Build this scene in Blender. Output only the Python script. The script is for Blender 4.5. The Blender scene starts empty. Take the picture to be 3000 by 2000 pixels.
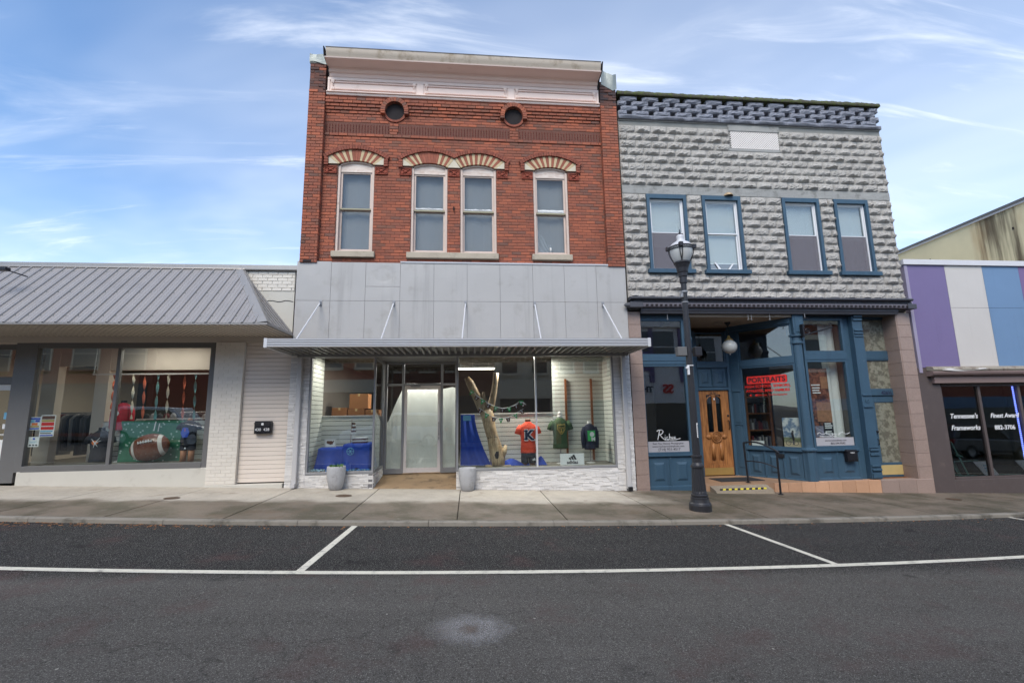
import bpy, bmesh, math, random
from mathutils import Vector, Matrix, noise
PI = math.pi
rnd = random.Random(11)
scene = bpy.context.scene
COL = scene.collection

# ------------------------------------------------------------------ camera
D, ZC = 10.5, 1.55
def camera():
    p, y, r = math.radians(8.916), math.radians(5.416), math.radians(0.930)
    fwd = Vector((math.sin(y)*math.cos(p), math.cos(y)*math.cos(p), math.sin(p)))
    right = Vector((math.cos(y), -math.sin(y), 0))
    down = fwd.cross(right)
    r2 = math.cos(r)*right + math.sin(r)*down
    d2 = -math.sin(r)*right + math.cos(r)*down
    cd = bpy.data.cameras.new('camera')
    cd.lens = 16.303; cd.sensor_width = 36; cd.clip_start = 0.05; cd.clip_end = 3000
    co = bpy.data.objects.new('camera', cd)
    m = Matrix((r2, -d2, -fwd)).transposed().to_4x4()
    m.translation = (0, -D, ZC)
    co.matrix_world = m
    COL.objects.link(co)
    scene.camera = co
camera()

# ------------------------------------------------------------------ sky, sun, exposure
SUN_EL, SUN_AZ = math.radians(49), math.radians(198)
def world():
    w = bpy.data.worlds.new('World'); scene.world = w; w.use_nodes = True
    nt = w.node_tree; nt.nodes.clear()
    def N(t, **k):
        n = nt.nodes.new(t)
        for a, b in k.items(): setattr(n, a, b)
        return n
    L = nt.links.new
    out = N('ShaderNodeOutputWorld'); bg = N('ShaderNodeBackground')
    sky = N('ShaderNodeTexSky', sky_type='NISHITA', sun_disc=False)
    sky.sun_elevation = SUN_EL; sky.sun_rotation = SUN_AZ
    sky.air_density = 1.0; sky.dust_density = 0.6; sky.ozone_density = 2.5
    tc = N('ShaderNodeTexCoord')
    sep = N('ShaderNodeSeparateXYZ'); L(tc.outputs['Generated'], sep.inputs[0])
    zz = N('ShaderNodeMath', operation='ADD'); L(sep.outputs[2], zz.inputs[0]); zz.inputs[1].default_value = 0.22
    zm = N('ShaderNodeMath', operation='MAXIMUM'); L(zz.outputs[0], zm.inputs[0]); zm.inputs[1].default_value = 0.05
    dv = N('ShaderNodeVectorMath', operation='DIVIDE'); L(tc.outputs['Generated'], dv.inputs[0])
    cb = N('ShaderNodeCombineXYZ'); 
    for i in range(3): L(zm.outputs[0], cb.inputs[i])
    L(cb.outputs[0], dv.inputs[1])
    def layer(rot, sc, scale, lo, hi, detail, dist, seed):
        mp = N('ShaderNodeMapping'); mp.inputs['Rotation'].default_value = (0, 0, math.radians(rot))
        mp.inputs['Scale'].default_value = sc; mp.inputs['Location'].default_value = (seed, seed*.7, 0)
        L(dv.outputs[0], mp.inputs[0])
        nz = N('ShaderNodeTexNoise'); nz.inputs['Scale'].default_value = scale; nz.inputs['Detail'].default_value = detail
        nz.inputs['Roughness'].default_value = .58; nz.inputs['Distortion'].default_value = dist
        L(mp.outputs[0], nz.inputs['Vector'])
        mr = N('ShaderNodeMapRange', interpolation_type='SMOOTHSTEP'); mr.inputs[1].default_value = lo; mr.inputs[2].default_value = hi
        L(nz.outputs['Fac'], mr.inputs[0])
        return mr.outputs[0]
    a = layer(-38, (.6, 2.2, 1), 1.3, .54, .90, 7, .9, 12.1)     # long wisps
    b = layer(8, (.5, 3.0, 1), 2.7, .53, .84, 7, .7, 7.9)       # streaks low over the roofs
    c = layer(0, (1, 1, 1), .5, .34, .66, 5, .5, 3.1)           # where the sky is milky
    m1 = N('ShaderNodeMath', operation='MULTIPLY'); L(a, m1.inputs[0]); m1.inputs[1].default_value = .5
    m2 = N('ShaderNodeMath', operation='MULTIPLY'); L(b, m2.inputs[0]); m2.inputs[1].default_value = .52
    m3 = N('ShaderNodeMath', operation='MULTIPLY'); L(c, m3.inputs[0]); m3.inputs[1].default_value = .34
    s1 = N('ShaderNodeMath', operation='MAXIMUM'); L(m1.outputs[0], s1.inputs[0]); L(m2.outputs[0], s1.inputs[1])
    s2 = N('ShaderNodeMath', operation='ADD', use_clamp=True); L(s1.outputs[0], s2.inputs[0]); L(m3.outputs[0], s2.inputs[1])
    hz = N('ShaderNodeMapRange', interpolation_type='SMOOTHSTEP'); L(sep.outputs[2], hz.inputs[0]); hz.inputs[1].default_value = .62; hz.inputs[2].default_value = 0; hz.inputs[3].default_value = 0; hz.inputs[4].default_value = .2
    s4 = N('ShaderNodeMath', operation='ADD', use_clamp=True); L(s2.outputs[0], s4.inputs[0]); L(hz.outputs[0], s4.inputs[1])
    s3 = N('ShaderNodeMath', operation='MINIMUM'); L(s4.outputs[0], s3.inputs[0]); s3.inputs[1].default_value = .92
    mix = N('ShaderNodeMix', data_type='RGBA'); L(s3.outputs[0], mix.inputs['Factor'])
    tint = N('ShaderNodeMix', data_type='RGBA', blend_type='MULTIPLY'); tint.inputs['Factor'].default_value = 1
    L(sky.outputs[0], tint.inputs['A']); tint.inputs['B'].default_value = (.86, 1.07, 1.20, 1)
    L(tint.outputs['Result'], mix.inputs['A']); mix.inputs['B'].default_value = (7.0, 7.25, 7.6, 1)
    L(mix.outputs['Result'], bg.inputs['Color']); bg.inputs['Strength'].default_value = 0.100
    L(bg.outputs[0], out.inputs[0])
world()
def sun():
    sd = bpy.data.lights.new('sun', 'SUN'); sd.energy = 1.5; sd.angle = math.radians(34); sd.color = (1, .92, .80)
    so = bpy.data.objects.new('sun', sd); COL.objects.link(so)
    d = Vector((math.sin(SUN_AZ)*math.cos(SUN_EL), math.cos(SUN_AZ)*math.cos(SUN_EL), math.sin(SUN_EL)))
    so.rotation_euler = d.to_track_quat('Z', 'Y').to_euler(); so.location = d*40
sun()
scene.view_settings.view_transform = 'Standard'
scene.view_settings.look = 'None'
scene.view_settings.gamma = 1
scene.view_settings.use_curve_mapping = False
scene.view_settings.exposure = 1.06
scene.render.engine = 'CYCLES'
scene.cycles.use_denoising = True
scene.cycles.max_bounces = 6
scene.cycles.diffuse_bounces = 3
scene.cycles.glossy_bounces = 3
scene.cycles.caustics_reflective = False
scene.cycles.caustics_refractive = False
scene.cycles.use_adaptive_sampling = True
scene.cycles.adaptive_threshold = .015
scene.cycles.transparent_max_bounces = 12
scene.cycles.sample_clamp_indirect = 6

# ------------------------------------------------------------------ materials
def lin(c):
    return tuple(((v/255)/12.92 if v <= 10 else (((v/255)+.055)/1.055)**2.4) for v in c)
def srgb(c): return (*lin(c), 1)
class NT:
    def __init__(s, name):
        s.m = bpy.data.materials.new(name); s.m.use_nodes = True
        s.nt = s.m.node_tree; s.nt.nodes.clear()
        s.out = s.n('ShaderNodeOutputMaterial')
        s.geo = s.n('ShaderNodeNewGeometry')
        s.pos = s.geo.outputs['Position']
    def n(s, t, **k):
        x = s.nt.nodes.new(t)
        for a, b in k.items(): setattr(x, a, b)
        return x
    def l(s, a, b): s.nt.links.new(a, b)
    def val(s, x, sock):
        if isinstance(x, (int, float)): sock.default_value = x
        else: s.l(x, sock)
    def math(s, op, a, b=0., c=None, clamp=False):
        x = s.n('ShaderNodeMath', operation=op, use_clamp=clamp)
        s.val(a, x.inputs[0]); s.val(b, x.inputs[1])
        if c is not None: s.val(c, x.inputs[2])
        return x.outputs[0]
    def noise(s, scale, detail=4, vec=None, rough=.55, dist=0):
        x = s.n('ShaderNodeTexNoise'); x.inputs['Scale'].default_value = scale; x.inputs['Detail'].default_value = detail
        x.inputs['Roughness'].default_value = rough; x.inputs['Distortion'].default_value = dist
        s.l(vec or s.pos, x.inputs['Vector']); return x.outputs['Fac']
    def mapped(s, scale, rot=(0, 0, 0), loc=(0, 0, 0), vec=None):
        x = s.n('ShaderNodeMapping'); x.inputs['Scale'].default_value = scale; x.inputs['Rotation'].default_value = rot
        x.inputs['Location'].default_value = loc; s.l(vec or s.pos, x.inputs[0]); return x.outputs[0]
    def ramp(s, f, lo, hi, a=0., b=1.):
        x = s.n('ShaderNodeMapRange', interpolation_type='SMOOTHSTEP')
        s.val(f, x.inputs[0]); x.inputs[1].default_value = lo; x.inputs[2].default_value = hi
        x.inputs[3].default_value = a; x.inputs[4].default_value = b; return x.outputs[0]
    def mix(s, f, a, b, blend='MIX'):
        x = s.n('ShaderNodeMix', data_type='RGBA', blend_type=blend)
        s.val(f, x.inputs['Factor'])
        for v, k in ((a, 'A'), (b, 'B')):
            if isinstance(v, tuple): x.inputs[k].default_value = v if len(v) == 4 else (*v, 1)
            else: s.l(v, x.inputs[k])
        return x.outputs['Result']
    def scale(s, col, f):
        x = s.n('ShaderNodeVectorMath', operation='SCALE')
        if isinstance(col, tuple): x.inputs[0].default_value = col[:3]
        else: s.l(col, x.inputs[0])
        s.val(f, x.inputs['Scale']); return x.outputs[0]
    def rand(s):
        oi = s.n('ShaderNodeObjectInfo')
        a = s.math('MULTIPLY', oi.outputs['Random'], 7.13)
        return s.math('FRACT', s.math('ADD', a, s.geo.outputs['Random Per Island']))
    def bsdf(s, col, rough=.6, metal=0., spec=.5, bump=None, bstr=.3, bdist=.01, coat=0., emis=None, trans=0., alpha=None, ior=1.5):
        b = s.n('ShaderNodeBsdfPrincipled')
        if isinstance(col, tuple): b.inputs['Base Color'].default_value = col if len(col) == 4 else (*col, 1)
        else: s.l(col, b.inputs['Base Color'])
        s.val(rough, b.inputs['Roughness']); b.inputs['Metallic'].default_value = metal
        b.inputs['Specular IOR Level'].default_value = spec; b.inputs['Coat Weight'].default_value = coat
        b.inputs['Transmission Weight'].default_value = trans; b.inputs['IOR'].default_value = ior
        if emis: b.inputs['Emission Color'].default_value = (*emis[0], 1); b.inputs['Emission Strength'].default_value = emis[1]
        if bump is not None:
            x = s.n('ShaderNodeBump'); x.inputs['Strength'].default_value = bstr; x.inputs['Distance'].default_value = bdist
            s.l(bump, x.inputs['Height']); s.l(x.outputs[0], b.inputs['Normal'])
        s.l(b.outputs[0], s.out.inputs[0]); return b
MAT = {}
def mat(name, col, rough=.6, var=.1, vs=2.5, fine=.05, fs=45., bump=.15, bs=70., metal=0., isl=0., spec=.4, dirt=None, coat=0., bdist=.006, streak=None):
    """generic weathered surface: broad and fine tone noise, optional per-piece tone, blotches of dirt, runs"""
    t = NT(name); c = srgb(col)
    f = t.math('MULTIPLY_ADD', t.noise(vs), 2*var, 1-var)
    f = t.math('ADD', f, t.math('MULTIPLY_ADD', t.noise(fs, 3), 2*fine, -fine))
    if isl: f = t.math('ADD', f, t.math('MULTIPLY_ADD', t.rand(), 2*isl, -isl))
    k = t.scale(c, f)
    if dirt:
        dc, lo, hi, ds, amt = dirt
        k = t.mix(t.ramp(t.noise(ds, 6, rough=.65), lo, hi, 0, amt), k, srgb(dc))
    if streak:
        dc, lo, hi, sx, sz, amt = streak
        k = t.mix(t.ramp(t.noise(1, 5, t.mapped((sx, sx, sz)), rough=.6), lo, hi, 0, amt), k, srgb(dc))
    bn = t.noise(bs, 4) if bump else None
    t.bsdf(k, t.math('MULTIPLY_ADD', t.noise(vs*3, 2), .2, rough-.1), metal, spec, bn, bump, bdist, coat)
    MAT[name] = t.m; return t.m

def special_materials():
    # brick: each brick its own burnt tone
    def brick(name, cols, soot_shade):
        t = NT(name); r = t.rand()
        cr = t.n('ShaderNodeValToRGB'); cr.color_ramp.interpolation = 'LINEAR'
        e = cr.color_ramp.elements
        e[0].position = 0; e[0].color = srgb(cols[0]); e[1].position = 1; e[1].color = srgb(cols[-1])
        for i, c in enumerate(cols[1:-1]):
            q = e.new((i+1)/(len(cols)-1)); q.color = srgb(c)
        t.l(r, cr.inputs[0])
        f = t.math('MULTIPLY_ADD', t.noise(38, 4), .4, .8)
        f = t.math('MULTIPLY', f, t.math('MULTIPLY_ADD', t.noise(1.1, 4), .5, .76))
        k = t.scale(cr.outputs[0], f)
        k = t.mix(t.ramp(t.noise(7, 6, rough=.7), .52, .72, 0, soot_shade), k, srgb((58, 40, 36)))
        t.bsdf(k, .85, spec=.25, bump=t.noise(120, 4), bstr=.35, bdist=.004)
        MAT[name] = t.m
    brick('brick', [(124, 86, 72), (144, 86, 68), (152, 90, 70), (168, 98, 74), (136, 86, 70), (150, 88, 70), (114, 84, 74)], .4)
    brick('brick_old', [(78, 62, 60), (96, 72, 66), (66, 58, 60), (112, 74, 64), (84, 64, 60)], .5)
    # cast rock faced block
    t = NT('rockface')
    f = t.math('MULTIPLY_ADD', t.noise(1.3, 4), .34, .82)
    f = t.math('MULTIPLY', f, t.math('MULTIPLY_ADD', t.noise(26, 6, rough=.75), .8, .58))
    f = t.math('ADD', f, t.math('MULTIPLY_ADD', t.rand(), .16, -.08))
    k = t.scale(srgb((174, 169, 163)), f)
    k = t.mix(t.ramp(t.noise(30, 5, rough=.75), .60, .70, 0, .65), k, srgb((60, 60, 58)))
    t.bsdf(k, .9, spec=.2, bump=t.noise(34, 6, rough=.7), bstr=.9, bdist=.03); MAT['rockface'] = t.m
    t = NT('rockface_blue')
    f = t.math('MULTIPLY_ADD', t.noise(18, 5, rough=.7), .6, .7)
    k = t.scale(srgb((136, 138, 148)), f)
    k = t.mix(t.ramp(t.noise(2.4, 6, rough=.7), .55, .75, 0, .5), k, srgb((70, 70, 72)))
    t.bsdf(k, .9, spec=.2, bump=t.noise(40, 6, rough=.7), bstr=.9, bdist=.025); MAT['rockface_blue'] = t.m
    # mossy coping
    t = NT('mossy_coping')
    k = t.mix(t.ramp(t.noise(14, 6, rough=.7), .42, .62), srgb((88, 84, 74)), srgb((92, 102, 56)))
    k = t.mix(t.ramp(t.noise(40, 4), .5, .7, 0, .7), k, srgb((50, 48, 42)))
    t.bsdf(k, .95, spec=.15, bump=t.noise(50, 6, rough=.7), bstr=1, bdist=.03); MAT['mossy_coping'] = t.m
    # clear shop glass: sees through, mirrors the street by its Fresnel
    def glass(name, tint, rough=0.0, f0=1.0):
        t = NT(name)
        tr = t.n('ShaderNodeBsdfTransparent'); tr.inputs[0].default_value = (*tint, 1)
        gl = t.n('ShaderNodeBsdfGlossy'); gl.inputs['Roughness'].default_value = rough
        gl.inputs['Color'].default_value = (1, 1, 1, 1)
        dt = t.n('ShaderNodeVectorMath', operation='DOT_PRODUCT'); t.l(t.geo.outputs['Incoming'], dt.inputs[0]); t.l(t.geo.outputs['Normal'], dt.inputs[1])
        fr = t.math('MULTIPLY_ADD', t.math('POWER', t.math('SUBTRACT', 1, t.math('ABSOLUTE', dt.outputs['Value'])), 5), .91, .09)   # Schlick, slightly coated glazing
        bp = t.n('ShaderNodeBump'); bp.inputs['Strength'].default_value = .02; bp.inputs['Distance'].default_value = .02
        t.l(t.noise(1.6, 2), bp.inputs['Height']); t.l(bp.outputs[0], gl.inputs['Normal'])
        mx = t.n('ShaderNodeMixShader'); t.val(t.math('MULTIPLY', fr, f0, clamp=True), mx.inputs[0])
        t.l(tr.outputs[0], mx.inputs[1]); t.l(gl.outputs[0], mx.inputs[2]); t.l(mx.outputs[0], t.out.inputs[0])
        MAT[name] = t.m
    glass('glass', (.93, .96, .95))
    glass('glass_dark', (.55, .57, .58))
    glass('glass_film', (.74, .76, .77), .0, .5)
    # pavement: dry under the canopies, damp and mossy beyond them
    t = NT('pavement')
    sp = t.n('ShaderNodeSeparateXYZ'); t.l(t.pos, sp.inputs[0]); X, Y, Zc_ = sp.outputs
    wob = t.math('MULTIPLY_ADD', t.noise(1.6, 5), 1.3, -.65)
    edge = t.ramp(t.math('ADD', Y, t.math('MULTIPLY', wob, .6)), -1.75, -1.30)         # 1 = dry side
    rx = t.ramp(t.math('ADD', X, t.math('MULTIPLY', wob, 1.6)), 2.9, 4.2)              # 1 = the uncovered stretch
    dry = t.math('MULTIPLY', edge, t.math('SUBTRACT', 1, rx))
    f = t.math('MULTIPLY_ADD', t.noise(2.2, 8, rough=.75), .8, .6)
    f = t.math('ADD', f, t.math('MULTIPLY_ADD', t.noise(28, 5, rough=.7), .4, -.2))
    f = t.math('ADD', f, t.math('MULTIPLY_ADD', t.rand(), .14, -.07))
    wet = t.mix(t.ramp(t.noise(1.1, 6, rough=.7), .38, .62), srgb((120, 108, 95)), srgb((82, 76, 62)))
    wet = t.mix(t.ramp(t.noise(5, 6, rough=.7), .55, .7, 0, .5), wet, srgb((132, 124, 112)))
    k = t.mix(dry, wet, srgb((172, 164, 152)))
    k = t.scale(k, f)
    k = t.mix(t.ramp(t.noise(3.4, 6, t.mapped((1, 2.2, 1)), rough=.7), .58, .76, 0, .5), k, srgb((62, 54, 44)))
    k = t.mix(t.ramp(t.noise(.9, 7, rough=.75, dist=.8), .58, .66, 0, .35), k, srgb((104, 84, 66)))
    t.bsdf(k, t.math('MULTIPLY_ADD', dry, .25, .62), spec=.3, bump=t.noise(90, 5), bstr=.35, bdist=.006); MAT['pavement'] = t.m
    # asphalt with stone speckle
    t = NT('asphalt')
    f = t.math('MULTIPLY_ADD', t.noise(.55, 5), .5, .75)
    sy = t.n('ShaderNodeSeparateXYZ'); t.l(t.pos, sy.inputs[0])
    lane = t.ramp(t.math('ADD', sy.outputs[1], t.math('MULTIPLY_ADD', t.noise(1.4, 5), .3, -.15)), -5.6, -5.1)
    wear = t.noise(1, 3, t.mapped((.12, 1.5, 1)), rough=.6)
    f = t.math('MULTIPLY', f, t.math('MULTIPLY_ADD', wear, .9, .56))
    k = t.scale(t.mix(lane, srgb((84, 81, 77)), srgb((42, 41, 40))), f)
    sp1 = t.noise(120, 3, rough=.7); sp2 = t.noise(260, 2)
    sp3 = t.noise(48, 4, rough=.75)
    k = t.mix(t.ramp(sp3, .54, .70, 0, .55), k, srgb((132, 130, 126)))
    k = t.mix(t.ramp(sp3, .46, .32, 0, .75), k, srgb((30, 30, 32)))
    k = t.mix(t.ramp(sp1, .54, .66, 0, .8), k, srgb((156, 153, 148)))
    k = t.mix(t.ramp(sp2, .60, .72, 0, .5), k, srgb((34, 34, 36)))
    k = t.mix(t.ramp(t.noise(1.2, 5, rough=.7), .52, .72, 0, .4), k, srgb((92, 68, 66)))
    k = t.mix(t.ramp(t.noise(.8, 6, rough=.75, dist=.5), .60, .70, 0, .45), k, srgb((44, 43, 44)))
    wv = t.n('ShaderNodeVectorMath', operation='ADD'); wn = t.n('ShaderNodeTexNoise'); wn.inputs['Scale'].default_value = 2.2; wn.inputs['Detail'].default_value = 6; t.l(t.pos, wn.inputs['Vector']); t.l(t.pos, wv.inputs[0]); t.l(wn.outputs['Color'], wv.inputs[1])
    ve = t.n('ShaderNodeTexVoronoi', feature='DISTANCE_TO_EDGE'); ve.inputs['Scale'].default_value = .42; t.l(wv.outputs[0], ve.inputs['Vector'])
    ck = t.math('MULTIPLY', t.ramp(ve.outputs['Distance'], .003, .007, 1, 0), t.ramp(t.noise(.5, 3), .46, .56))
    k = t.mix(t.math('MULTIPLY', ck, .28), k, srgb((26, 26, 27)))
    oil = t.n('ShaderNodeTexVoronoi'); oil.inputs['Scale'].default_value = .9; t.l(wv.outputs[0], oil.inputs['Vector'])
    k = t.mix(t.ramp(oil.outputs['Distance'], .05, .13, .5, 0), k, srgb((34, 33, 33)))
    vo = t.n('ShaderNodeTexVoronoi'); vo.inputs['Scale'].default_value = 2.3; t.l(t.pos, vo.inputs['Vector'])
    k = t.mix(t.ramp(vo.outputs['Distance'], .018, .026, .8, 0), k, srgb((170, 166, 158)))
    t.bsdf(k, t.math('MULTIPLY_ADD', t.noise(2.5, 4), .2, .75), spec=.1, bump=t.noise(130, 4, rough=.75), bstr=1, bdist=.012); MAT['asphalt'] = t.m
    # worn road paint
    t = NT('road_paint')
    k = t.mix(t.ramp(t.noise(60, 5, rough=.75), .54, .68, 0, .75), srgb((206, 201, 186)), srgb((104, 102, 98)))
    k = t.mix(t.ramp(t.noise(7, 6, rough=.8), .50, .70, 0, .75), k, srgb((112, 109, 103)))
    k = t.scale(k, t.math('MULTIPLY_ADD', t.noise(3), .3, .85))
    t.bsdf(k, .7, spec=.3, bump=t.noise(150, 4), bstr=.4); MAT['road_paint'] = t.m
    # pale spill on the road
    t = NT('road_spill')
    tc = t.n('ShaderNodeTexCoord'); ln = t.n('ShaderNodeVectorMath', operation='LENGTH'); t.l(tc.outputs['Object'], ln.inputs[0])
    d = t.math('ADD', ln.outputs['Value'], t.math('MULTIPLY_ADD', t.noise(9, 5, rough=.7), .9, -.45))
    rim = t.math('MULTIPLY', t.ramp(d, -.1, .4, .35, 1), t.ramp(d, .35, 1.15, 1, 0))
    grain = t.ramp(t.noise(140, 3, rough=.7), .42, .62)
    core = t.ramp(d, .0, .35, .6, 0)
    k = t.mix(core, srgb((170, 168, 168)), srgb((140, 104, 80)))
    b = t.bsdf(k, .8, spec=.2, bump=t.noise(190, 4), bstr=.8, bdist=.008)
    al = t.math('MAXIMUM', t.math('MULTIPLY', rim, t.math('MULTIPLY_ADD', grain, .6, .08)), t.math('MULTIPLY', core, t.math('MULTIPLY_ADD', grain, .7, .1)), clamp=True)
    t.l(al, b.inputs['Alpha']); MAT['road_spill'] = t.m
    # wood
    def wood(name, c1, c2, sc):
        t = NT(name)
        g = t.noise(1, 6, t.mapped(sc), rough=.65, dist=.6)
        k = t.mix(t.ramp(g, .3, .7), srgb(c1), srgb(c2))
        k = t.scale(k, t.math('MULTIPLY_ADD', t.noise(2.2, 4), .6, .7))
        t.bsdf(k, .5, spec=.4, bump=g, bstr=.25, bdist=.006); MAT[name] = t.m
    wood('oak', (118, 74, 40), (176, 120, 70), (26, 26, 2.2))
    wood('dead_wood', (132, 108, 82), (204, 178, 142), (30, 30, 4.0))
    wood('peeling', (188, 164, 150), (216, 204, 194), (5, 5, 30))
    wood('pine_dark', (104, 62, 34), (146, 92, 52), (20, 20, 2.))
    # stained stucco of the tall neighbour
    t = NT('stained_stucco')
    sp = t.n('ShaderNodeSeparateXYZ'); t.l(t.pos, sp.inputs[0])
    k = t.scale(srgb((220, 207, 170)), t.math('MULTIPLY_ADD', t.noise(1.2, 5), .3, .85))
    st = t.noise(1, 5, t.mapped((1, 2.6, .16)), rough=.6)
    zone = t.math('MULTIPLY', t.ramp(sp.outputs[1], 1.35, 1.75), t.ramp(sp.outputs[1], 2.6, 2.2, 0, 1))
    zone = t.math('MULTIPLY', t.ramp(sp.outputs[1], .95, 1.15), t.ramp(sp.outputs[1], 2.15, 2.4, 1, 0))
    k = t.mix(t.math('MULTIPLY', zone, t.ramp(st, .40, .60, .0, .9)), k, srgb((76, 62, 50)))
    k = t.mix(t.ramp(t.noise(1, 5, t.mapped((1, 1.2, .3))), .55, .75, 0, .4), k, srgb((178, 140, 96)))
    t.bsdf(k, .85, spec=.2, bump=t.noise(40, 5), bstr=.4); MAT['stained_stucco'] = t.m
    # frosted floral film on the side door
    t = NT('frosted_film')
    k = t.mix(t.ramp(t.noise(9, 4), .42, .6), srgb((132, 132, 118)), srgb((100, 99, 88)))
    k = t.mix(t.ramp(t.noise(26, 4), .56, .68, 0, .55), k, srgb((74, 74, 64)))
    t.bsdf(k, .06, spec=.8, coat=.6); MAT['frosted_film'] = t.m
    # printed sheet: white yard marks on green
    t = NT('green_print')
    wv = t.n('ShaderNodeTexVoronoi', distance='CHEBYCHEV'); wv.inputs['Scale'].default_value = 11
    t.l(t.mapped((1, 1, 1.25)), wv.inputs['Vector'])
    k = t.mix(t.ramp(wv.outputs['Distance'], .16, .20, .85, 0), srgb((52, 120, 92)), srgb((206, 222, 214)))
    k = t.scale(k, t.math('MULTIPLY_ADD', t.noise(6), .5, .75))
    t.bsdf(k, .6); MAT['green_print'] = t.m
    # photo print (sky and path)
    t = NT('photo_print')
    sp = t.n('ShaderNodeSeparateXYZ'); t.l(t.pos, sp.inputs[0])
    k = t.mix(t.ramp(t.noise(7, 5), .42, .6), srgb((96, 120, 148)), srgb((206, 208, 206)))
    k = t.mix(t.ramp(sp.outputs[2], .86, .92, 1, 0), k, srgb((112, 118, 84)))
    k = t.mix(t.ramp(sp.outputs[2], .74, .80, 1, 0), k, srgb((196, 176, 138)))
    t.bsdf(k, .3); MAT['photo_print'] = t.m
    t = NT('collage_print')
    k = t.mix(t.ramp(t.noise(9, 6, rough=.7), .4, .6), srgb((52, 34, 36)), srgb((134, 84, 66)))
    k = t.mix(t.ramp(t.noise(16, 4), .58, .66), k, srgb((20, 20, 24)))
    t.bsdf(k, .3); MAT['collage_print'] = t.m
    # milk glass of the lamps
    t = NT('milk_glass')
    t.bsdf(t.scale(srgb((226, 226, 222)), t.math('MULTIPLY_ADD', t.noise(1, 3, t.mapped((2, 2, 16))), .2, .9)), .18, spec=.5, trans=.25); MAT['milk_glass'] = t.m
    for nm, c, s in (('lit_lamp', (1, .84, .55), 9.), ('lit_tube', (1, .93, .78), 3.5), ('led_blue', (.16, .22, 1), 5.), ('red_led', (1, .04, .04), 4.)):
        t = NT(nm); t.bsdf((.8, .8, .8), .4, emis=(c, s)); MAT[nm] = t.m
special_materials()
M_ = mat
M_('mortar', (106, 72, 62), .95, .15, 3, bump=.4, bs=90)
M_('block_mortar', (136, 135, 131), .95, .15, 2, bump=.5, bs=40)
M_('smooth_block', (150, 149, 146), .9, .16, 1.6, .12, 30, .5, 30, dirt=((92, 90, 86), .5, .7, 3, .6))
M_('cream_stone', (190, 168, 134), .85, .15, 5, .1, 40, .3, 60)
M_('red_stone', (146, 86, 68), .85, .2, 6, .1, 40, .3, 60, isl=.14)
M_('terracotta', (140, 68, 50), .8, .2, 14, .12, 50, .5, 60, dirt=((60, 30, 26), .5, .66, 16, .7))
M_('sandstone', (176, 164, 146), .85, .15, 3, .08, 40, .3, 50, dirt=((120, 110, 96), .52, .72, 4, .5))
M_('cornice_paint', (232, 210, 199), .55, .07, 2, .03, 50, .08, 60, streak=((150, 112, 84), .62, .8, 1.8, .8, .45))
M_('gutter_paint', (194, 180, 164), .5, .10, 3, .05, 50, .08, 60, dirt=((134, 112, 84), .5, .72, 3, .65))
M_('cream_frame', (202, 182, 170), .6, .08, 4, .05, 60, .15, 60, dirt=((150, 132, 118), .58, .74, 12, .6))
M_('olive_rail', (150, 144, 120), .6, .12, 6)
M_('dark_iron', (76, 76, 82), .55, .14, 3, .08, 40, .2, 50, metal=.2, dirt=((116, 112, 108), .56, .74, 10, .4))
M_('sheet_metal', (128, 134, 132), .5, .16, 3, .05, 40, .1, 20, metal=.4)
M_('soot_shade', (40, 36, 38), .95)  # near black; also stands in for the shade inside holes and gaps
M_('panel_metal', (172, 169, 166), .42, .035, .9, .015, 30, .12, 2.2, spec=.5, bdist=.02, isl=.022, streak=((140, 137, 134), .50, .76, 6, .3, .5), dirt=((146, 141, 134), .54, .74, 2.2, .45))
M_('white_alum', (206, 206, 208), .38, .04, 4, .02, 40, .05, 30, metal=.15)
M_('grey_alum', (150, 150, 152), .42, .08, 4, .03, 40, .08, 40, metal=.35, dirt=((96, 90, 84), .6, .76, 9, .5))
M_('deck_metal', (142, 142, 142), .5, .12, 3, .05, 40, .1, 30, metal=.2)
M_('chipped_white', (222, 214, 210), .5, .08, 6, .04, 50, .1, 40, dirt=((110, 84, 72), .62, .72, 18, .6))
M_('ledge_stone', (214, 211, 208), .8, .05, 9, .10, 60, .5, 70, isl=.13)
M_('stone_gap', (112, 110, 112), .9)
M_('downpipe', (186, 184, 184), .45, .06, 3)
M_('ramp_concrete', (150, 126, 98), .8, .2, 2.5, .1, 50, .2, 60, dirt=((78, 68, 56), .5, .7, 3, .6))
M_('slat', (204, 206, 198), .6, .06, 2, .02, 30, .05)
M_('slat_groove', (40, 40, 38), .9)
t = NT('white_paper'); _c = t.scale(srgb((240, 244, 240)), t.math('MULTIPLY_ADD', t.noise(2.5), .12, .94))
_d = t.n('ShaderNodeBsdfDiffuse'); _t = t.n('ShaderNodeBsdfTranslucent'); t.l(_c, _d.inputs[0]); t.l(_c, _t.inputs[0]); _b = t.n('ShaderNodeBump'); _b.inputs['Strength'].default_value = .4; _b.inputs['Distance'].default_value = .03; t.l(t.noise(5, 3), _b.inputs['Height']); t.l(_b.outputs[0], _d.inputs['Normal'])
_m = t.n('ShaderNodeMixShader'); _m.inputs[0].default_value = .3; t.l(_d.outputs[0], _m.inputs[1]); t.l(_t.outputs[0], _m.inputs[2]); t.l(_m.outputs[0], t.out.inputs[0]); MAT['white_paper'] = t.m
M_('display_floor', (112, 108, 98), .9, .12, 8)
M_('cardboard', (150, 102, 64), .85, .12, 6, isl=.1)
M_('tape', (196, 168, 120), .4)
M_('blue_cloth', (30, 64, 158), .75, .14, 4, .05, 60, .3, 8, bdist=.02)
M_('planter', (168, 168, 170), .7, .12, 5, .06, 50, .25, 40, dirt=((126, 124, 122), .52, .7, 7, .6))
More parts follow.
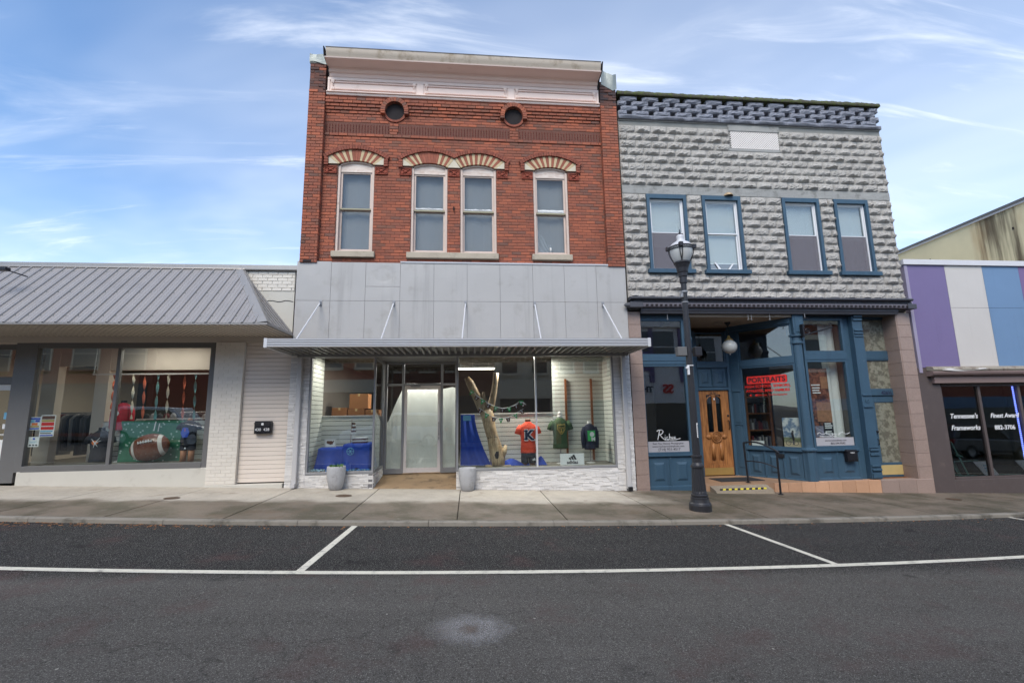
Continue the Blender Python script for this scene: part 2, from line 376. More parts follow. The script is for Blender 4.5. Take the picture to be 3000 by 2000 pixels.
M_('dry_leaf', (142, 100, 66), .9, .3, 9, isl=.35); M_('soil', (58, 46, 34), .95, bump=.8, bs=60)
M_('leaf', (70, 104, 52), .6, .2, 20, isl=.2)
M_('kerb_stone', (128, 122, 112), .85, .2, 2, .1, 50, .4, 50, isl=.08, dirt=((70, 66, 58), .48, .68, 3, .7))
M_('ground', (110, 106, 96), .95)
M_('cover_iron', (92, 74, 60), .7, .2, 12, metal=.3)
M_('sidewalk_base', (60, 54, 46), .95)
M_('blue_paint', (57, 83, 102), .5, .14, 2, .06, 40, .15, 50, dirt=((104, 122, 134), .62, .74, 12, .5), streak=((44, 62, 76), .5, .78, 7, .6, .45))
M_('granite', (150, 130, 120), .45, .10, 2, .34, 48, .08, 60, isl=.06, spec=.5)
M_('granite_joint', (120, 112, 106), .9)
M_('orange_tile', (190, 148, 118), .4, .12, 4, .08, 30, isl=.12)
M_('brass', (190, 158, 96), .4, .1, 4, metal=.6)
M_('gold_plate', (204, 182, 126), .45, .08, 4, metal=.3)
M_('black_metal', (36, 36, 40), .4, .1, 4, metal=.3, spec=.5)
M_('lamp_iron', (52, 52, 56), .42, .12, 3, .05, 30, .15, 50, metal=.3, dirt=((96, 92, 90), .6, .75, 6, .4))
M_('stipple_ceiling', (170, 156, 140), .9, .12, 3, .1, 30, .8, 30, bdist=.02)
M_('door_mat', (46, 46, 48), .95)
M_('hazard_yellow', (208, 190, 60), .6)
M_('hazard_black', (30, 30, 30), .6)
M_('vinyl_white', (222, 222, 224), .45, .03, 2)
M_('blind', (234, 236, 236), .55, .03, 3)
M_('screen_grey', (120, 116, 122), .9, .06, 2)
M_('lattice_white', (222, 214, 208), .6, .05, 4)
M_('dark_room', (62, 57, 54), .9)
M_('dim_wall', (120, 112, 104), .9, .08, 2)
M_('curtain_white', (214, 214, 212), .9)
M_('window_board', (196, 193, 188), .9, .05, 1.5)
M_('roof_metal', (150, 145, 142), .42, .06, 1.4, .02, 40, .05, 20, metal=.25, streak=((120, 118, 118), .55, .8, 1.5, .5, .35))
M_('rib_metal', (142, 139, 138), .45, .06, 1.4, metal=.25)
M_('flash_metal', (150, 146, 142), .4, .10, 2, metal=.4)
M_('soffit', (212, 200, 186), .6, .06, 2)
M_('beige_wall', (196, 186, 174), .8, .06, 2, .03, 50, .2, 60)
M_('beige_siding', (218, 206, 194), .7, .05, 2, .03, 50, .1, 60, isl=.02)
M_('painted_brick', (214, 207, 196), .75, .06, 2, .03, 50, .3, 60, isl=.03)
M_('pale_stucco', (196, 192, 182), .85, .08, 1.6, .04, 50, .3, 40, dirt=((150, 140, 126), .56, .76, 3, .4))
M_('dark_trim', (104, 103, 102), .5, .08, 3)
M_('white_trim', (208, 206, 202), .5, .06, 3)
M_('purple_panel', (116, 103, 142), .5, .08, 1.2, .03, 30, .1, 3, bdist=.02, streak=((104, 92, 130), .52, .8, 5, .4, .45))
M_('white_panel', (196, 190, 184), .45, .06, 1.2, .02, 30, .1, 3, bdist=.02, streak=((146, 138, 130), .54, .8, 5, .4, .4))
M_('blue_panel', (106, 134, 166), .5, .08, 1.2, .03, 30, .1, 3, bdist=.02, streak=((92, 116, 146), .52, .8, 5, .4, .45))
M_('plum_panel', (120, 96, 136), .5, .06, 1.2)
M_('white_cap', (206, 204, 206), .45, .08, 2)
M_('brown_paint', (84, 74, 72), .55, .14, 2, .05, 40, .15, 40, dirt=((110, 96, 90), .55, .75, 4, .5))
M_('old_trim', (150, 142, 128), .7, .2, 6, dirt=((96, 74, 66), .46, .66, 6, .8))
M_('red_cloth', (190, 34, 52), .8, .12, 9, .06, 60, .8, 14, bdist=.03)
M_('orange_cloth', (226, 84, 58), .8, .08, 9, .06, 60, .8, 14, bdist=.03)
M_('green_cloth', (62, 84, 54), .85, .1, 9, .06, 60, .8, 14, bdist=.03)
M_('navy_cloth', (38, 40, 58), .85, .1, 9, .06, 60, .8, 14, bdist=.03)
M_('black_cloth', (44, 46, 54), .85, .1, 9, .06, 60, .8, 14, bdist=.03)
M_('skin_brown', (120, 74, 50), .5, .05, 4)
M_('skin_tan', (176, 120, 84), .5, .05, 4)
M_('mannequin_white', (216, 214, 210), .4)
M_('ink_white', (226, 226, 226), .6, 0, 1, 0, 1, 0)
M_('ink_black', (34, 34, 40), .6, 0, 1, 0, 1, 0)
M_('ink_navy', (34, 40, 66), .6, 0, 1, 0, 1, 0)
M_('ink_red', (222, 50, 44), .6, 0, 1, 0, 1, 0)
M_('ink_gold', (186, 158, 82), .6, 0, 1, 0, 1, 0)
M_('ink_green', (62, 176, 92), .6, 0, 1, 0, 1, 0)
M_('ink_orange', (226, 120, 60), .6, 0, 1, 0, 1, 0)
M_('ink_blue', (60, 88, 190), .6, 0, 1, 0, 1, 0)
M_('ink_cyan', (120, 180, 210), .6, 0, 1, 0, 1, 0)
M_('ink_brown', (104, 66, 54), .6, 0, 1, 0, 1, 0)
M_('paper', (238, 238, 236), .7, .03, 3)
M_('banner_grey', (168, 166, 170), .5, .04, 3)
M_('streamer_orange', (206, 104, 72), .7); M_('streamer_cream', (206, 200, 180), .7); M_('streamer_teal', (104, 160, 160), .7)
M_('ball_brown', (116, 70, 52), .25, .3, 7, .05, 30, .5, 7, spec=.7, bdist=.05)
M_('ball_white', (214, 206, 198), .3, .1, 7)
M_('glass_bead', (150, 180, 200), .15, .3, 40, isl=.5)
M_('mint_wood', (150, 196, 180), .6, .06, 4)
for i, c in enumerate([(40, 42, 60), (60, 60, 66), (90, 88, 92), (34, 34, 38), (96, 40, 46), (150, 150, 152)]): M_('garment%d' % i, c, .9)
M_('opp_brick', (168, 102, 84), .9, .2, 4, isl=.1)
M_('opp_brown', (142, 104, 88), .9, .2, 4)
M_('opp_tan', (226, 214, 192), .85, .1, 3)
M_('opp_red', (200, 124, 104), .9, .15, 3)
M_('opp_white', (236, 234, 234), .8, .08, 3)
M_('opp_glass', (70, 76, 82), .2, .1, 3, spec=.7)
M_('car_white', (214, 216, 218), .25, .02, 2, 0, 1, 0, coat=.6); M_('car_grey', (96, 98, 102), .25, .02, 2, 0, 1, 0, metal=.4, coat=.6)
M_('car_glass', (24, 28, 32), .08, 0, 1, 0, 1, 0, spec=.7); M_('tyre', (26, 26, 28), .85); M_('rim', (150, 152, 156), .35, metal=.7); M_('tail_red', (160, 20, 22), .3)

# ------------------------------------------------------------------ mesh helpers
class MB:
    def __init__(s): s.v, s.f = [], []
    def add(s, vs, fs):
        o = len(s.v); s.v += [tuple(v) for v in vs]; s.f += [tuple(i+o for i in f) for f in fs]; return s
    def box(s, x0, x1, y0, y1, z0, z1):
        return s.add([(x, y, z) for z in (z0, z1) for y in (y0, y1) for x in (x0, x1)],
                     [(0, 2, 3, 1), (4, 5, 7, 6), (0, 1, 5, 4), (2, 6, 7, 3), (0, 4, 6, 2), (1, 3, 7, 5)])
    def cham(s, x0, x1, y0, y1, z0, z1, c=.006):
        """box whose front (-y) edges are chamfered"""
        return s.add([(x0, y1, z0), (x1, y1, z0), (x1, y1, z1), (x0, y1, z1), (x0, y0+c, z0), (x1, y0+c, z0), (x1, y0+c, z1), (x0, y0+c, z1),
                      (x0+c, y0, z0+c), (x1-c, y0, z0+c), (x1-c, y0, z1-c), (x0+c, y0, z1-c)],
                     [(8, 9, 10, 11), (4, 5, 9, 8), (5, 6, 10, 9), (6, 7, 11, 10), (7, 4, 8, 11), (0, 1, 5, 4), (1, 2, 6, 5), (2, 3, 7, 6), (3, 0, 4, 7)])
    def prism(s, poly, y0, y1):
        """poly of (x,z), extruded along y"""
        n = len(poly); a = sum(poly[i][0]*poly[(i+1) % n][1]-poly[(i+1) % n][0]*poly[i][1] for i in range(n))
        if a < 0: poly = poly[::-1]
        return s.add([(x, y0, z) for x, z in poly]+[(x, y1, z) for x, z in poly],
                     [tuple(range(n)), tuple(range(2*n-1, n-1, -1))]+[(i, i+n, (i+1) % n+n, (i+1) % n) for i in range(n)])
    def extx(s, prof, x0, x1, caps=True):
        """open/closed profile of (y,z) extruded along x"""
        n = len(prof); vs = [(x0, y, z) for y, z in prof]+[(x1, y, z) for y, z in prof]
        fs = [(i, i+1, i+1+n, i+n) for i in range(n-1)]
        if caps: fs += [(n-1, 0, n, 2*n-1), tuple(range(n))[::-1], tuple(range(n, 2*n))]
        return s.add(vs, fs)
    def lathe(s, prof, cx=0, cy=0, n=24, flute=None, caps=True):
        vs = []; fs = []
        for r, z in prof:
            for i in range(n):
                a = 2*PI*i/n; rr = r
                if flute and flute[1] <= z <= flute[2]: rr = r*(1-flute[0]*(.5+.5*math.cos(a*flute[3])))
                vs.append((cx+rr*math.cos(a), cy+rr*math.sin(a), z))
        for k in range(len(prof)-1):
            for i in range(n):
                j = (i+1) % n; fs.append((k*n+i, k*n+j, (k+1)*n+j, (k+1)*n+i))
        if caps: fs += [tuple(range(n))[::-1], tuple(range((len(prof)-1)*n, len(prof)*n))]
        return s.add(vs, fs)
    def loft(s, secs, n=16):
        """secs: (cx,cy,z,rx,ry)"""
        vs = []; fs = []
        for cx, cy, z, rx, ry in secs:
            for i in range(n):
                a = 2*PI*i/n; vs.append((cx+rx*math.cos(a), cy+ry*math.sin(a), z))
        for k in range(len(secs)-1):
            for i in range(n):
                j = (i+1) % n; fs.append((k*n+i, k*n+j, (k+1)*n+j, (k+1)*n+i))
        fs += [tuple(range(n))[::-1], tuple(range((len(secs)-1)*n, len(secs)*n))]
        return s.add(vs, fs)
    def tube(s, pts, r, n=8, caps=True):
        pts = [Vector(p) for p in pts]; rs = r if isinstance(r, (list, tuple)) else [r]*len(pts)
        vs = []; fs = []; up = None
        for k, p in enumerate(pts):
            d = (pts[min(k+1, len(pts)-1)]-pts[max(k-1, 0)]).normalized()
            if up is None: up = Vector((0, 0, 1)) if abs(d.z) < .9 else Vector((0, 1, 0))
            u = d.cross(up).normalized(); w = u.cross(d).normalized(); up = w
            for i in range(n):
                a = 2*PI*i/n; vs.append(p+rs[k]*(math.cos(a)*u+math.sin(a)*w))
        for k in range(len(pts)-1):
            for i in range(n):
                j = (i+1) % n; fs.append((k*n+i, k*n+j, (k+1)*n+j, (k+1)*n+i))
        if caps: fs += [tuple(range(n))[::-1], tuple(range((len(pts)-1)*n, len(pts)*n))]
        return s.add(vs, fs)
    def grid(s, fn, nu, nv):
        vs = [fn(i/nu, j/nv) for j in range(nv+1) for i in range(nu+1)]
        return s.add(vs, [(j*(nu+1)+i, j*(nu+1)+i+1, (j+1)*(nu+1)+i+1, (j+1)*(nu+1)+i) for j in range(nv) for i in range(nu)])
    def xf(s, m):
        s.v = [tuple(m @ Vector(v)) for v in s.v]; return s
    def mesh(s, name, material, smooth=False, fix=True):
        me = bpy.data.meshes.new(name); me.from_pydata(s.v, [], s.f)
        if fix:
            bm = bmesh.new(); bm.from_mesh(me); bmesh.ops.recalc_face_normals(bm, faces=bm.faces); bm.to_mesh(me); bm.free()
        if material: me.materials.append(MAT[material] if isinstance(material, str) else material)
        if smooth: me.polygons.foreach_set('use_smooth', [True]*len(me.polygons))
        me.update(); return me
WM = {}
def put(name, me, parent=None, loc=(0, 0, 0), rot=(0, 0, 0), sc=(1, 1, 1)):
    o = bpy.data.objects.new(name, me); COL.objects.link(o)
    o.location = loc; o.rotation_euler = rot; o.scale = sc
    w = Matrix.LocRotScale(Vector(loc), __import__('mathutils').Euler(rot), Vector(sc)); WM[o] = w
    if parent is not None:
        o.parent = parent; o.matrix_parent_inverse = WM[parent].inverted()
    return o
def obj(name, mb, material, parent=None, smooth=False, bevel=0, xf=None, auto=False):
    if xf is not None: mb.xf(xf)
    o = put(name, mb.mesh(name, material, smooth), parent)
    if bevel:
        b = o.modifiers.new('bevel', 'BEVEL'); b.width = bevel; b.segments = 2; b.limit_method = 'ANGLE'; b.angle_limit = math.radians(40)
    return o
def empty(name, loc=(0, 0, 0), parent=None):
    o = put(name, None, parent, loc); o.empty_display_size = .2; return o
def tag(o, label, cat, group=None):
    o['label'] = label; o['category'] = cat
    if group: o['group'] = group
    return o
def thing(name, label, cat, loc=(0, 0, 0), group=None): return tag(empty(name, loc), label, cat, group)
def stuff(o): o['kind'] = 'stuff'; return o
def struct(o): o['kind'] = 'structure'; return o
_T = {}
def text(s, size, loc, material, parent=None, name='lettering', rot=(PI/2, 0, 0), shear=0, align='CENTER', ext=.0015, offset=0, sx=1, xf=None):
    key = (s, size, shear, align, ext, offset)
    if key not in _T:
        cu = bpy.data.curves.new('t', 'FONT'); cu.body = s; cu.size = size; cu.extrude = ext; cu.shear = shear; cu.offset = offset
        cu.align_x = align; cu.resolution_u = 3
        o = bpy.data.objects.new('t', cu); COL.objects.link(o)
        me = bpy.data.meshes.new_from_object(o.evaluated_get(bpy.context.evaluated_depsgraph_get()))
        bpy.data.objects.remove(o); _T[key] = me
    me = _T[key].copy(); me.materials.clear(); me.materials.append(MAT[material])
    if xf is not None:
        me.transform(xf @ Matrix.LocRotScale(Vector(loc), __import__('mathutils').Euler(rot), Vector((sx, 1, 1))))
        return put(name, me, parent)
    return put(name, me, parent, loc, rot, (sx, 1, 1))
def framed(parent, x0, x1, z0, z1, y, fw, depth, fm, gm, name='window', xf=None, pane_y=None, bot=None):
    """window part: frame of four bars with its pane"""
    w = empty(name, (0, 0, 0), parent); b = fw if bot is None else bot
    m = MB(); m.box(x0, x0+fw, y, y+depth, z0, z1); m.box(x1-fw, x1, y, y+depth, z0, z1)
    m.box(x0+fw, x1-fw, y+.002, y+depth-.002, z0, z0+b); m.box(x0+fw, x1-fw, y+.002, y+depth-.002, z1-fw, z1)
    obj('frame', m, fm, w, bevel=.004, xf=xf)
    py = y+depth*.5 if pane_y is None else pane_y
    obj('pane', MB().box(x0+fw-.005, x1-fw+.005, py, py+.006, z0+b-.005, z1-fw+.005), gm, w, xf=xf)
    return w
def raised_panel(parent, x0, x1, z0, z1, y, material, xf=None):
    """wooden panel: sunk border and a raised field"""
    m = MB(); b = .018
    def ring(i0, o0, yi, yo):
        a = [(x0+o0, z0+o0), (x1-o0, z0+o0), (x1-o0, z1-o0), (x0+o0, z1-o0)]; c = [(x0+i0, z0+i0), (x1-i0, z0+i0), (x1-i0, z1-i0), (x0+i0, z1-i0)]
        m.add([(q[0], yo, q[1]) for q in a]+[(q[0], yi, q[1]) for q in c], [(i, (i+1) % 4, (i+1) % 4+4, i+4) for i in range(4)])
    w = min(x1-x0, z1-z0)*.24
    ring(.004, 0, y, y); ring(b, .004, y+.022, y); ring(w, b, y+.020, y+.022); ring(w+.05, w, y-.004, y+.020)
    q = w+.05; m.add([(x0+q, y-.004, z0+q), (x1-q, y-.004, z0+q), (x1-q, y-.004, z1-q), (x0+q, y-.004, z1-q)], [(0, 1, 2, 3)])
    return obj('panel', m, material, parent, xf=xf)
def zs(x): return -.0375*x-.04
def fnoise(x, y, z=0, s=1.): return noise.noise(Vector((x*s, y*s, z*s)))

# ------------------------------------------------------------------ ground, road, pavement
def yk(x): return -3.03+.0068*(x+.4)**2 if -16 < x < 14 else -3.03+.0068*((-16 if x < 0 else 14)+.4)**2
def yw(x): return -5.30+.0095*(min(max(x, -9), 10)-.3)**2
KH = .06
def setting():
    xs = [-400, -60, 60, 400]
    clip = lambda x: max(-60, min(60, x))
    g = MB().grid(lambda u, v: (xs[round(u*3)], [-400, -40, 30, 900][round(v*3)], zs(clip(xs[round(u*3)]))-.45), 3, 3)
    struct(obj('ground', g, 'ground'))
    n = 60
    def rp(u, v):
        x = -60+120*u; y0 = yk(x)-.05; y = -12.9+(y0+12.9)*v
        return (x, y, zs(x)-KH+.05*math.sin(PI*(v))*.6)
    struct(obj('road', MB().grid(rp, n, 12), 'asphalt', smooth=True))
    road_z = lambda x, y: rp((x+60)/120, (y+12.9)/(yk(x)-.05+12.9))[2]
    def strip(name, pts, w, label):
        m = MB(); vs = []
        for i, (x, y) in enumerate(pts):
            a = Vector(pts[max(i-1, 0)]); b = Vector(pts[min(i+1, len(pts)-1)]); d = (b-a).normalized(); nn = Vector((-d.y, d.x))*w/2
            for s in (-1, 1):
                q = Vector((x, y))+s*nn; vs.append((q.x, q.y, road_z(q.x, q.y)+.004))
        m.add(vs, [(2*i, 2*i+2, 2*i+3, 2*i+1) for i in range(len(pts)-1)])
        o = struct(obj(name, m, 'road_paint')); o['label'] = label; return o
    strip('road_line', [(x/2, yw(x/2)) for x in range(-40, 41)], .10, 'long white edge line along the parking lane')
    strip('parking_line', [(-1.67+(-.07)*t, -3.08-2.17*t) for t in [i/8 for i in range(9)]], .085, 'white bay line on the asphalt before the brick shop')
    strip('parking_line', [(4.12+.15*t, -2.97-2.15*t) for t in [i/8 for i in range(9)]], .085, 'white bay line on the asphalt by the street lamp')
    strip('parking_line', [(9.9+.2*t, -2.3-2.0*t) for t in [i/8 for i in range(9)]], .085, 'white bay line on the asphalt near the purple shop')
    # pale spill
    m = MB()
    m.grid(lambda u, v: ((u*2-1)*1.5, (v*2-1)*1.5, 0), 6, 6)
    me = m.mesh('road_spill', 'road_spill'); o = struct(put('road_spill', me, None, (.03, -6.62, road_z(.03, -6.62)+.003), (0, math.atan(.0375), 0), (.34, .30, 1))); o['label'] = 'pale round splash of dried spill on the near asphalt'
    # pavement bed, slabs and kerb stones
    bed = struct(obj('sidewalk', MB().grid(lambda u, v: (-60+120*u, yk(-60+120*u)+.02+(1.5-yk(-60+120*u))*v, zs(-60+120*u)-.02), 60, 2), 'sidewalk_base'))
    px = [-.18+1.72*k for k in range(-9, 10)]
    for a, b in zip(px, px[1:]):
        rows = [(0, .40), (.40, 1)] if (b < -3 or a > 4.8) else [(0, 1)]
        for r0, r1 in rows:
            g_ = .009
            def sl(u, v, a=a, b=b, r0=r0, r1=r1):
                x = a+g_+(b-a-2*g_)*u; yy0 = yk(x)+.006; f = r0+(r1-r0)*v
                y = yy0+(.35-yy0)*f+(g_ if v == 0 else -g_ if v == 1 else 0)
                return (x, y, zs(x)+.0015*math.sin(a*7+r0*5)+.002*fnoise(x, y, 0, 1.5))
            m = MB().grid(sl, 6, 8)
            e = [m.v[i] for i in list(range(7))+[6+7*k for k in range(1, 9)]+[62-i for i in range(1, 7)]+[7*k for k in range(7, 0, -1)]]
            nn = len(e); m.add(e+[(x, y, z-.06) for x, y, z in e], [(i, (i+1) % nn, (i+1) % nn+nn, i+nn) for i in range(nn)])
            obj('paving_slab', m, 'pavement', bed)
    kb = struct(empty('kerb', (0, -3, 0)))
    for i in range(-9, 10):
        a, b = -.6+1.9*i, -.6+1.9*(i+1); m = MB(); P = []
        prof = [(.0, -.2), (.0, .0), (-.10, .002), (-.125, -.012), (-.15, -.2)]
        for k in range(5):
            x = a+.004+(b-a-.008)*k/4
            P += [(x, yk(x)+y, zs(x)+z+(.003*fnoise(x, y, 3, 4) if z > -.1 else 0)) for y, z in prof]
        m.add(P, [(k*5+j, k*5+j+1, k*5+j+6, k*5+j+5) for k in range(4) for j in range(4)]+[(0, 1, 2, 3, 4), (24, 23, 22, 21, 20)])
        obj('kerb_stone', m, 'kerb_stone', kb)
    # strip behind the camera: far pavement
    struct(obj('far_sidewalk', MB().grid(lambda u, v: (-60+120*u, -16.2+3.3*v, zs(-60+120*u)+.06), 40, 2), 'pavement'))
    # leaves and grit lying in the gutter
    lv = MB(); r = random.Random(21)
    for k in range(420):
        x = r.choice((r.uniform(-9, 12), r.uniform(-8, -3.5))); y = yk(x)-.15-abs(r.gauss(0, .12))-.01; s = r.uniform(.008, .03); a = r.uniform(0, PI)
        z = road_z(x, min(y, yk(x)-.06))+.004; c, d = math.cos(a)*s, math.sin(a)*s
        lv.add([(x-c, y-d, z), (x+d*.5, y-c*.5, z+.006), (x+c, y+d, z+.003), (x-d*.5, y+c*.5, z+.009)], [(0, 1, 2, 3)])
    o = stuff(obj('leaf_litter', lv, 'dry_leaf')); o['label'] = 'scattered dry brown leaves and grit in the gutter along the kerb'; o['category'] = 'leaves'
    # iron covers let into the pavement
    for x, y, rx, ry, lab in ((-5.31, -1.31, .13, .12, 'small round iron cover in the pavement before the grey roofed shop'),
                              (-2.40, -.95, .15, .13, 'oval rusty iron cover in the pavement beside the left planter'),
                              (10.54, -.89, .15, .12, 'small iron cover in the pavement near the brown shop')):
        t = thing('utility_cover', lab, 'cover', (x, y, zs(x)), 'iron covers in the pavement')
        tilt = Matrix.Translation((x, y, zs(x)+.003)) @ Matrix.Rotation(math.atan(.0375), 4, 'Y') @ Matrix.Diagonal((rx, ry, 1, 1))
        obj('rim', MB().lathe([(1, 0), (1, .004), (.86, .004), (.86, .001)], n=28, caps=False), 'cover_iron', t, xf=tilt)
        lid = MB().lathe([(.85, -.004), (.85, .0025), (.3, .003), (.28, .0045), (.0001, .0045)], n=28, caps=False)
        obj('lid', lid, 'cover_iron', t, xf=tilt)
setting()

# ------------------------------------------------------------------ brick building
CAMP = Vector((0, -D, ZC))
def subtract(a, b, blocks):
    seg = [(a, b)]
    for u, v in blocks:
        nx = []
        for p, q in seg:
            if v <= p or u >= q: nx.append((p, q))
            else:
                if u > p: nx.append((p, u))
                if v < q: nx.append((v, q))
        seg = nx
    return seg
def unit_piece(material):
    return MB().cham(-.5, .5, 0, 1, -.5, .5, .07).mesh('brick', material)
BW = [(-3.06, -2.22), (-1.35, -.50), (-.19, .67), (1.58, 2.43)]
BX = [-2.64, -.92, .24, 2.01]
RE, RI, CE, CI = 1.156, .976, 6.664, 6.569
def brick_building():
    B = thing('brick_building', 'tall red brick building with cream cornice above a grey panelled shopfront', 'building', (-.02, 0, 0))
    # shell behind the facade
    sh = MB(); sh.box(-3.76, -3.6, .16, 14, 3.1, 9.7); sh.box(3.56, 3.72, .16, 14, 3.1, 9.7); sh.box(-3.6, 3.56, 13.8, 14, -.2, 9.7); sh.box(-3.6, 3.56, .3, 13.8, 9.5, 9.65)
    obj('shell', sh, 'brick_old', B)
    # mortar backing with the openings left free
    wl = MB(); Y0, Y1 = .008, .16
    xs = [-3.78]; 
    for a, b in BW: xs += [a, b]
    xs.append(3.74)
    for i in range(0, len(xs), 2): wl.box(xs[i], xs[i+1], Y0, Y1, 2.9, 9.2)
    for (a, b), xc in zip(BW, BX):
        wl.box(a, b, Y0, Y1, 2.9, 5.3)
        n = 10
        for k in range(n):
            u, v = a+(b-a)*k/n, a+(b-a)*(k+1)/n; mx = max(abs(u-xc), abs(v-xc)); mn = min(abs(u-xc), abs(v-xc)) if (u-xc)*(v-xc) > 0 else 0
            wl.box(u, v, Y0, Y1, CI+math.sqrt(max(RI**2-mn**2, .01))+.03, 9.2)
    # round vents are dark discs coloured like shaded wells; parapet behind the cornice
    wl.box(-3.4, 3.3, .02, .3, 9.2, 9.95)
    wall = obj('wall', wl, 'mortar', B)
    pieces = []     # (x0,x1,z0,z1,front,depth,material)
    CH, BL = .074, .212
    vents = [(-1.77, 8.85), (1.12, 8.855)]
    dog = [(-3.40, -1.89), (-1.68, 1.02), (1.24, 3.32)]
    tiles = [(-3.36, -3.09), (-2.2, -1.91), (-1.63, -1.35), (-.47, -.21), (.69, .95), (1.30, 1.57), (2.46, 2.72)]
    nrow = int((9.19-4.99)/CH)
    for r in range(nrow):
        z0 = 4.99+r*CH; z1 = z0+CH; zm = (z0+z1)/2; bl = []; p = 0
        if 5.13 < zm < 5.31: bl += [(-3.13, -2.15), (-1.43, .72), (1.50, 2.49)]
        if 5.30 < zm < 7.46: bl += BW
        if 7.20 < zm < 7.40: bl += tiles
        if 7.38 < zm < 7.95:
            for i, xc in enumerate(BX):
                h = .735 if zm < 7.62 else math.sqrt(max(1.262**2-(zm-CE)**2, 0))
                if h > .02: bl.append((xc-h, xc+h))
            if zm < 7.62: bl.append((-.6, -.1))
        if 8.244 < zm < 8.505: bl += dog; p = .02
        if 8.16 < zm < 8.244: p = .022
        k = int((zm-8.74)/CH)
        if zm > 8.74: p = [.02, .045, .07, .095, .10, .10, .10][min(max(k, 0), 6)]
        for vx, vz in vents:
            if abs(zm-vz) < .36:
                h = math.sqrt(max(.335**2-(zm-vz)**2, 0)) if zm > vz else (.335 if zm > 8.745 else math.sqrt(max(.225**2-(zm-vz)**2, 0)))
                if h > .01: bl.append((vx-h, vx+h))
        x = -3.40+(-BL*.5 if r % 2 else 0)+rnd.uniform(-.012, .012)
        while x < 3.32:
            L = BL+rnd.uniform(-.006, .006); a, b = max(x, -3.40), min(x+L, 3.32); x += L
            for u, v in subtract(a, b, bl):
                if v-u > .03: pieces.append((u+.0045, v-.0045, z0+.0045, z1-.0045, -p+rnd.uniform(-.003, .003), p+.03, 'brick'))
    for X0, X1, top in ((-3.78, -3.40, 10.0), (3.32, 3.74, 9.82)):
        r = 0; z = 4.99
        while z < top:
            old = z > 9.17
            cut = X0+(.212 if r % 2 else .105) if True else 0
            xs_ = [X0, X0+.212, X1] if r % 2 else [X0, X0+.106, X0+.106+.212, X1]
            for a, b in zip(xs_, xs_[1:]):
                if b-a < .03: continue
                if old and rnd.random() < .05: continue
                j = rnd.uniform(-.012, .012) if old else rnd.uniform(-.002, .003)
                pieces.append((a+.0045, b-.0045, z+.0045, z+CH-.0045, -.12+j, .13, 'brick_old' if old and rnd.random() < .92 else 'brick'))
            z += CH; r += 1
        pb = MB().box(X0+.01, X1-.01, -.108, .3, 4.995, top); obj('pier_core', pb, 'mortar', B)
    pieces.sort(key=lambda q: (Vector(((q[0]+q[1])/2, q[4], (q[2]+q[3])/2))-CAMP).length/max(.05, q[1]-q[0])**.5)
    um = {m: unit_piece(m) for m in ('brick', 'brick_old')}
    rest = {'brick': MB(), 'brick_old': MB()}
    for i, (a, b, c, d, y, dp, m) in enumerate(pieces):
        if i < 300: put('brick', um[m], wall, ((a+b)/2, y, (c+d)/2), (0, 0, 0), (b-a, dp, d-c))
        else: rest[m].cham(a, b, y, y+dp, c, d, .004)
    stuff(obj('brickwork', rest['brick'], 'brick', wall)); stuff(obj('old_brickwork', rest['brick_old'], 'brick_old', wall))
    # sawtooth panels, four rows of corner-set bricks
    for a, b in dog:
        m = MB(); n = int((b-a)/.0675); w = (b-a)/n
        for r in range(4):
            z0 = 8.252+r*.0625
            for k in range(n):
                x = a+k*w
                m.add([(x, .05, z0), (x+w/2, -.012, z0), (x+w, .05, z0), (x, .05, z0+.046), (x+w/2, -.012, z0+.046), (x+w, .05, z0+.046)],
                      [(0, 1, 4, 3), (1, 2, 5, 4), (0, 2, 1), (3, 4, 5)])
        obj('sawtooth_backing', MB().box(a, b, .05, .09, 8.248, 8.505), 'soot_shade', B)  # dark backing paints in the shade between the teeth
        stuff(obj('sawtooth_panel', m, 'red_stone_dark', B))
    # vents
    for vx, vz in vents:
        v = empty('round_vent', (vx, 0, vz), B)
        m = MB(); n = 28; R = .225
        m.add([(vx+R*math.cos(2*PI*i/n), y, vz+R*math.sin(2*PI*i/n)) for y in (.003, .007) for i in range(n)]+[(vx, .003, vz)],
              [(i, (i+1) % n, (i+1) % n+n, i+n) for i in range(n)]+[((i+1) % n, i, 2*n) for i in range(n)])
        obj('opening', m, 'soot_shade', v)  # flat dark disc, the shade of the vent hole put into its colour
        for k in range(13):
            a0, a1 = PI*k/13+.012, PI*(k+1)/13-.012
            q = MB().prism([(vx+R*math.cos(a0), vz+R*math.sin(a0)), (vx+.33*math.cos(a0), vz+.33*math.sin(a0)), (vx+.33*math.cos(a1), vz+.33*math.sin(a1)), (vx+R*math.cos(a1), vz+R*math.sin(a1))], -.115, .01)
            obj('arch_brick', q, 'brick', v)
        low = MB()
        for k in range(14):
            a0, a1 = PI+PI*k/14, PI+PI*(k+1)/14
            low.prism([(vx+.222*math.cos(a0), vz+.222*math.sin(a0)), (vx+.275*math.cos(a0), vz+.275*math.sin(a0)), (vx+.275*math.cos(a1), vz+.275*math.sin(a1)), (vx+.222*math.cos(a1), vz+.222*math.sin(a1))], -.030, .01)
        obj('lower_rim', low, 'brick_mid', v)
        for s in (-1, 1):
            for zz in (0, 1):
                a, b = vx+s*.228, vx+s*.33
                obj('arch_brick', MB().cham(min(a, b), max(a, b), -.115, .01, vz-.052*(zz+1)+.003, vz-.052*zz-.003), 'brick', v)
    # window arches
    pat = ['WRWRWRWRRRWRWRWRW', 'WRWRWRRRRRRRWRWRW', 'WRWRWRWRWRWRWRWRW', 'WRWRWRWRWRWRWRWRW']
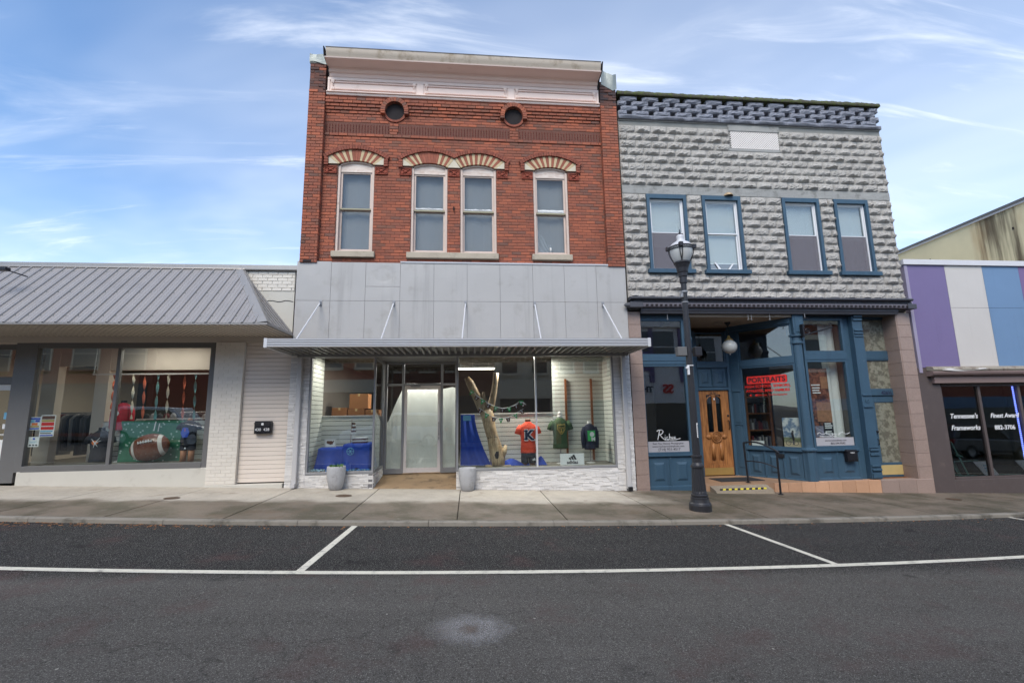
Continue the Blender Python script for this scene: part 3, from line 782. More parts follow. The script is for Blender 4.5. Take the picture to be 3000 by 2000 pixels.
    for i, xc in enumerate(BX):
        A = empty('window_arch', (xc, 0, 7.4), B)
        lim = [.635, .635]
        if i == 1: lim[1] = .58
        if i == 2: lim[0] = .58
        ai = math.asin(.42/RI); aL, aR = -math.asin(lim[0]/RE), math.asin(lim[1]/RE)
        n = 17
        P = lambda R, c, a: (xc+R*math.sin(a), c+R*math.cos(a))
        for k in range(n):
            e0, e1 = aL+(aR-aL)*k/n, aL+(aR-aL)*(k+1)/n; i0, i1 = -ai+2*ai*k/n, -ai+2*ai*(k+1)/n
            g = .0022
            q = MB().prism([P(RI, CI, i0+g), P(RE, CE, e0+g), P(RE, CE, e1-g), P(RI, CI, i1-g)], -.022+rnd.uniform(-.003, .003), .14)
            obj('voussoir', q, 'cream_stone' if pat[i][k] == 'W' else 'red_stone', A)
        for s, a, l in ((-1, aL, lim[0]), (1, aR, lim[1])):
            if l < .6: continue
            q = MB().prism([(xc+s*.424, 7.452), P(RE, CE, a+s*.003), (xc+s*.635, 7.452)], -.026, .14); obj('springer', q, 'cream_stone_pale', A)
        if i == 1: obj('springer', MB().prism([(-.495, 7.44), (-.34, 7.66), (-.195, 7.44)], -.026, .14), 'cream_stone_pale', A)
        # hood of header bricks
        h0, h1 = aL*1.0-(.09 if lim[0] > .6 else 0), aR+(.09 if lim[1] > .6 else 0)
        nb = int((h1-h0)*1.2/.062)
        for k in range(nb):
            a0, a1 = h0+(h1-h0)*k/nb+.003, h0+(h1-h0)*(k+1)/nb-.003
            q = MB().prism([P(RE+.004, CE, a0), P(RE+.10, CE, a0), P(RE+.10, CE, a1), P(RE+.004, CE, a1)], -.062+rnd.uniform(-.004, .004), .02)
            obj('hood_brick', q, 'brick_mid', A)
        for s, l in ((-1, lim[0]), (1, lim[1])):
            if l < .6: continue
            for zz in range(3):
                a, b = xc+s*.64, xc+s*.735
                obj('hood_brick', MB().cham(min(a, b), max(a, b), -.06, .02, 7.40+zz*.066, 7.40+zz*.066+.06), 'brick_mid', A)
    # terracotta tiles
    for a, b in tiles:
        T = empty('terracotta_tile', ((a+b)/2, 0, 7.21), B); xc = (a+b)/2; w = b-a
        m = MB(); m.box(a, b, -.012, .03, 7.212, 7.388)
        for q in ((a, b, 7.212, 7.228), (a, b, 7.372, 7.388)): m.box(q[0], q[1], -.03, -.012, q[2], q[3])
        for q in ((a, a+.016), (b-.016, b)): m.box(q[0], q[1], -.029, -.012, 7.228, 7.372)
        obj('plate', m, 'terracotta', T)
        r = MB(); r.add(*(lambda o: (o.v, o.f))(MB().lathe([(.0001, .03), (.022, .027), (.036, .012), (.04, 0)], n=12, caps=False).xf(Matrix.Translation((xc, -.012, 7.30)) @ Matrix.Rotation(PI/2, 4, 'X'))))
        for s in (-1, 1):
            for t in (-1, 1):
                pts = [(xc+s*(.04+.075*u*w/.28), -.018, 7.30+t*(.012+.045*math.sin(u*PI*.9))) for u in [j/7 for j in range(8)]]
                r.tube(pts, [.014*(1-.6*j/7) for j in range(8)], 6)
        obj('relief', r, 'terracotta', T, smooth=True)
    # sash windows
    for i, ((a, b), xc) in enumerate(zip(BW, BX)):
        W = empty('sash_window', (xc, 0, 5.3), B)
        fr = MB(); F = .055
        fr.box(a, a+F, .03, .16, 5.30, 7.47); fr.box(b-F, b, .03, .16, 5.30, 7.47); fr.box(a+F, b-F, .05, .16, 5.30, 5.345)
        obj('frame', fr, 'cream_frame', W, bevel=.006)
        # arched head board
        pts = [(a+F, 7.29)]+[(xc+RI*math.sin(t), CI+RI*math.cos(t)-.004) for t in [-.40+.8*k/12 for k in range(13)]]+[(b-F, 7.29)]
        pts = [(max(a+.004, min(b-.004, x)), z) for x, z in pts]
        obj('head_board', MB().prism(pts, .062, .12), 'peeling', W)
        arc = MB()
        for k in range(12):
            t0, t1 = -.44+.88*k/12, -.44+.88*(k+1)/12
            arc.prism([(xc+(RI-.035)*math.sin(t0), CI+(RI-.035)*math.cos(t0)), (xc+RI*math.sin(t0), CI+RI*math.cos(t0)-.003), (xc+RI*math.sin(t1), CI+RI*math.cos(t1)-.003), (xc+(RI-.035)*math.sin(t1), CI+(RI-.035)*math.cos(t1))], .03, .062)
        obj('head_trim', arc, 'cream_frame', W)
        S = .045
        for (z0, z1, y, nm, bt) in ((6.355, 7.29, .085, 'upper_sash', .03), (5.345, 6.375, .125, 'lower_sash', .055)):
            s = MB(); s.box(a+F, a+F+S, y, y+.04, z0, z1); s.box(b-F-S, b-F, y, y+.04, z0, z1); s.box(a+F+S, b-F-S, y+.001, y+.039, z0, z0+bt); s.box(a+F+S, b-F-S, y+.001, y+.039, z1-.035, z1)
            so = obj(nm, s, 'cream_frame', W, bevel=.003)
            obj('pane', MB().box(a+F+S-.004, b-F-S+.004, y+.02, y+.024, z0+bt-.004, z1-.031), 'glass_film', so)
        obj('meeting_rail', MB().box(a+F, b-F, .072, .084, 6.35, 6.385), 'olive_rail', W)
        bd = MB().grid(lambda u, v: (a+.06+(b-a-.12)*u, .23+.01*math.sin(u*9+i), 5.34+2.0*v), 6, 2)
        obj('inner_board', bd, 'window_board', W)
        if i in (1, 2, 3):
            cr = MB(); r2 = random.Random(i)
            def crum(u, v):
                x = a+F+S+.005+(b-a-2*F-2*S-.01)*u
                hgt = (.045 if i < 3 else .075)*(1+.5*fnoise(x*9, i, 0))
                return (x, .078-.012*math.sin(v*PI)+.01*fnoise(x*30, v*9, i), 6.387+v*max(.02, hgt)+.008*fnoise(x*40, v*5, i+4))
            cr.grid(crum, 26, 5); obj('crumpled_plastic', cr, 'curtain_white', W)
        if i == 3:
            cu = MB()
            def dr(u, v):
                x = a+F+S+.01+(b-a-2*F-2*S-.02)*u; z1 = 6.05-.95*u**.8+.08*math.sin(u*5)
                return (x, .21+.015*math.sin((u*2+v)*14), 5.40+max(0, (z1-5.40)*(1-u)**.35)*v)
            cu.grid(dr, 24, 14); obj('draped_curtain', cu, 'curtain_white', W, smooth=True)
            f = MB().lathe([(.0001, 0), (.03, 0), (.02, .03), (.035, .07), (.03, .12), (.012, .14), (.018, .16), (.02, .18), (.006, .2), (.0001, .21)], xc-.02, .17, 10, caps=False)
            f.v = [(x, y, z+5.405) for x, y, z in f.v]; obj('figurine', f, 'mannequin_white', W, smooth=True)
    for a, b in ((-3.12, -2.155), (-1.43, .71), (1.51, 2.48)):
        obj('window_sill', MB().box(a, b, -.08, .12, 5.15, 5.29), 'sandstone', B, bevel=.012)
    # small iron anchor between the paired windows
    an = MB().box(-.365, -.325, -.03, .0, 6.38, 6.42); an.box(-.355, -.335, -.05, -.03, 6.34, 6.44); obj('wall_anchor', an, 'soot_shade', B)
    # a missing brick under the left pier, its shaded gap coloured in as a dark box
    obj('brick_gap_shade', MB().box(-3.70, -3.52, -.126, -.1, 5.0, 5.05), 'soot_shade', B)
    # cornice
    K = empty('cornice', (0, -.1, 9.2), B); X0, X1 = -3.37, 3.30
    obj('bed_mould', MB().extx([(.0, 9.19), (-.085, 9.19), (-.095, 9.205), (-.10, 9.235), (-.125, 9.245), (-.125, 9.262), (-.06, 9.275), (0, 9.275)], X0-.01, X1+.01), 'cornice_paint', K)
    rope = MB()
    nbd = int((X1-X0)/.03)
    for k in range(nbd):
        x = X0+(X1-X0)*(k+.5)/nbd; rope.box(x-.009, x+.009, -.137, -.118, 9.243, 9.264)
    stuff(obj('rope_bead', rope, 'cornice_paint', K))
    obj('frieze', MB().box(X0, X1, -.055, 0, 9.27, 9.68), 'cornice_paint', K)
    rails = MB(); rails.box(X0, X1, -.078, -.055, 9.585, 9.665)
    for a, b in ((X0, X0+.05), (-1.25, -1.09), (.985, 1.145), (X1-.05, X1)): rails.box(a, b, -.077, -.055, 9.27, 9.585)
    obj('frieze_frame', rails, 'cornice_paint', K, bevel=.006)
    for a, b in ((X0+.09, -1.29), (-1.05, .945), (1.185, X1-.09)):
        Pn = empty('frieze_panel', (a, -.06, 9.3), K)
        for z in (9.355, 9.535):
            n = int((b-a-.1)/.022); pts = [(a+.05+(b-a-.1)*k/n, -.068, z) for k in range(n+1)]
            obj('rope_rod', MB().tube(pts, [.013 if k % 2 else .018 for k in range(n+1)], 6), 'cornice_pink', Pn)
        for x in (a+.03, b-.03):
            s = MB()
            for z in (9.335, 9.52): s.box(x-.034, x+.034, -.095, -.055, z, z+.062)
            for z in (9.366, 9.551): s.box(x-.012, x+.012, -.102, -.095, z-.012, z+.012)
            s.lathe([(.016, 9.397), (.028, 9.41), (.012, 9.43), (.024, 9.455), (.012, 9.48), (.026, 9.505), (.016, 9.52)], x, -.075, 8)
            obj('spindle_block', s, 'cornice_paint', Pn)
    obj('cove', MB().extx([(.0, 9.67), (-.08, 9.67), (-.09, 9.70), (-.10, 9.745), (-.135, 9.765), (-.15, 9.80), (-.155, 9.83), (-.20, 9.85), (0, 9.85)], X0+.03, X1-.03), 'cornice_pink', K)
    obj('corona', MB().extx([(.0, 9.852), (-.20, 9.852), (-.46, 9.872), (-.47, 9.895), (0, 9.895)], X0+.02, X1-.02), 'cornice_paint', K)
    gt = [(-.30, 9.897), (-.455, 9.897)]+[(-.465-.06*(1-math.cos(t*PI/2))-.02*math.sin(t*PI), 9.90+.17*t) for t in [k/8 for k in range(9)]]+[(-.53, 10.085), (-.30, 10.075)]
    obj('gutter', MB().extx(gt, X0+.06, X1-.04), 'gutter_paint', K, smooth=False)
    obj('gutter_edge', MB().box(X0+.055, X1-.035, -.537, -.30, 10.086, 10.098), 'dark_iron', K)
    for x, s in ((X0+.0, 1), (X1-.02, 1)):
        e = [(-.02, 9.66), (-.09, 9.67), (-.16, 9.80), (-.22, 9.86), (-.48, 9.90), (-.545, 10.09), (-.30, 10.10), (-.02, 9.95)]
        obj('end_plate', MB().extx(e, x+.005, x+.03), 'soot_shade', K)
    # torn sheet metal capping the piers
    def cap(u, v):
        x = -3.80+.46*u; return (x, -.135+.02*math.sin(u*7)*v, 9.98+.04*math.sin(u*4+1)*(1-v)-.0+.24*v-.03*u*v)
    m = MB().grid(cap, 6, 3); m.box(-3.80, -3.36, -.12, .3, 9.99, 10.15); obj('pier_cap', m, 'sheet_metal', B)
    def cap2(u, v):
        x = 3.36+.40*u; return (x, -.14+.03*math.sin(u*6)*v, 9.62+.22*abs(u-.75)+(.46-.05*u)*v+.06*math.sin(u*8)*v*(1-v))
    m = MB().grid(cap2, 8, 4); m.box(3.45, 3.755, -.12, .3, 9.8, 10.0); obj('pier_cap', m, 'sheet_metal', B)
    # grey metal panels
    sx = [-3.83, -3.08, -2.32, -1.55, -.79, -.03, .73, 1.5, 2.25, 3.02, 3.74]
    for i, (a, b) in enumerate(zip(sx, sx[1:])):
        for z0, z1 in ((2.96, 4.12), (4.12, 5.03)):
            cuts = [(z0, z1)] if not (i == 2 and z0 > 4) else [(z0, 4.455), (4.455, z1)]
            for c0, c1 in cuts:
                top = c1-(rnd.uniform(0, .02) if c1 > 5 else 0)
                def pf(u, v, a=a, b=b, c0=c0, top=top, i=i):
                    x = a+.003+(b-a-.006)*u; z = c0+.003+(top-c0-.006)*v
                    d = .011*fnoise(x*1.3+i*5, z*1.3, i)+.004*fnoise(x*4+i*3, z*4, i)+(.014*math.exp(-((u-.55)**2+(v-.45)**2)*14) if i == 2 and c1 > 5 else 0)
                    return (x, -.085+d*math.sin(PI*u)*math.sin(PI*v), z)
                m = MB().grid(pf, 8, 8)
                m.box(a+.004, b-.004, -.08, -.06, c0+.004, top-.004)
                obj('metal_panel', m, 'panel_metal', B, smooth=False)
    obj('panel_backing', MB().box(-3.82, 3.73, -.06, .008, 2.96, 5.0), 'stone_gap', B)
    obj('top_flashing', MB().extx([(-.1, 5.015), (-.105, 5.05), (-.02, 5.065), (.0, 5.05)], -1.55, 3.33), 'white_alum', B)
    return B
M_('red_stone_dark', (124, 70, 60), .85, .2, 8, .1, 50, .3, 80, isl=.12)
M_('cream_stone_pale', (198, 188, 168), .85, .12, 6, .06, 40, .25, 60)
M_('brick_mid', (134, 74, 58), .85, .2, 9, .1, 40, .3, 90, isl=.16, dirt=((80, 66, 52), .5, .7, 12, .5))
M_('cornice_pink', (226, 198, 187), .55, .07, 2, .03, 50, .08, 60)
BRICK = brick_building()

# ------------------------------------------------------------------ shopfront under the brick building
def slat_wall(parent, x0, x1, y, z0, z1, pitch=.1, side=None):
    """slat wall: dark backing and separate boards; side=(x, y0, y1, facing)"""
    w = empty('slat_wall', (x0, y, z0), parent); n = max(1, int((z1-z0)/pitch))
    if side is None: obj('backing', MB().box(x0, x1, y+.012, y+.03, z0, z1), 'slat_groove', w)
    else: obj('backing', MB().box(x0-.03, x0-.012, y, x1, z0, z1) if side > 0 else MB().box(x0+.012, x0+.03, y, x1, z0, z1), 'slat_groove', w)
    h = (z1-z0)/n
    me = MB().cham(-.5, .5, 0, 1, -.5, .5, .06).mesh('slat', 'slat')
    for k in range(n):
        zc = z0+h*(k+.5)
        if side is None: put('slat', me, w, ((x0+x1)/2, y, zc), (0, 0, 0), (x1-x0, .012, h-.011))
        else: put('slat', me, w, (x0, (y+x1)/2, zc), (0, 0, -PI/2*(1 if side < 0 else -1)), (x1-y, .012, h-.011))
    return w
def spot(parent_label, x, y, z, power, group, name='ceiling_spot', size=.06):
    t = thing(name, parent_label, 'light', (x, y, z), group)
    obj('housing', MB().lathe([(size, z), (size*1.15, z+.015), (size*.8, z+.05)], x, y, 14), 'white_trim', t)
    obj('lens', MB().lathe([(.0001, z-.004), (size*.8, z-.003), (size*.9, z+.002)], x, y, 14, caps=False), 'lit_lamp', t)
    if power:
        ld = bpy.data.lights.new('lamp', 'AREA'); ld.shape = 'DISK'; ld.size = .12; ld.energy = power; ld.color = (1, .94, .86)
        lo = bpy.data.objects.new('lamp', ld); COL.objects.link(lo); lo.location = (x, y, z-.02); lo.parent = t; lo.matrix_parent_inverse = WM[t].inverted()
    return t
def brick_shopfront():
    B = BRICK
    # canopy
    C = thing('canopy', 'flat white metal canopy hung on five rods over the brick building shopfront', 'canopy', (-.08, -.7, 2.9))
    X0, X1, YF, YB, ZB, ZT = -3.87, 3.72, -1.40, -.10, 2.88, 3.05
    prof = [(YF+.02, ZB)]
    for k in range(5):
        z = ZB+.008+k*.032; prof += [(YF+.012, z), (YF-.014, z+.006), (YF-.014, z+.022), (YF+.012, z+.026)]
    prof += [(YF, ZT), (YF+.05, ZT), (YF+.05, ZB)]
    obj('fascia', MB().extx(prof, X0+.06, X1-.06), 'white_alum', C)
    for a, b in ((X0, X0+.06), (X1-.06, X1)):
        obj('corner_cap', MB().box(a, b, YF-.016, YF+.06, ZB-.004, ZT+.004), 'white_alum', C)
    for a, b in ((X0+.004, X0+.05), (X1-.05, X1-.004)):
        obj('end_fascia', MB().box(a, b, YF+.06, YB, ZB+.002, ZT), 'white_alum', C)
    obj('deck', MB().box(X0+.05, X1-.05, YF+.05, YB, ZB+.085, ZB+.10), 'deck_metal', C)
    n = 54; w = (X1-X0-.12)/n
    rm = MB().add([(-.034, 0, .07), (-.022, 0, 0), (.022, 0, 0), (.034, 0, .07), (-.034, 1, .07), (-.022, 1, 0), (.022, 1, 0), (.034, 1, .07)],
                  [(0, 1, 5, 4), (1, 2, 6, 5), (2, 3, 7, 6), (0, 3, 2, 1), (4, 5, 6, 7)]).mesh('deck_rib', 'deck_metal')
    for k in range(n): put('deck_rib', rm, C, (X0+.06+w*(k+.5), YF+.05, ZB+.018), (0, 0, 0), (1.0, YB-YF-.10, 1))
    obj('rear_beam', MB().box(X0+.18, X1-.05, -.17, -.086, 2.845, 2.955), 'deck_metal', C, bevel=.006)
    for (xa, xb) in ((-3.28, -3.35), (-1.68, -1.73), (-.07, -.13), (1.53, 1.48), (3.15, 3.18)):
        R = empty('hanger_rod', (xa, -.09, 4.07), C)
        obj('rod', MB().tube([(xa, -.13, 4.05), (xb, -1.22, 3.055)], .016, 8), 'white_alum', R)
        b = MB().box(xa-.03, xa+.03, -.10, -.086, 4.0, 4.13); b.box(xa-.012, xa+.012, -.15, -.10, 4.02, 4.09); obj('bracket', b, 'grey_alum', R)
        obj('foot', MB().box(xb-.025, xb+.025, -1.25, -1.19, 3.04, 3.065), 'dark_trim', R)
    # ledger stone piers and bulkheads
    S = empty('stone_cladding', (0, 0, 0), B); core = MB(); st = MB(); r = random.Random(5)
    def clad(x0, x1, z0, z1, y, xf=None):
        o = MB(); c = MB(); c.box(x0, x1, y+.012, y+.10, z0, z1); z = z0
        while z < z1-.004:
            h = min(r.choice((.022, .028, .034)), z1-z); x = x0
            while x < x1-.002:
                L = min(r.uniform(.07, .26), x1-x)
                o.cham(x+.001, x+L-.001, y+r.uniform(-.012, .008), y+.02, z+.001, z+h-.001, .0025); x += L
            z += h
        if xf is not None: o.xf(xf); c.xf(xf)
        st.add(o.v, o.f); core.add(c.v, c.f)
    clad(-3.86, -3.45, -.1, 2.90, -.03); clad(3.34, 3.74, -.35, 2.94, -.03)
    clad(-3.45, -2.04, -.1, .345, -.03); clad(-.27, 3.34, -.35, .335, -.03)
    # return bulkhead left of the door recess
    clad(0, 1.12, -.1, .345, 0, Matrix.Translation((-2.035, -.03, 0)) @ Matrix.Rotation(PI/2, 4, 'Z'))
    core.box(-3.86, -3.45, .08, .2, -.1, 2.9); core.box(3.34, 3.74, .08, .2, -.35, 2.9)
    obj('cladding_core', core, 'stone_gap', S); stuff(obj('ledge_stones', st, 'ledge_stone', S))
    obj('stucco_header', MB().box(-3.86, 3.74, .0, .2, 2.905, 3.1), 'grey_alum', B)
    for x in (-3.64, 3.56):
        P = empty('downpipe', (x, -.1, 0), B)
        obj('pipe', MB().cham(x-.05, x+.05, -.13, -.04, zs(x)+.05, 2.85, .012), 'downpipe', P)
        for z in (.28, 2.55): obj('strap', MB().box(x-.075, x+.075, -.06, -.035, z, z+.03), 'downpipe', P)
        obj('outlet', MB().box(x-.045, x+.045, -.19, -.04, zs(x)+.02, zs(x)+.10), 'downpipe' if x < 0 else 'black_metal', P)
    # display windows
    def bay(x0, x1, z0, z1, mull):
        w = empty('shop_window', (x0, 0, z0), B)
        f = MB(); f.box(x0, x0+.04, -.02, .06, z0, z1); f.box(x1-.04, x1, -.02, .06, z0, z1); f.box(x0, x1, -.03, .07, z0-.05, z0); f.box(x0+.04, x1-.04, -.019, .06, z1-.03, z1)
        obj('frame', f, 'grey_alum', w, bevel=.004)
        xs = [x0+.04]+mull+[x1-.04]
        for m in mull: obj('mullion', MB().box(m-.018, m+.018, -.018, .05, z0, z1-.03), 'white_alum', w, bevel=.003)
        for a, b in zip(xs, xs[1:]): obj('pane', MB().box(a, b, .016, .022, z0, z1-.03), 'glass', w)
    bay(-3.45, -2.04, .40, 2.87, []); bay(-.27, 3.34, .39, 2.88, [1.52])
    # returns of the door recess
    L = empty('return_window', (-2.06, 0, .4), B)
    f = MB(); f.box(-2.085, -2.035, .06, 1.12, .35, .41); f.box(-2.085, -2.035, .06, 1.12, 2.80, 2.87)
    f.box(-2.085, -2.035, 1.06, 1.12, .41, 2.80); obj('frame', f, 'grey_alum', L)
    obj('pane', MB().box(-2.063, -2.057, .06, 1.06, .41, 2.80), 'glass', L)
    R = empty('return_window', (-.26, 0, .4), B)
    f = MB(); f.box(-.275, -.225, .06, 1.12, .35, .41); f.box(-.275, -.225, .06, 1.12, 2.80, 2.87); obj('frame', f, 'grey_alum', R)
    obj('pane', MB().box(-.252, -.246, .06, 1.12, .41, 2.80), 'glass', R)
    obj('recess_bulkhead', MB().box(-.275, -.225, .07, 1.12, -.2, .35), 'ledge_stone', B)
    obj('recess_ceiling', MB().box(-2.035, -.275, -.02, 1.25, 2.872, 2.90), 'deck_metal', B)
    # sloping threshold
    obj('threshold', MB().add([(-2.035, -.02, zs(-2.0)-.0), (-.275, -.02, zs(-.27)+.012), (-2.035, 1.3, .19), (-.275, 1.3, .19), (-2.035, -.02, -.2), (-.275, -.02, -.2), (-2.035, 1.3, -.2), (-.275, 1.3, -.2)],
        [(0, 1, 3, 2), (0, 4, 5, 1), (4, 6, 7, 5), (2, 3, 7, 6), (0, 2, 6, 4), (1, 5, 7, 3)]), 'ramp_concrete', B)
    # entrance screen
    E = empty('entrance', (-1.15, 1.15, .19), B); Y = 1.13
    f = MB()
    for a, b in ((-2.035, -1.985), (-1.63, -1.575), (-.685, -.63), (-.33, -.275)): f.box(a, b, Y, Y+.09, .19, 2.87)
    for a, b in ((-1.985, -1.63), (-1.575, -.685), (-.63, -.33)):
        f.box(a, b, Y+.003, Y+.085, 2.285, 2.335); f.box(a, b, Y+.003, Y+.085, 2.82, 2.87)
        if a != -1.575: f.box(a, b, Y+.003, Y+.085, .19, .31)
    obj('frame', f, 'grey_alum', E, bevel=.004)
    for a, b in ((-1.985, -1.63), (-1.575, -.685), (-.63, -.33)):
        obj('pane', MB().box(a, b, Y+.04, Y+.046, 2.335, 2.82), 'glass_dark', E)
        if a != -1.575: obj('pane', MB().box(a, b, Y+.04, Y+.046, .31, 2.285), 'glass', E)
    Dr = empty('door', (-1.13, Y, .2), E)
    d = MB(); d.box(-1.57, -1.50, Y+.01, Y+.06, .205, 2.28); d.box(-.76, -.69, Y+.01, Y+.06, .205, 2.28); d.box(-1.50, -.76, Y+.012, Y+.058, .205, .32); d.box(-1.50, -.76, Y+.012, Y+.058, 2.19, 2.28)
    obj('door_frame', d, 'chipped_white', Dr, bevel=.004)
    obj('door_pane', MB().box(-1.50, -.76, Y+.03, Y+.036, .32, 2.19), 'glass', Dr)
    h = MB().tube([(-.725, Y-.0, 1.08), (-.725, Y-.05, 1.09), (-.725, Y-.05, 1.38), (-.725, Y-.0, 1.39)], .012, 8); h.box(-.735, -.715, Y+.0, Y+.012, .97, 1.05)
    obj('handle', h, 'grey_alum', Dr)
    obj('door_closer', MB().box(-1.42, -1.18, Y-.03, Y+.0, 2.255, 2.285), 'grey_alum', Dr)
    # paper hung behind the entrance
    def paper(pts, lab):
        m = MB(); n = len(pts); m.add([(x, 1.26, z) for x, z in pts], [tuple(range(n))])
        bm = bmesh.new(); me = bpy.data.meshes.new('t'); me.from_pydata(m.v, [], m.f); bm.from_mesh(me)
        bmesh.ops.triangulate(bm, faces=bm.faces); bmesh.ops.subdivide_edges(bm, edges=bm.edges, cuts=6, use_grid_fill=True)
        for v in bm.verts: v.co.y += .02*fnoise(v.co.x*2.4, v.co.z*2.0, 3)+.010*fnoise(v.co.x*7, v.co.z*6, 1)
        bm.to_mesh(me); bm.free(); me.materials.append(MAT['white_paper'])
        tag(put('paper_sheet', me), lab, 'paper', 'paper hung behind the entrance')
    paper([(-1.99, .3), (-1.61, .3), (-1.61, 2.25), (-1.72, 2.02), (-1.85, 1.72), (-1.95, 1.45), (-1.99, 1.40)], 'white paper sheet with a torn corner behind the sidelight, hinge side of the door')
    paper([(-1.55, .26), (-.72, .26), (-.72, 2.24), (-1.55, 2.24)], 'white paper sheet covering the glass door of the brick building shop')
    paper([(-.65, .3), (-.31, .3), (-.31, 2.22), (-.40, 2.25), (-.65, 2.2)], 'white paper sheet behind the sidelight next to the large display window')
    # rooms behind the glass
    I = empty('shop_interior', (0, 2, .3), B)
    obj('room_ceiling', MB().box(-3.6, 3.56, .2, 9, 2.98, 3.06), 'dim_wall', I)
    obj('room_floor', MB().box(-3.6, 3.56, 1.3, 9, .12, .19), 'display_floor', I)
    obj('room_back', MB().box(-3.6, 3.56, 8.8, 8.95, .1, 3), 'dim_wall', I)
    obj('room_side', MB().box(-3.62, -3.52, .1, 9, -.2, 3.0), 'dim_wall', I); obj('room_side', MB().box(3.48, 3.6, .1, 9, -.2, 3.0), 'dim_wall', I)
    obj('display_floor', MB().box(-3.5, -2.09, .03, 1.0, .0, .395), 'display_floor', I); obj('display_floor', MB().box(-.22, 3.48, .03, 1.0, .0, .385), 'display_floor', I)
    slat_wall(I, -3.46, -2.10, .95, .40, 1.56)
    slat_wall(I, -3.44, .95, .10, .40, 2.95, side=1)
    slat_wall(I, -.20, 2.07, .95, .39, 1.56)
    slat_wall(I, 2.07, 3.36, .94, .39, 2.95)
    slat_wall(I, 3.36, .94, .08, .39, 2.95, side=-1)
    obj('half_wall_cap', MB().box(-3.46, -2.10, .93, 1.02, 1.56, 1.585), 'white_trim', I); obj('half_wall_cap', MB().box(-.20, 2.07, .93, 1.02, 1.56, 1.585), 'white_trim', I)
    for x in (2.40, 3.05): obj('wall_standard', MB().box(x-.025, x+.025, .895, .93, .42, 2.4), 'pine_dark', I)
    for x, lab in ((-2.95, 'small ceiling spot at the top of the display window with the blue table'),): spot(lab, x, .5, 2.93, 11, 'ceiling spots of the brick building shop')
    for x, lab in ((.9, 'first lit ceiling spot above the bare tree trunk'), (1.35, 'second lit ceiling spot, above the orange shirt'), (1.75, 'third lit ceiling spot, right beside the window mullion')):
        spot(lab, x, .62, 2.93, 15, 'ceiling spots of the brick building shop')
    for x, y, lab in ((-1.5, 1.75, 'added unseen lamp brightening the paper of the sidelight with the torn corner'), (-.7, 1.75, 'added unseen lamp brightening the papered glass door')): spot(lab, x, y, 2.93, 26, 'ceiling spots of the brick building shop')  # unseen lamps added to light the entrance paper from behind
    t = thing('light_tube', 'short white tube light high in the large display window', 'light', (.15, 3.0, 2.9))
    obj('tube', MB().box(-.3, .75, 3.0, 3.12, 2.86, 2.90), 'lit_tube', t); obj('fitting', MB().box(-.34, .79, 2.98, 3.14, 2.90, 2.97), 'white_trim', t)
brick_shopfront()

# ------------------------------------------------------------------ grey block building
def rock_mesh(seed, nx=12, nz=7, amp=.058, material='rockface', pillow=False):
    r = random.Random(seed); off = r.uniform(0, 100)
    def f(u, v):
        x, z = u-.5, v-.5
        eu = min(1, min(u, 1-u)/.17)
        if pillow: pv = min(1, min(v, 1-v)*4)
        else: pv = (v/.22 if v < .22 else (1-v)/.78*1.05)
        pv = max(0, min(1, pv)); h = amp*pv*(.08+.92*eu)*(1+.7*fnoise(u*3.1+off, v*2.2, seed)+.65*fnoise(u*8+off, v*5, 2)+.35*fnoise(u*17+off, v*9, 4))
        if u in (0, 1) or v in (0, 1): h = 0
        return (x, -max(0, h), z)
    m = MB().grid(f, nx, nz)
    m.add([(-.5, 0, -.5), (.5, 0, -.5), (.5, 0, .5), (-.5, 0, .5), (-.5, .06, -.5), (.5, .06, -.5), (.5, .06, .5), (-.5, .06, .5)], [(0, 1, 5, 4), (1, 2, 6, 5), (2, 3, 7, 6), (3, 0, 4, 7)])
    return m
GW = [(4.40, 5.43), (5.84, 6.86), (7.98, 8.99), (9.40, 10.35)]
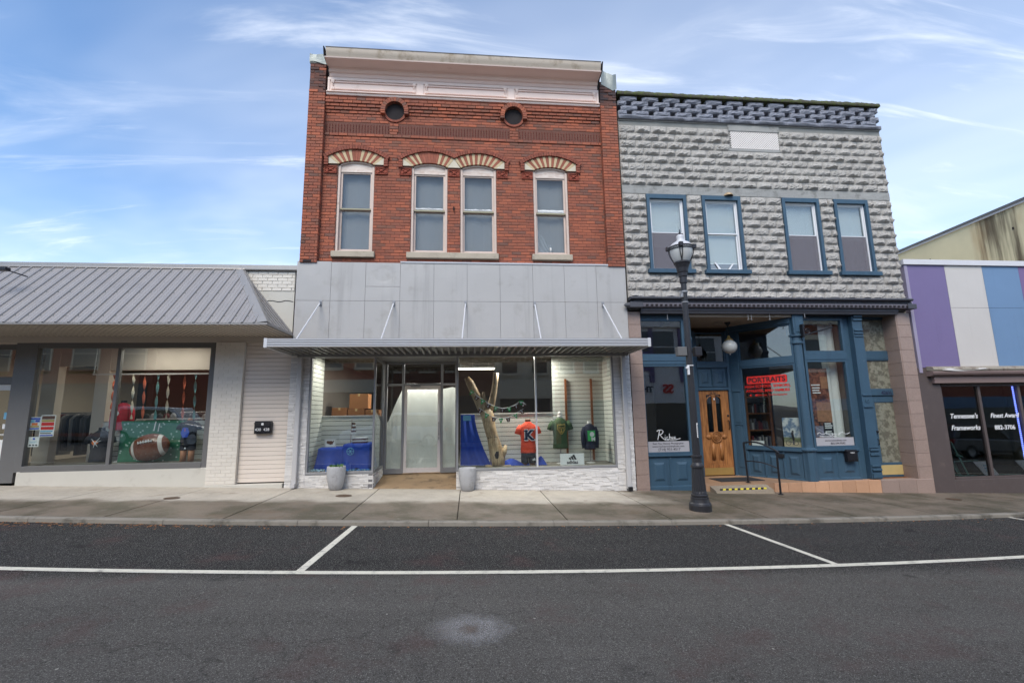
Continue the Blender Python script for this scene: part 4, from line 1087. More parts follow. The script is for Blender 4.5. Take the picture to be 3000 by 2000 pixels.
def grey_building():
    G = thing('block_building', 'two storey building of grey rock faced blocks with blue shopfront', 'building', (7.4, 0, -.3))
    X0, X1 = 3.80, 11.03
    sh = MB(); sh.box(X0, X0+.15, .3, 14, -.5, 9.3); sh.box(X1-.15, X1, .3, 14, -.5, 9.3); sh.box(X0+.15, X1-.15, 13.8, 14, -.5, 9.3); sh.box(X0+.15, X1-.15, .3, 13.8, 8.9, 9.05)
    obj('shell', sh, 'smooth_block', G)
    wl = MB(); xs = [X0]
    for a, b in GW: xs += [a, b]
    xs.append(X1)
    for i in range(0, len(xs), 2): wl.box(xs[i], xs[i+1], .012, .3, 3.95, 9.02)
    for a, b in GW: wl.box(a, b, .012, .3, 3.95, 4.9); wl.box(a, b, .012, .3, 6.9, 9.02)
    wall = obj('wall', wl, 'block_mortar', G)
    var = [rock_mesh(i) for i in range(12)]; meshes = [m.mesh('block', 'rockface') for m in var]
    blocks = []; CH, BL = .2065, .42; VENT = (6.75, 8.11)
    rows = [4.24+CH*k for k in range(13)]+[7.145+.204*k for k in range(8)]
    for ri, z0 in enumerate(rows):
        h = CH if ri < 13 else .204; zm = z0+h/2; bl = []
        if 4.86 < zm < 4.98: bl += [(a-.09, b+.1) for a, b in GW]
        elif 4.86 < zm < 6.95: bl += GW
        if 8.15 < zm < 8.92: bl += [VENT]
        x = X0-(BL/2 if ri % 2 else 0)+rnd.uniform(-.01, .01)
        while x < X1:
            a, b = max(x, X0), min(x+BL, X1); x += BL
            for u, v in subtract(a, b, bl):
                if v-u > .06: blocks.append((u, v, z0, z0+h))
    blocks.sort(key=lambda q: (Vector(((q[0]+q[1])/2, 0, (q[2]+q[3])/2))-CAMP).length/(q[1]-q[0])**.5)
    rest = MB()
    for i, (a, b, c, d) in enumerate(blocks):
        k = rnd.randrange(12); mx = Matrix.LocRotScale(Vector(((a+b)/2, 0, (c+d)/2)), None, Vector((b-a-.004, 1, d-c-.004)))
        if i < 300: put('block', meshes[k], wall, ((a+b)/2, 0, (c+d)/2), (0, 0, 0), (b-a-.004, rnd.uniform(.85, 1.2), d-c-.004))
        else: rest.add([tuple(mx @ Vector(v)) for v in var[k].v], var[k].f)
    if rest.v: stuff(obj('blockwork', rest, 'rockface', wall))
    # plain bands
    x = X0
    for w in (1.8, 1.75, 1.85, 1.83):
        rough = .01
        obj('lintel_band', MB().grid(lambda u, v: (x+.003+(w-.006)*u, -.012-rough*abs(fnoise((x+w*u)*6, v*3, 1)), 6.925+.216*v), 16, 4), 'smooth_block', G); x += w
    obj('vent_lintel', MB().cham(6.72, 8.14, -.02, .1, 8.725, 8.90, .012), 'smooth_block', G); obj('vent_sill', MB().cham(6.70, 8.16, -.012, .1, 8.165, 8.245, .01), 'smooth_block', G)
    obj('top_course', MB().cham(X0, X1, -.015, .05, 8.78, 8.925, .02) if False else MB().box(X0, X1, -.008, .05, 8.905, 8.935), 'smooth_block', G)
    # stepping out under the lattice
    for k in range(8):
        a = X0+.003+(X1-X0+.02)*k/8; b = a+(X1-X0+.02)/8-.006
        m = rock_mesh(40+k, 12, 4, .035, pillow=True); obj('ledge_block', m.xf(Matrix.LocRotScale(Vector(((a+b)/2, -.055, 8.985)), None, Vector((b-a, 1, .10)))), 'rockface_blue', G, smooth=True)
        obj('ledge_core', MB().box(a, b, -.05, .3, 8.937, 9.035), 'smooth_block', G)
    # open lattice of blocks
    lm = []
    for s in range(6):
        m = rock_mesh(70+s, 8, 4, .03, pillow=True); m.v = [(x, y if y < .05 else .30, z) for x, y, z in m.v]; m.box(-.499, .499, .0, .30, -.499, .499)
        lm.append(m.mesh('lattice_block', 'rockface_blue', smooth=False))
    for r in range(4):
        z = 9.036+.134*r; x = X0-(.287 if r % 2 == 0 else 0)+.02
        if r % 2 == 0: x = X0-.18
        else: x = X0+.11
        x = X0+(-.20 if r in (0, 2) else .08)-.0
        while x < X1-.05:
            a, b = max(x, X0), min(x+.435, X1)
            if b-a > .1: put('lattice_block', lm[rnd.randrange(6)], G, ((a+b)/2, -.03, z+.066), (0, 0, 0), (b-a, 1, .130))
            x += .575
    # coping with moss
    cp = MB().grid(lambda u, v: (X0-.02+(X1-X0+.05)*u, [-.10, -.11, -.09, .32, .34][round(v*4)], [9.572, 9.60, 9.672, 9.68, 9.572][round(v*4)]+(.022*fnoise(u*60, v*3, 5)+.012*fnoise(u*240, v*5, 6) if v > .3 else .004*fnoise(u*90, v))), 240, 4)
    cp.box(X0-.018, X1+.028, -.085, .33, 9.572, 9.60); obj('coping', cp, 'mossy_coping', G)
    # attic vent lattice
    V = empty('attic_vent', (7.43, 0, 8.25), G); a, b, c, d = 6.775, 8.09, 8.25, 8.72
    obj('vent_shade_sheet', MB().box(a, b, .0105, .0115, c, d), 'soot_shade', V)  # thin dark sheet painting the shade behind the lattice
    la = MB(); p = .062
    def strip(u0, s, y):
        # diagonal strap clipped to the opening
        pts = []
        x0, z0 = u0, c; L = (d-c); x1 = u0+s*L
        t0, t1 = 0, 1
        for lo, hi, x_, dx in ((a, b, x0, s*L),):
            if dx == 0: return
            ta, tb = (lo-x_)/dx, (hi-x_)/dx; t0, t1 = max(t0, min(ta, tb)), min(t1, max(ta, tb))
        if t1-t0 < .02: return
        xa, za, xb, zb = x0+s*L*t0, z0+L*t0, x0+s*L*t1, z0+L*t1; w = .019
        la.add([(xa-w, y, za), (xa+w, y, za), (xb+w, y, zb), (xb-w, y, zb)], [(0, 1, 2, 3)])
    u = a-(d-c)
    while u < b: strip(u, 1, -.004); u += p
    u = a
    while u < b+(d-c): strip(u, -1, .0); u += p
    for q in ((a, b, c, c+.012), (a, b, d-.012, d)): la.box(q[0], q[1], -.006, .002, q[2], q[3])
    stuff(obj('lattice', la, 'lattice_white', V))
    # upper windows
    for i, (a, b) in enumerate(GW):
        W = empty('sash_window', ((a+b)/2, 0, 4.9), G)
        cs = MB(); cw = .078
        cs.box(a, a+cw, -.045, .12, 4.97, 6.91); cs.box(b-cw, b, -.045, .12, 4.97, 6.91); cs.box(a+cw, b-cw, -.044, .12, 6.80, 6.91)
        obj('casing', cs, 'blue_paint', W, bevel=.005)
        obj('sill', MB().box(a-.06, b+.09, -.09, .12, 4.87, 4.97), 'blue_paint', W, bevel=.006)
        x0, x1 = a+cw, b-cw; f = .035
        fr = MB(); fr.box(x0, x0+f, .03, .12, 4.97, 6.80); fr.box(x1-f, x1, .03, .12, 4.97, 6.80); fr.box(x0+f, x1-f, .032, .118, 6.765, 6.80); fr.box(x0+f, x1-f, .032, .118, 4.97, 5.0)
        obj('frame', fr, 'vinyl_white', W)
        for nm, z0, z1, y in (('upper_sash', 5.92, 6.765, .05), ('lower_sash', 5.0, 5.945, .075)):
            s = MB(); g = .028; s.box(x0+f, x0+f+g, y, y+.025, z0, z1); s.box(x1-f-g, x1-f, y, y+.025, z0, z1); s.box(x0+f+g, x1-f-g, y+.001, y+.024, z0, z0+g); s.box(x0+f+g, x1-f-g, y+.001, y+.024, z1-g, z1)
            so = obj(nm, s, 'vinyl_white', W); obj('pane', MB().box(x0+f+g-.003, x1-f-g+.003, y+.012, y+.016, z0+g-.003, z1-g+.003), 'glass', so)
        # blinds behind the glass
        bot = [5.62, 5.20, 5.90, 5.88][i]; zb = 6.74
        bd = MB(); z = zb
        while z > bot:
            bd.extx([(.145, z), (.128, z-.0215), (.1295, z-.0225), (.1465, z-.001)], x0+f, x1-f); z -= .0225
        bd.box(x0+f, x1-f, .125, .15, 6.735, 6.765); bd.box(x0+f, x1-f, .128, .146, bot-.03, bot-.008)
        stuff(obj('blind', bd, 'blind', W))
        if i != 1: obj('insect_screen', MB().box(x0+f, x1-f, .048, .050, 5.0, 5.93), 'screen_mesh', W)
        else:
            k = MB(); k.add([(x0+.16, .06, 5.20), (x0+.20, .06, 5.20), (x0+.33, .06, 5.02), (x0+.27, .06, 5.02)], [(0, 1, 2, 3)]); k.add([(x1-.22, .06, 5.18), (x1-.18, .06, 5.18), (x1-.30, .06, 5.02), (x1-.35, .06, 5.02)], [(0, 1, 2, 3)])
            k.xf(Matrix.Identity(4)); kk = MB()
            for j in (0, 4): q = k.v[j:j+4]; kk.add(q+[(x, y+.015, z) for x, y, z in q], [(0, 1, 2, 3), (7, 6, 5, 4), (0, 4, 5, 1), (1, 5, 6, 2), (2, 6, 7, 3), (3, 7, 4, 0)])
            obj('prop_stick', kk, 'vinyl_white', W)
            obj('side_louvre', MB().box(x0+f, x1-f, .10, .11, 5.02, 5.16), 'screen_grey', W)
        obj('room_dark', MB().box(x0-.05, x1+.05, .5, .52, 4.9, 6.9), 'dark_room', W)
    obj('nest', MB().lathe([(.12, 0), (.10, .05), (.04, .09), (.0001, .1)], 6.55, -.03, 12, caps=False).xf(Matrix.Translation((0, 0, 6.91))), 'dead_wood', G)
    # cast iron cornice over the shopfront
    K = empty('iron_cornice', (7.4, -.1, 3.9), G); A, Bx = 3.76, 11.06
    top = [(-.02, 4.24)]+[(-.20+.0-.05*math.sin(t), 4.205+.035*math.cos(t)) for t in [PI*k/6 for k in range(7)]]+[(-.14, 4.165), (-.02, 4.165)]
    obj('roll_mould', MB().extx(top, A+.02, Bx-.05), 'dark_iron', K, smooth=False)
    obj('bead_band', MB().box(A+.05, Bx-.02, -.16, .0, 4.09, 4.164), 'dark_iron', K); obj('dentil_band', MB().extx([(.0, 3.99), (-.17, 3.99), (-.20, 4.0), (-.215, 4.07), (-.19, 4.088), (0, 4.088)], A, Bx), 'dark_iron_pale', K)
    bd = MB(); x = A+.25
    while x < Bx-.1: bd.box(x-.011, x+.011, -.178, -.158, 4.125, 4.15); x += .042
    stuff(obj('beads', bd, 'dark_iron', K))
    dm = MB().box(-.03, .03, -.014, 0, -.02, .02).mesh('dentil', 'soot_shade'); x = A+.42
    while x < Bx-.2: put('dentil', dm, K, (x, -.205, 4.036)); x += .115
    obj('frieze', MB().extx([(.06, 3.86), (-.10, 3.86), (-.11, 3.90), (-.13, 3.93), (-.13, 3.987), (.06, 3.987)], A+.30, Bx-.38), 'dark_iron', K)
    obj('end_block', MB().box(A-.0, A+.32, -.235, -.02, 3.975, 4.10), 'dark_iron', K, bevel=.01); obj('end_block', MB().box(Bx-.2, Bx+.03, -.235, -.02, 3.975, 4.10), 'dark_iron', K, bevel=.01)
    sp = MB().lathe([(.0001, -.13), (.045, -.07), (.07, 0), (.05, .03)], 0, 0, 10).xf(Matrix.Translation((A-.01, -.17, 4.04)) @ Matrix.Rotation(PI/2, 4, 'Y'))
    obj('end_boss', sp, 'dark_iron', K)
    # granite piers
    for a, b in ((3.76, 4.06), (10.70, 11.05)):
        P = empty('granite_pier', ((a+b)/2, 0, -.4), G); obj('pier_core', MB().box(a+.004, b-.004, -.008, .3, -.6, 3.92), 'granite_joint', P)
        z = 3.915; k = 0
        while z > -.5:
            obj('granite_tile', MB().cham(a, b, -.03+rnd.uniform(-.002, .002), .0, z-.312, z-.004, .003), 'granite', P); z -= .313
        if b > 5:
            z = 3.915
            while z > -.1: obj('granite_tile', MB().box(a-.03, a, -.02, .40, z-.312, z-.004), 'granite', P); z -= .313
    return G
M_('dark_iron_pale', (112, 108, 116), .55, .16, 3, .08, 40, .2, 50, metal=.15)
t_ = NT('screen_mesh'); _tr = t_.n('ShaderNodeBsdfTransparent'); _df = t_.n('ShaderNodeBsdfDiffuse'); _df.inputs[0].default_value = srgb((128, 124, 130)); _mx = t_.n('ShaderNodeMixShader'); _mx.inputs[0].default_value = .6
t_.l(_tr.outputs[0], _mx.inputs[1]); t_.l(_df.outputs[0], _mx.inputs[2]); t_.l(_mx.outputs[0], t_.out.inputs[0]); MAT['screen_mesh'] = t_.m
GREY = grey_building()

# ------------------------------------------------------------------ blue shopfront of the grey building
def blue_front():
    G = GREY
    Y = .05
    F = empty('shopfront', (7.4, 0, -.3), G)
    def bar(x0, x1, y0, y1, z0, z1, name='rail', xf=None, bevel=.005): return obj(name, MB().box(x0, x1, y0, y1, z0, z1), 'blue_paint', F, bevel=bevel, xf=xf)
    # left bay
    bar(4.06, 5.16, .10, .16, 3.76, 3.86); bar(4.06, 5.16, .06, .16, 2.66, 2.86)
    bar(4.06, 5.16, .05, .14, 2.745, 2.765, 'drip_rail')
    framed(F, 4.06, 5.16, 2.86, 3.76, .08, .05, .07, 'blue_paint', 'glass', 'transom_window')
    framed(F, 4.06, 5.16, .58, 2.66, .07, .05, .08, 'blue_paint', 'glass', 'display_window')
    bar(4.06, 5.16, .03, .16, .54, .58, 'sill_rail'); bar(4.06, 5.16, .10, .16, -.30, .54, 'bulkhead')
    raised_panel(F, 4.085, 4.60, -.13, .53, .06, 'blue_paint'); raised_panel(F, 4.625, 5.14, -.13, .53, .06, 'blue_paint')
    bar(4.06, 4.085, .055, .12, -.30, .54, 'stile'); bar(4.60, 4.625, .055, .12, -.30, .54, 'stile'); bar(5.14, 5.16, .055, .12, -.30, .54, 'stile'); bar(4.085, 5.14, .056, .12, -.30, -.13, 'rail')
    # slim post by the recess
    p = MB().lathe([(.075, -.3), (.075, .55), (.095, .57), (.095, .60), (.062, .63), (.058, 3.1), (.08, 3.14), (.06, 3.18), (.09, 3.25), (.09, 3.30), (.06, 3.32), (.07, 3.86)], 5.25, .06, 14)
    obj('corner_post', p, 'blue_paint', F, smooth=False); bar(5.16, 5.34, .07, .2, -.3, 3.86, 'post_board')
    # left splay of the recess
    A0, B0 = Vector((5.34, .1)), Vector((5.98, 1.36)); d0 = (B0-A0); L0 = d0.length
    X0 = Matrix.Translation((A0.x, A0.y, 0)) @ Matrix.Rotation(math.atan2(d0.y, d0.x), 4, 'Z')
    for z0, z1 in ((-.2, .54), (2.64, 2.84), (3.62, 3.86)): bar(0, L0, 0, .08, z0, z1, 'rail', X0)
    framed(F, 0, L0, .54, 2.64, 0, .06, .07, 'blue_paint', 'glass', 'splay_window', X0); framed(F, 0, L0, 2.84, 3.62, 0, .06, .07, 'blue_paint', 'glass', 'splay_transom', X0)
    # back of the recess: door, panels, transom
    Yd = 1.36
    bar(5.96, 6.08, Yd, Yd+.12, -.2, 3.70, 'jamb'); bar(6.92, 7.03, Yd, Yd+.12, -.2, 3.70, 'jamb')
    bar(6.08, 6.92, Yd+.002, Yd+.11, 2.10, 2.17); bar(6.08, 6.92, Yd+.03, Yd+.11, 2.17, 2.70, 'panel_board'); bar(6.08, 6.92, Yd-.01, Yd+.11, 2.70, 2.83)
    raised_panel(F, 6.10, 6.49, 2.19, 2.68, Yd+.008, 'blue_paint'); raised_panel(F, 6.51, 6.90, 2.19, 2.68, Yd+.008, 'blue_paint')
    framed(F, 6.08, 6.92, 2.83, 3.66, Yd+.02, .04, .06, 'blue_paint', 'glass_dark', 'transom_window')
    Dr = empty('wooden_door', (6.5, Yd, -.11), F); y = Yd+.045
    dm = MB(); dm.box(6.085, 6.30, y, y+.05, -.10, 2.095); dm.box(6.70, 6.915, y, y+.05, -.10, 2.095); dm.box(6.30, 6.70, y+.001, y+.049, -.10, .18); dm.box(6.30, 6.70, y+.001, y+.049, .88, 1.0); dm.box(6.30, 6.70, y+.001, y+.049, 1.98, 2.095); dm.box(6.45, 6.55, y-.004, y+.049, 1.0, 1.98); dm.box(6.30, 6.70, y+.015, y+.04, .18, .88)
    obj('leaf', dm, 'oak', Dr, bevel=.006)
    for a, b in ((6.33, 6.45), (6.55, 6.67)): obj('light', MB().box(a, b, y+.02, y+.026, 1.0, 1.98), 'glass_dark', Dr)
    ar = MB()
    for k in range(14):
        t0, t1 = PI*k/14, PI*(k+1)/14
        ar.tube([(6.50+.20*math.cos(t), y-.006, 1.84+.12*math.sin(t)) for t in (t0, t1)], .012, 6)
    obj('arch_mould', ar, 'oak', Dr)
    md = MB()
    for R, r in ((.135, .016), (.085, .012), (.045, .01)): md.tube([(6.50+R*math.cos(2*PI*k/24), y-.006, .88+R*math.sin(2*PI*k/24)) for k in range(25)], r, 6)
    md.lathe([(.0001, .02), (.03, .016), (.04, 0)], n=12, caps=False); n_ = len(md.v)
    md.v = [v if i < n_-36 else tuple((Matrix.Translation((6.5, y, .88)) @ Matrix.Rotation(PI/2, 4, 'X')) @ Vector(v)) for i, v in enumerate(md.v)]
    for s in (-1, 1):
        md.add(*(lambda o: (o.v, o.f))(MB().loft([(6.5+s*.22, y-.002, .88-.06, .02, .012), (6.5+s*.22, y-.004, .88, .09, .02), (6.5+s*.22, y-.002, .88+.06, .02, .012)], 12)))
        md.add(*(lambda o: (o.v, o.f))(MB().loft([(6.5+s*.11, y-.002, .30, .05, .014), (6.5+s*.11, y-.004, .55, .05, .022), (6.5+s*.10, y-.002, .72, .03, .012)], 12)))
    obj('carved_rosette', md, 'oak', Dr, smooth=True)
    obj('kick_plate', MB().box(6.11, 6.89, y-.006, y, -.09, .09), 'brass', Dr)
    hd = MB().tube([(6.86, y, 1.30), (6.86, y-.05, 1.28), (6.86, y-.055, 1.10), (6.86, y, 1.07)], .012, 8); hd.lathe([(.028, 0), (.03, .015), (.0001, .02)], n=12); k0 = len(hd.v)-36
    hd.v = [v if i < k0 else tuple((Matrix.Translation((6.86, y, 1.42)) @ Matrix.Rotation(PI/2, 4, 'X')) @ Vector(v)) for i, v in enumerate(hd.v)]
    obj('handle', hd, 'black_metal', Dr)
    obj('door_knocker', MB().loft([(6.5, y-.02, 1.83, .012, .01), (6.5, y-.025, 1.86, .02, .015), (6.5, y-.02, 1.89, .012, .01)], 10), 'vinyl_white', Dr)
    text('426', .11, (6.49, y-.006, 1.985), 'ink_black', Dr, 'door_number', shear=.15)
    # splayed window with the red lettering
    A, Bq = Vector((7.0, 1.36)), Vector((7.9, .06)); d = Bq-A; Lw = d.length
    XF = Matrix.Translation((A.x, A.y, 0)) @ Matrix.Rotation(math.atan2(d.y, d.x), 4, 'Z')
    bar(0, .25, -.01, .12, -.2, 3.70, 'jamb', XF)
    for z0, z1 in ((.10, 1.16), (1.24, 2.02)):
        q = MB(); q.box(.05, .19, -.022, -.01, z0, z1); obj('jamb_moulding', q, 'blue_paint', F, xf=XF, bevel=.006)
    bar(.03, .24, -.03, -.01, 1.175, 1.215, 'jamb_band', XF); bar(.03, .24, -.03, -.01, 2.04, 2.08, 'jamb_band', XF)
    bar(.25, Lw, .0, .10, 2.68, 2.82, 'rail', XF); bar(.25, Lw, -.02, .10, .56, .62, 'sill_rail', XF); bar(.25, Lw, .05, .10, -.2, .56, 'bulkhead', XF); bar(0, Lw, -.03, .1, 3.66, 3.80, 'head_beam', XF)
    framed(F, .25, Lw, .62, 2.68, .01, .045, .06, 'blue_paint', 'glass', 'display_window', XF)
    framed(F, .25, Lw, 2.82, 3.66, .01, .045, .06, 'blue_paint', 'glass', 'transom_window', XF)
    for a, b in ((.27, .66), (.69, 1.10), (1.13, 1.54)): raised_panel(F, a, b, -.09, .54, .012, 'blue_paint', XF)
    for a, b in ((.25, .27), (.66, .69), (1.10, 1.13), (1.54, Lw)): bar(a, b, .008, .06, -.2, .56, 'stile', XF)
    bar(.25, Lw, .009, .06, -.2, -.09, 'rail', XF)
    obj('mail_slot', MB().box(.98, 1.14, -.004, .012, .40, .49), 'black_metal', F, xf=XF)
    # lettering on the glass
    S = empty('window_lettering', (7.5, .7, 2.1), F); ly = .03
    bx = MB(); x0, x1, z0, z1, r = .40, 1.37, 2.225, 2.42, .04
    pts = []
    for cx, cz, a0 in ((x1-r, z1-r, 0), (x0+r, z1-r, 90), (x0+r, z0+r, 180), (x1-r, z0+r, 270)):
        for k in range(5): t = math.radians(a0+22.5*k); pts.append((cx+r*math.cos(t), cz+r*math.sin(t)))
    obj('red_plate', bx.prism(pts, ly, ly+.003), 'ink_red', S, xf=XF)
    text('PORTRAITS', .175, (.885, ly-.002, 2.262), 'ink_black', S, xf=XF, offset=.004)
    text('HIGH SCHOOL SENIORS,', .098, (.885, ly, 2.125), 'ink_red', S, xf=XF, offset=.002)
    text('ATHLETES, AND FAMILIES', .091, (.885, ly, 2.015), 'ink_red', S, xf=XF, offset=.002)
    text('@Ricchee_ThePhotographer', .062, (.98, ly, 1.915), 'ink_red', S, xf=XF)
    for x in (.47, .54, .61): 
        q = MB().lathe([(.026, 0), (.026, .003)], 0, 0, 16).xf(Matrix.Translation((x, ly+.003, 1.935)) @ Matrix.Rotation(PI/2, 4, 'X')); obj('badge', q, 'ink_red' if x != .54 else 'ink_black', S, xf=XF)
    # corner column
    cx, cy = 8.04, .10
    c = MB().lathe([(.15, -.11), (.15, .56)], cx, cy, 8); obj('column_plinth', c, 'blue_paint', F, bevel=.006)
    c = MB().lathe([(.155, .56), (.185, .59), (.185, .62), (.125, .66), (.12, .72), (.112, 3.12), (.15, 3.15), (.15, 3.19), (.115, 3.22), (.112, 3.30), (.16, 3.33), (.16, 3.37)], cx, cy, 18); obj('column_shaft', c, 'blue_paint', F, smooth=False)
    bar(cx-.13, cx+.15, cy-.13, cy+.15, 3.37, 3.86, 'column_head'); obj('head_panel', MB().box(cx-.08, cx+.10, cy-.142, cy-.13, 3.42, 3.80), 'blue_paint', F, bevel=.008)
    # right bay
    a, b = 8.22, 9.34
    bar(a, b, .14, .2, 3.80, 3.86); bar(a, b, .10, .2, 2.76, 2.92); bar(a, b, .06, .2, .56, .62, 'sill_rail'); bar(a, b, .14, .2, -.12, .56, 'bulkhead')
    framed(F, a, b, 2.92, 3.80, .11, .06, .08, 'blue_paint', 'glass', 'transom_window'); framed(F, a, b, .62, 2.76, .11, .06, .08, 'blue_paint', 'glass', 'display_window')
    raised_panel(F, 8.25, 8.76, -.07, .54, .10, 'blue_paint'); raised_panel(F, 8.79, 9.31, -.07, .54, .10, 'blue_paint')
    for p0, p1 in ((8.22, 8.25), (8.76, 8.79), (9.31, 9.34)): bar(p0, p1, .095, .15, -.12, .56, 'stile')
    bar(8.25, 9.31, .096, .15, -.12, -.07)
    # pilasters and side door
    bar(9.34, 9.52, .16, .30, -.12, 3.86, 'pilaster_board')
    bar(9.52, 9.78, .02, .40, -.10, 3.86, 'pilaster')
    for z, h, o in ((3.80, .06, .05), (3.72, .05, .035), (3.46, .04, .03), (3.38, .04, .03), (3.31, .03, .02), (1.86, .035, .03), (1.58, .03, .03), (.62, .03, .02), (.55, .05, .035), (.44, .06, .03), (.18, .05, .03), (.09, .05, .045), (-.08, .12, .03)):
        bar(9.535, 9.765, .02-o, .02, z, z+h, 'pilaster_band')
    obj('roundel', MB().lathe([(.05, 0), (.055, .012), (.03, .014), (.028, .004), (.0001, .012)], 0, 0, 14, caps=False).xf(Matrix.Translation((9.65, .02, 1.74)) @ Matrix.Rotation(PI/2, 4, 'X')), 'blue_paint', F)
    y = .33
    bar(9.78, 10.03, y+.02, y+.10, -.12, 3.86, 'jamb'); bar(10.90, 10.99, y-.02, y+.10, -.12, 3.86, 'jamb')
    for z0, z1 in ((3.84, 3.90), (2.78, 2.97), (1.87, 2.01)): bar(10.03, 10.90, y, y+.08, z0, z1)
    framed(F, 10.03, 10.90, 2.97, 3.84, y+.01, .03, .06, 'blue_paint', 'frosted_film', 'transom_window'); framed(F, 10.03, 10.90, 2.01, 2.78, y+.01, .03, .06, 'blue_paint', 'frosted_film', 'transom_window')
    D2 = empty('side_door', (10.46, y, -.12), F); dd = MB(); yy = y+.03
    dd.box(10.035, 10.15, yy, yy+.045, -.115, 1.865); dd.box(10.78, 10.895, yy, yy+.045, -.115, 1.865); dd.box(10.15, 10.78, yy+.001, yy+.044, -.115, .23); dd.box(10.15, 10.78, yy+.001, yy+.044, 1.70, 1.865)
    obj('leaf', dd, 'blue_paint', D2, bevel=.005); obj('door_pane', MB().box(10.15, 10.78, yy+.02, yy+.026, .23, 1.70), 'frosted_film', D2)
    obj('kick_plate', MB().box(10.10, 10.83, yy-.006, yy, -.06, .17), 'gold_plate', D2)
    h = MB().lathe([(.018, 0), (.03, .03), (.03, .05), (.0001, .06)], 0, 0, 12).xf(Matrix.Translation((10.09, yy, .98)) @ Matrix.Rotation(PI/2, 4, 'X')); h.tube([(10.09, yy, .80), (10.09, yy-.05, .78), (10.09, yy-.05, .68), (10.09, yy, .66)], .009, 6); obj('handle', h, 'black_metal', D2)
    text('426½', .125, (10.49, y-.002, 1.895), 'ink_navy', F, 'door_number', offset=.004)
    # recess floor, base, ceiling
    fl = MB().prism([(5.16, 0), (9.6, 0)][:2]+[(9.6, -.2), (5.16, -.2)], 0, 1) if False else MB()
    fl.add([(5.20, -.04, -.11), (8.0, -.04, -.11), (7.1, 1.36, -.11), (5.9, 1.36, -.11), (5.20, -.04, -.6), (8.0, -.04, -.6), (7.1, 1.36, -.6), (5.9, 1.36, -.6)], [(0, 1, 2, 3), (0, 4, 5, 1), (1, 5, 6, 2), (2, 6, 7, 3), (3, 7, 4, 0)])
    obj('recess_floor', fl, 'orange_tile_floor', F)
    x = 7.0
    while x < 9.6:
        w = min(.335, 9.66-x); obj('base_tile', MB().cham(x+.002, x+w-.002, -.055, .14, -.6, -.112, .004), 'orange_tile', F); x += w
    x = 9.66
    while x < 11.0:
        w = min(.45, 11.05-x); obj('base_stone', MB().cham(x+.002, x+w-.002, -.06, .40, -.6, -.122, .005), 'granite', F); x += w
    obj('recess_ceiling', MB().box(5.2, 8.0, .0, 1.45, 3.80, 3.86), 'stipple_ceiling', F)
    md = MB()
    for R in (.34, .27, .16): md.tube([(6.62+R*math.cos(2*PI*k/28), .65+R*math.sin(2*PI*k/28), 3.798) for k in range(29)], .02, 6)
    obj('ceiling_medallion', md, 'stipple_ceiling', F)
    # rooms behind
    I = empty('shop_interior', (7, 3, 0), G)
    obj('room_floor', MB().box(3.95, 10.9, .2, 9, -.2, -.12), 'pine_dark', I); obj('room_ceiling', MB().box(3.95, 10.9, 1.5, 9, 3.88, 3.94), 'dim_wall', I); obj('room_ceiling', MB().box(3.95, 5.2, .2, 1.5, 3.88, 3.94), 'dim_wall', I); obj('room_ceiling', MB().box(8.0, 10.9, .2, 1.5, 3.88, 3.94), 'dim_wall', I)
    obj('room_back', MB().box(3.95, 10.9, 7.0, 7.1, -.2, 3.9), 'dim_wall', I); obj('room_partition', MB().box(9.36, 9.5, .3, 7, -.2, 3.9), 'dim_wall', I)
    obj('partition', MB().box(4.1, 5.3, 2.4, 2.5, -.1, 2.6), 'dark_room', I)
M_('orange_tile_floor', (158, 126, 100), .5, .12, 3, .08, 30)
blue_front()

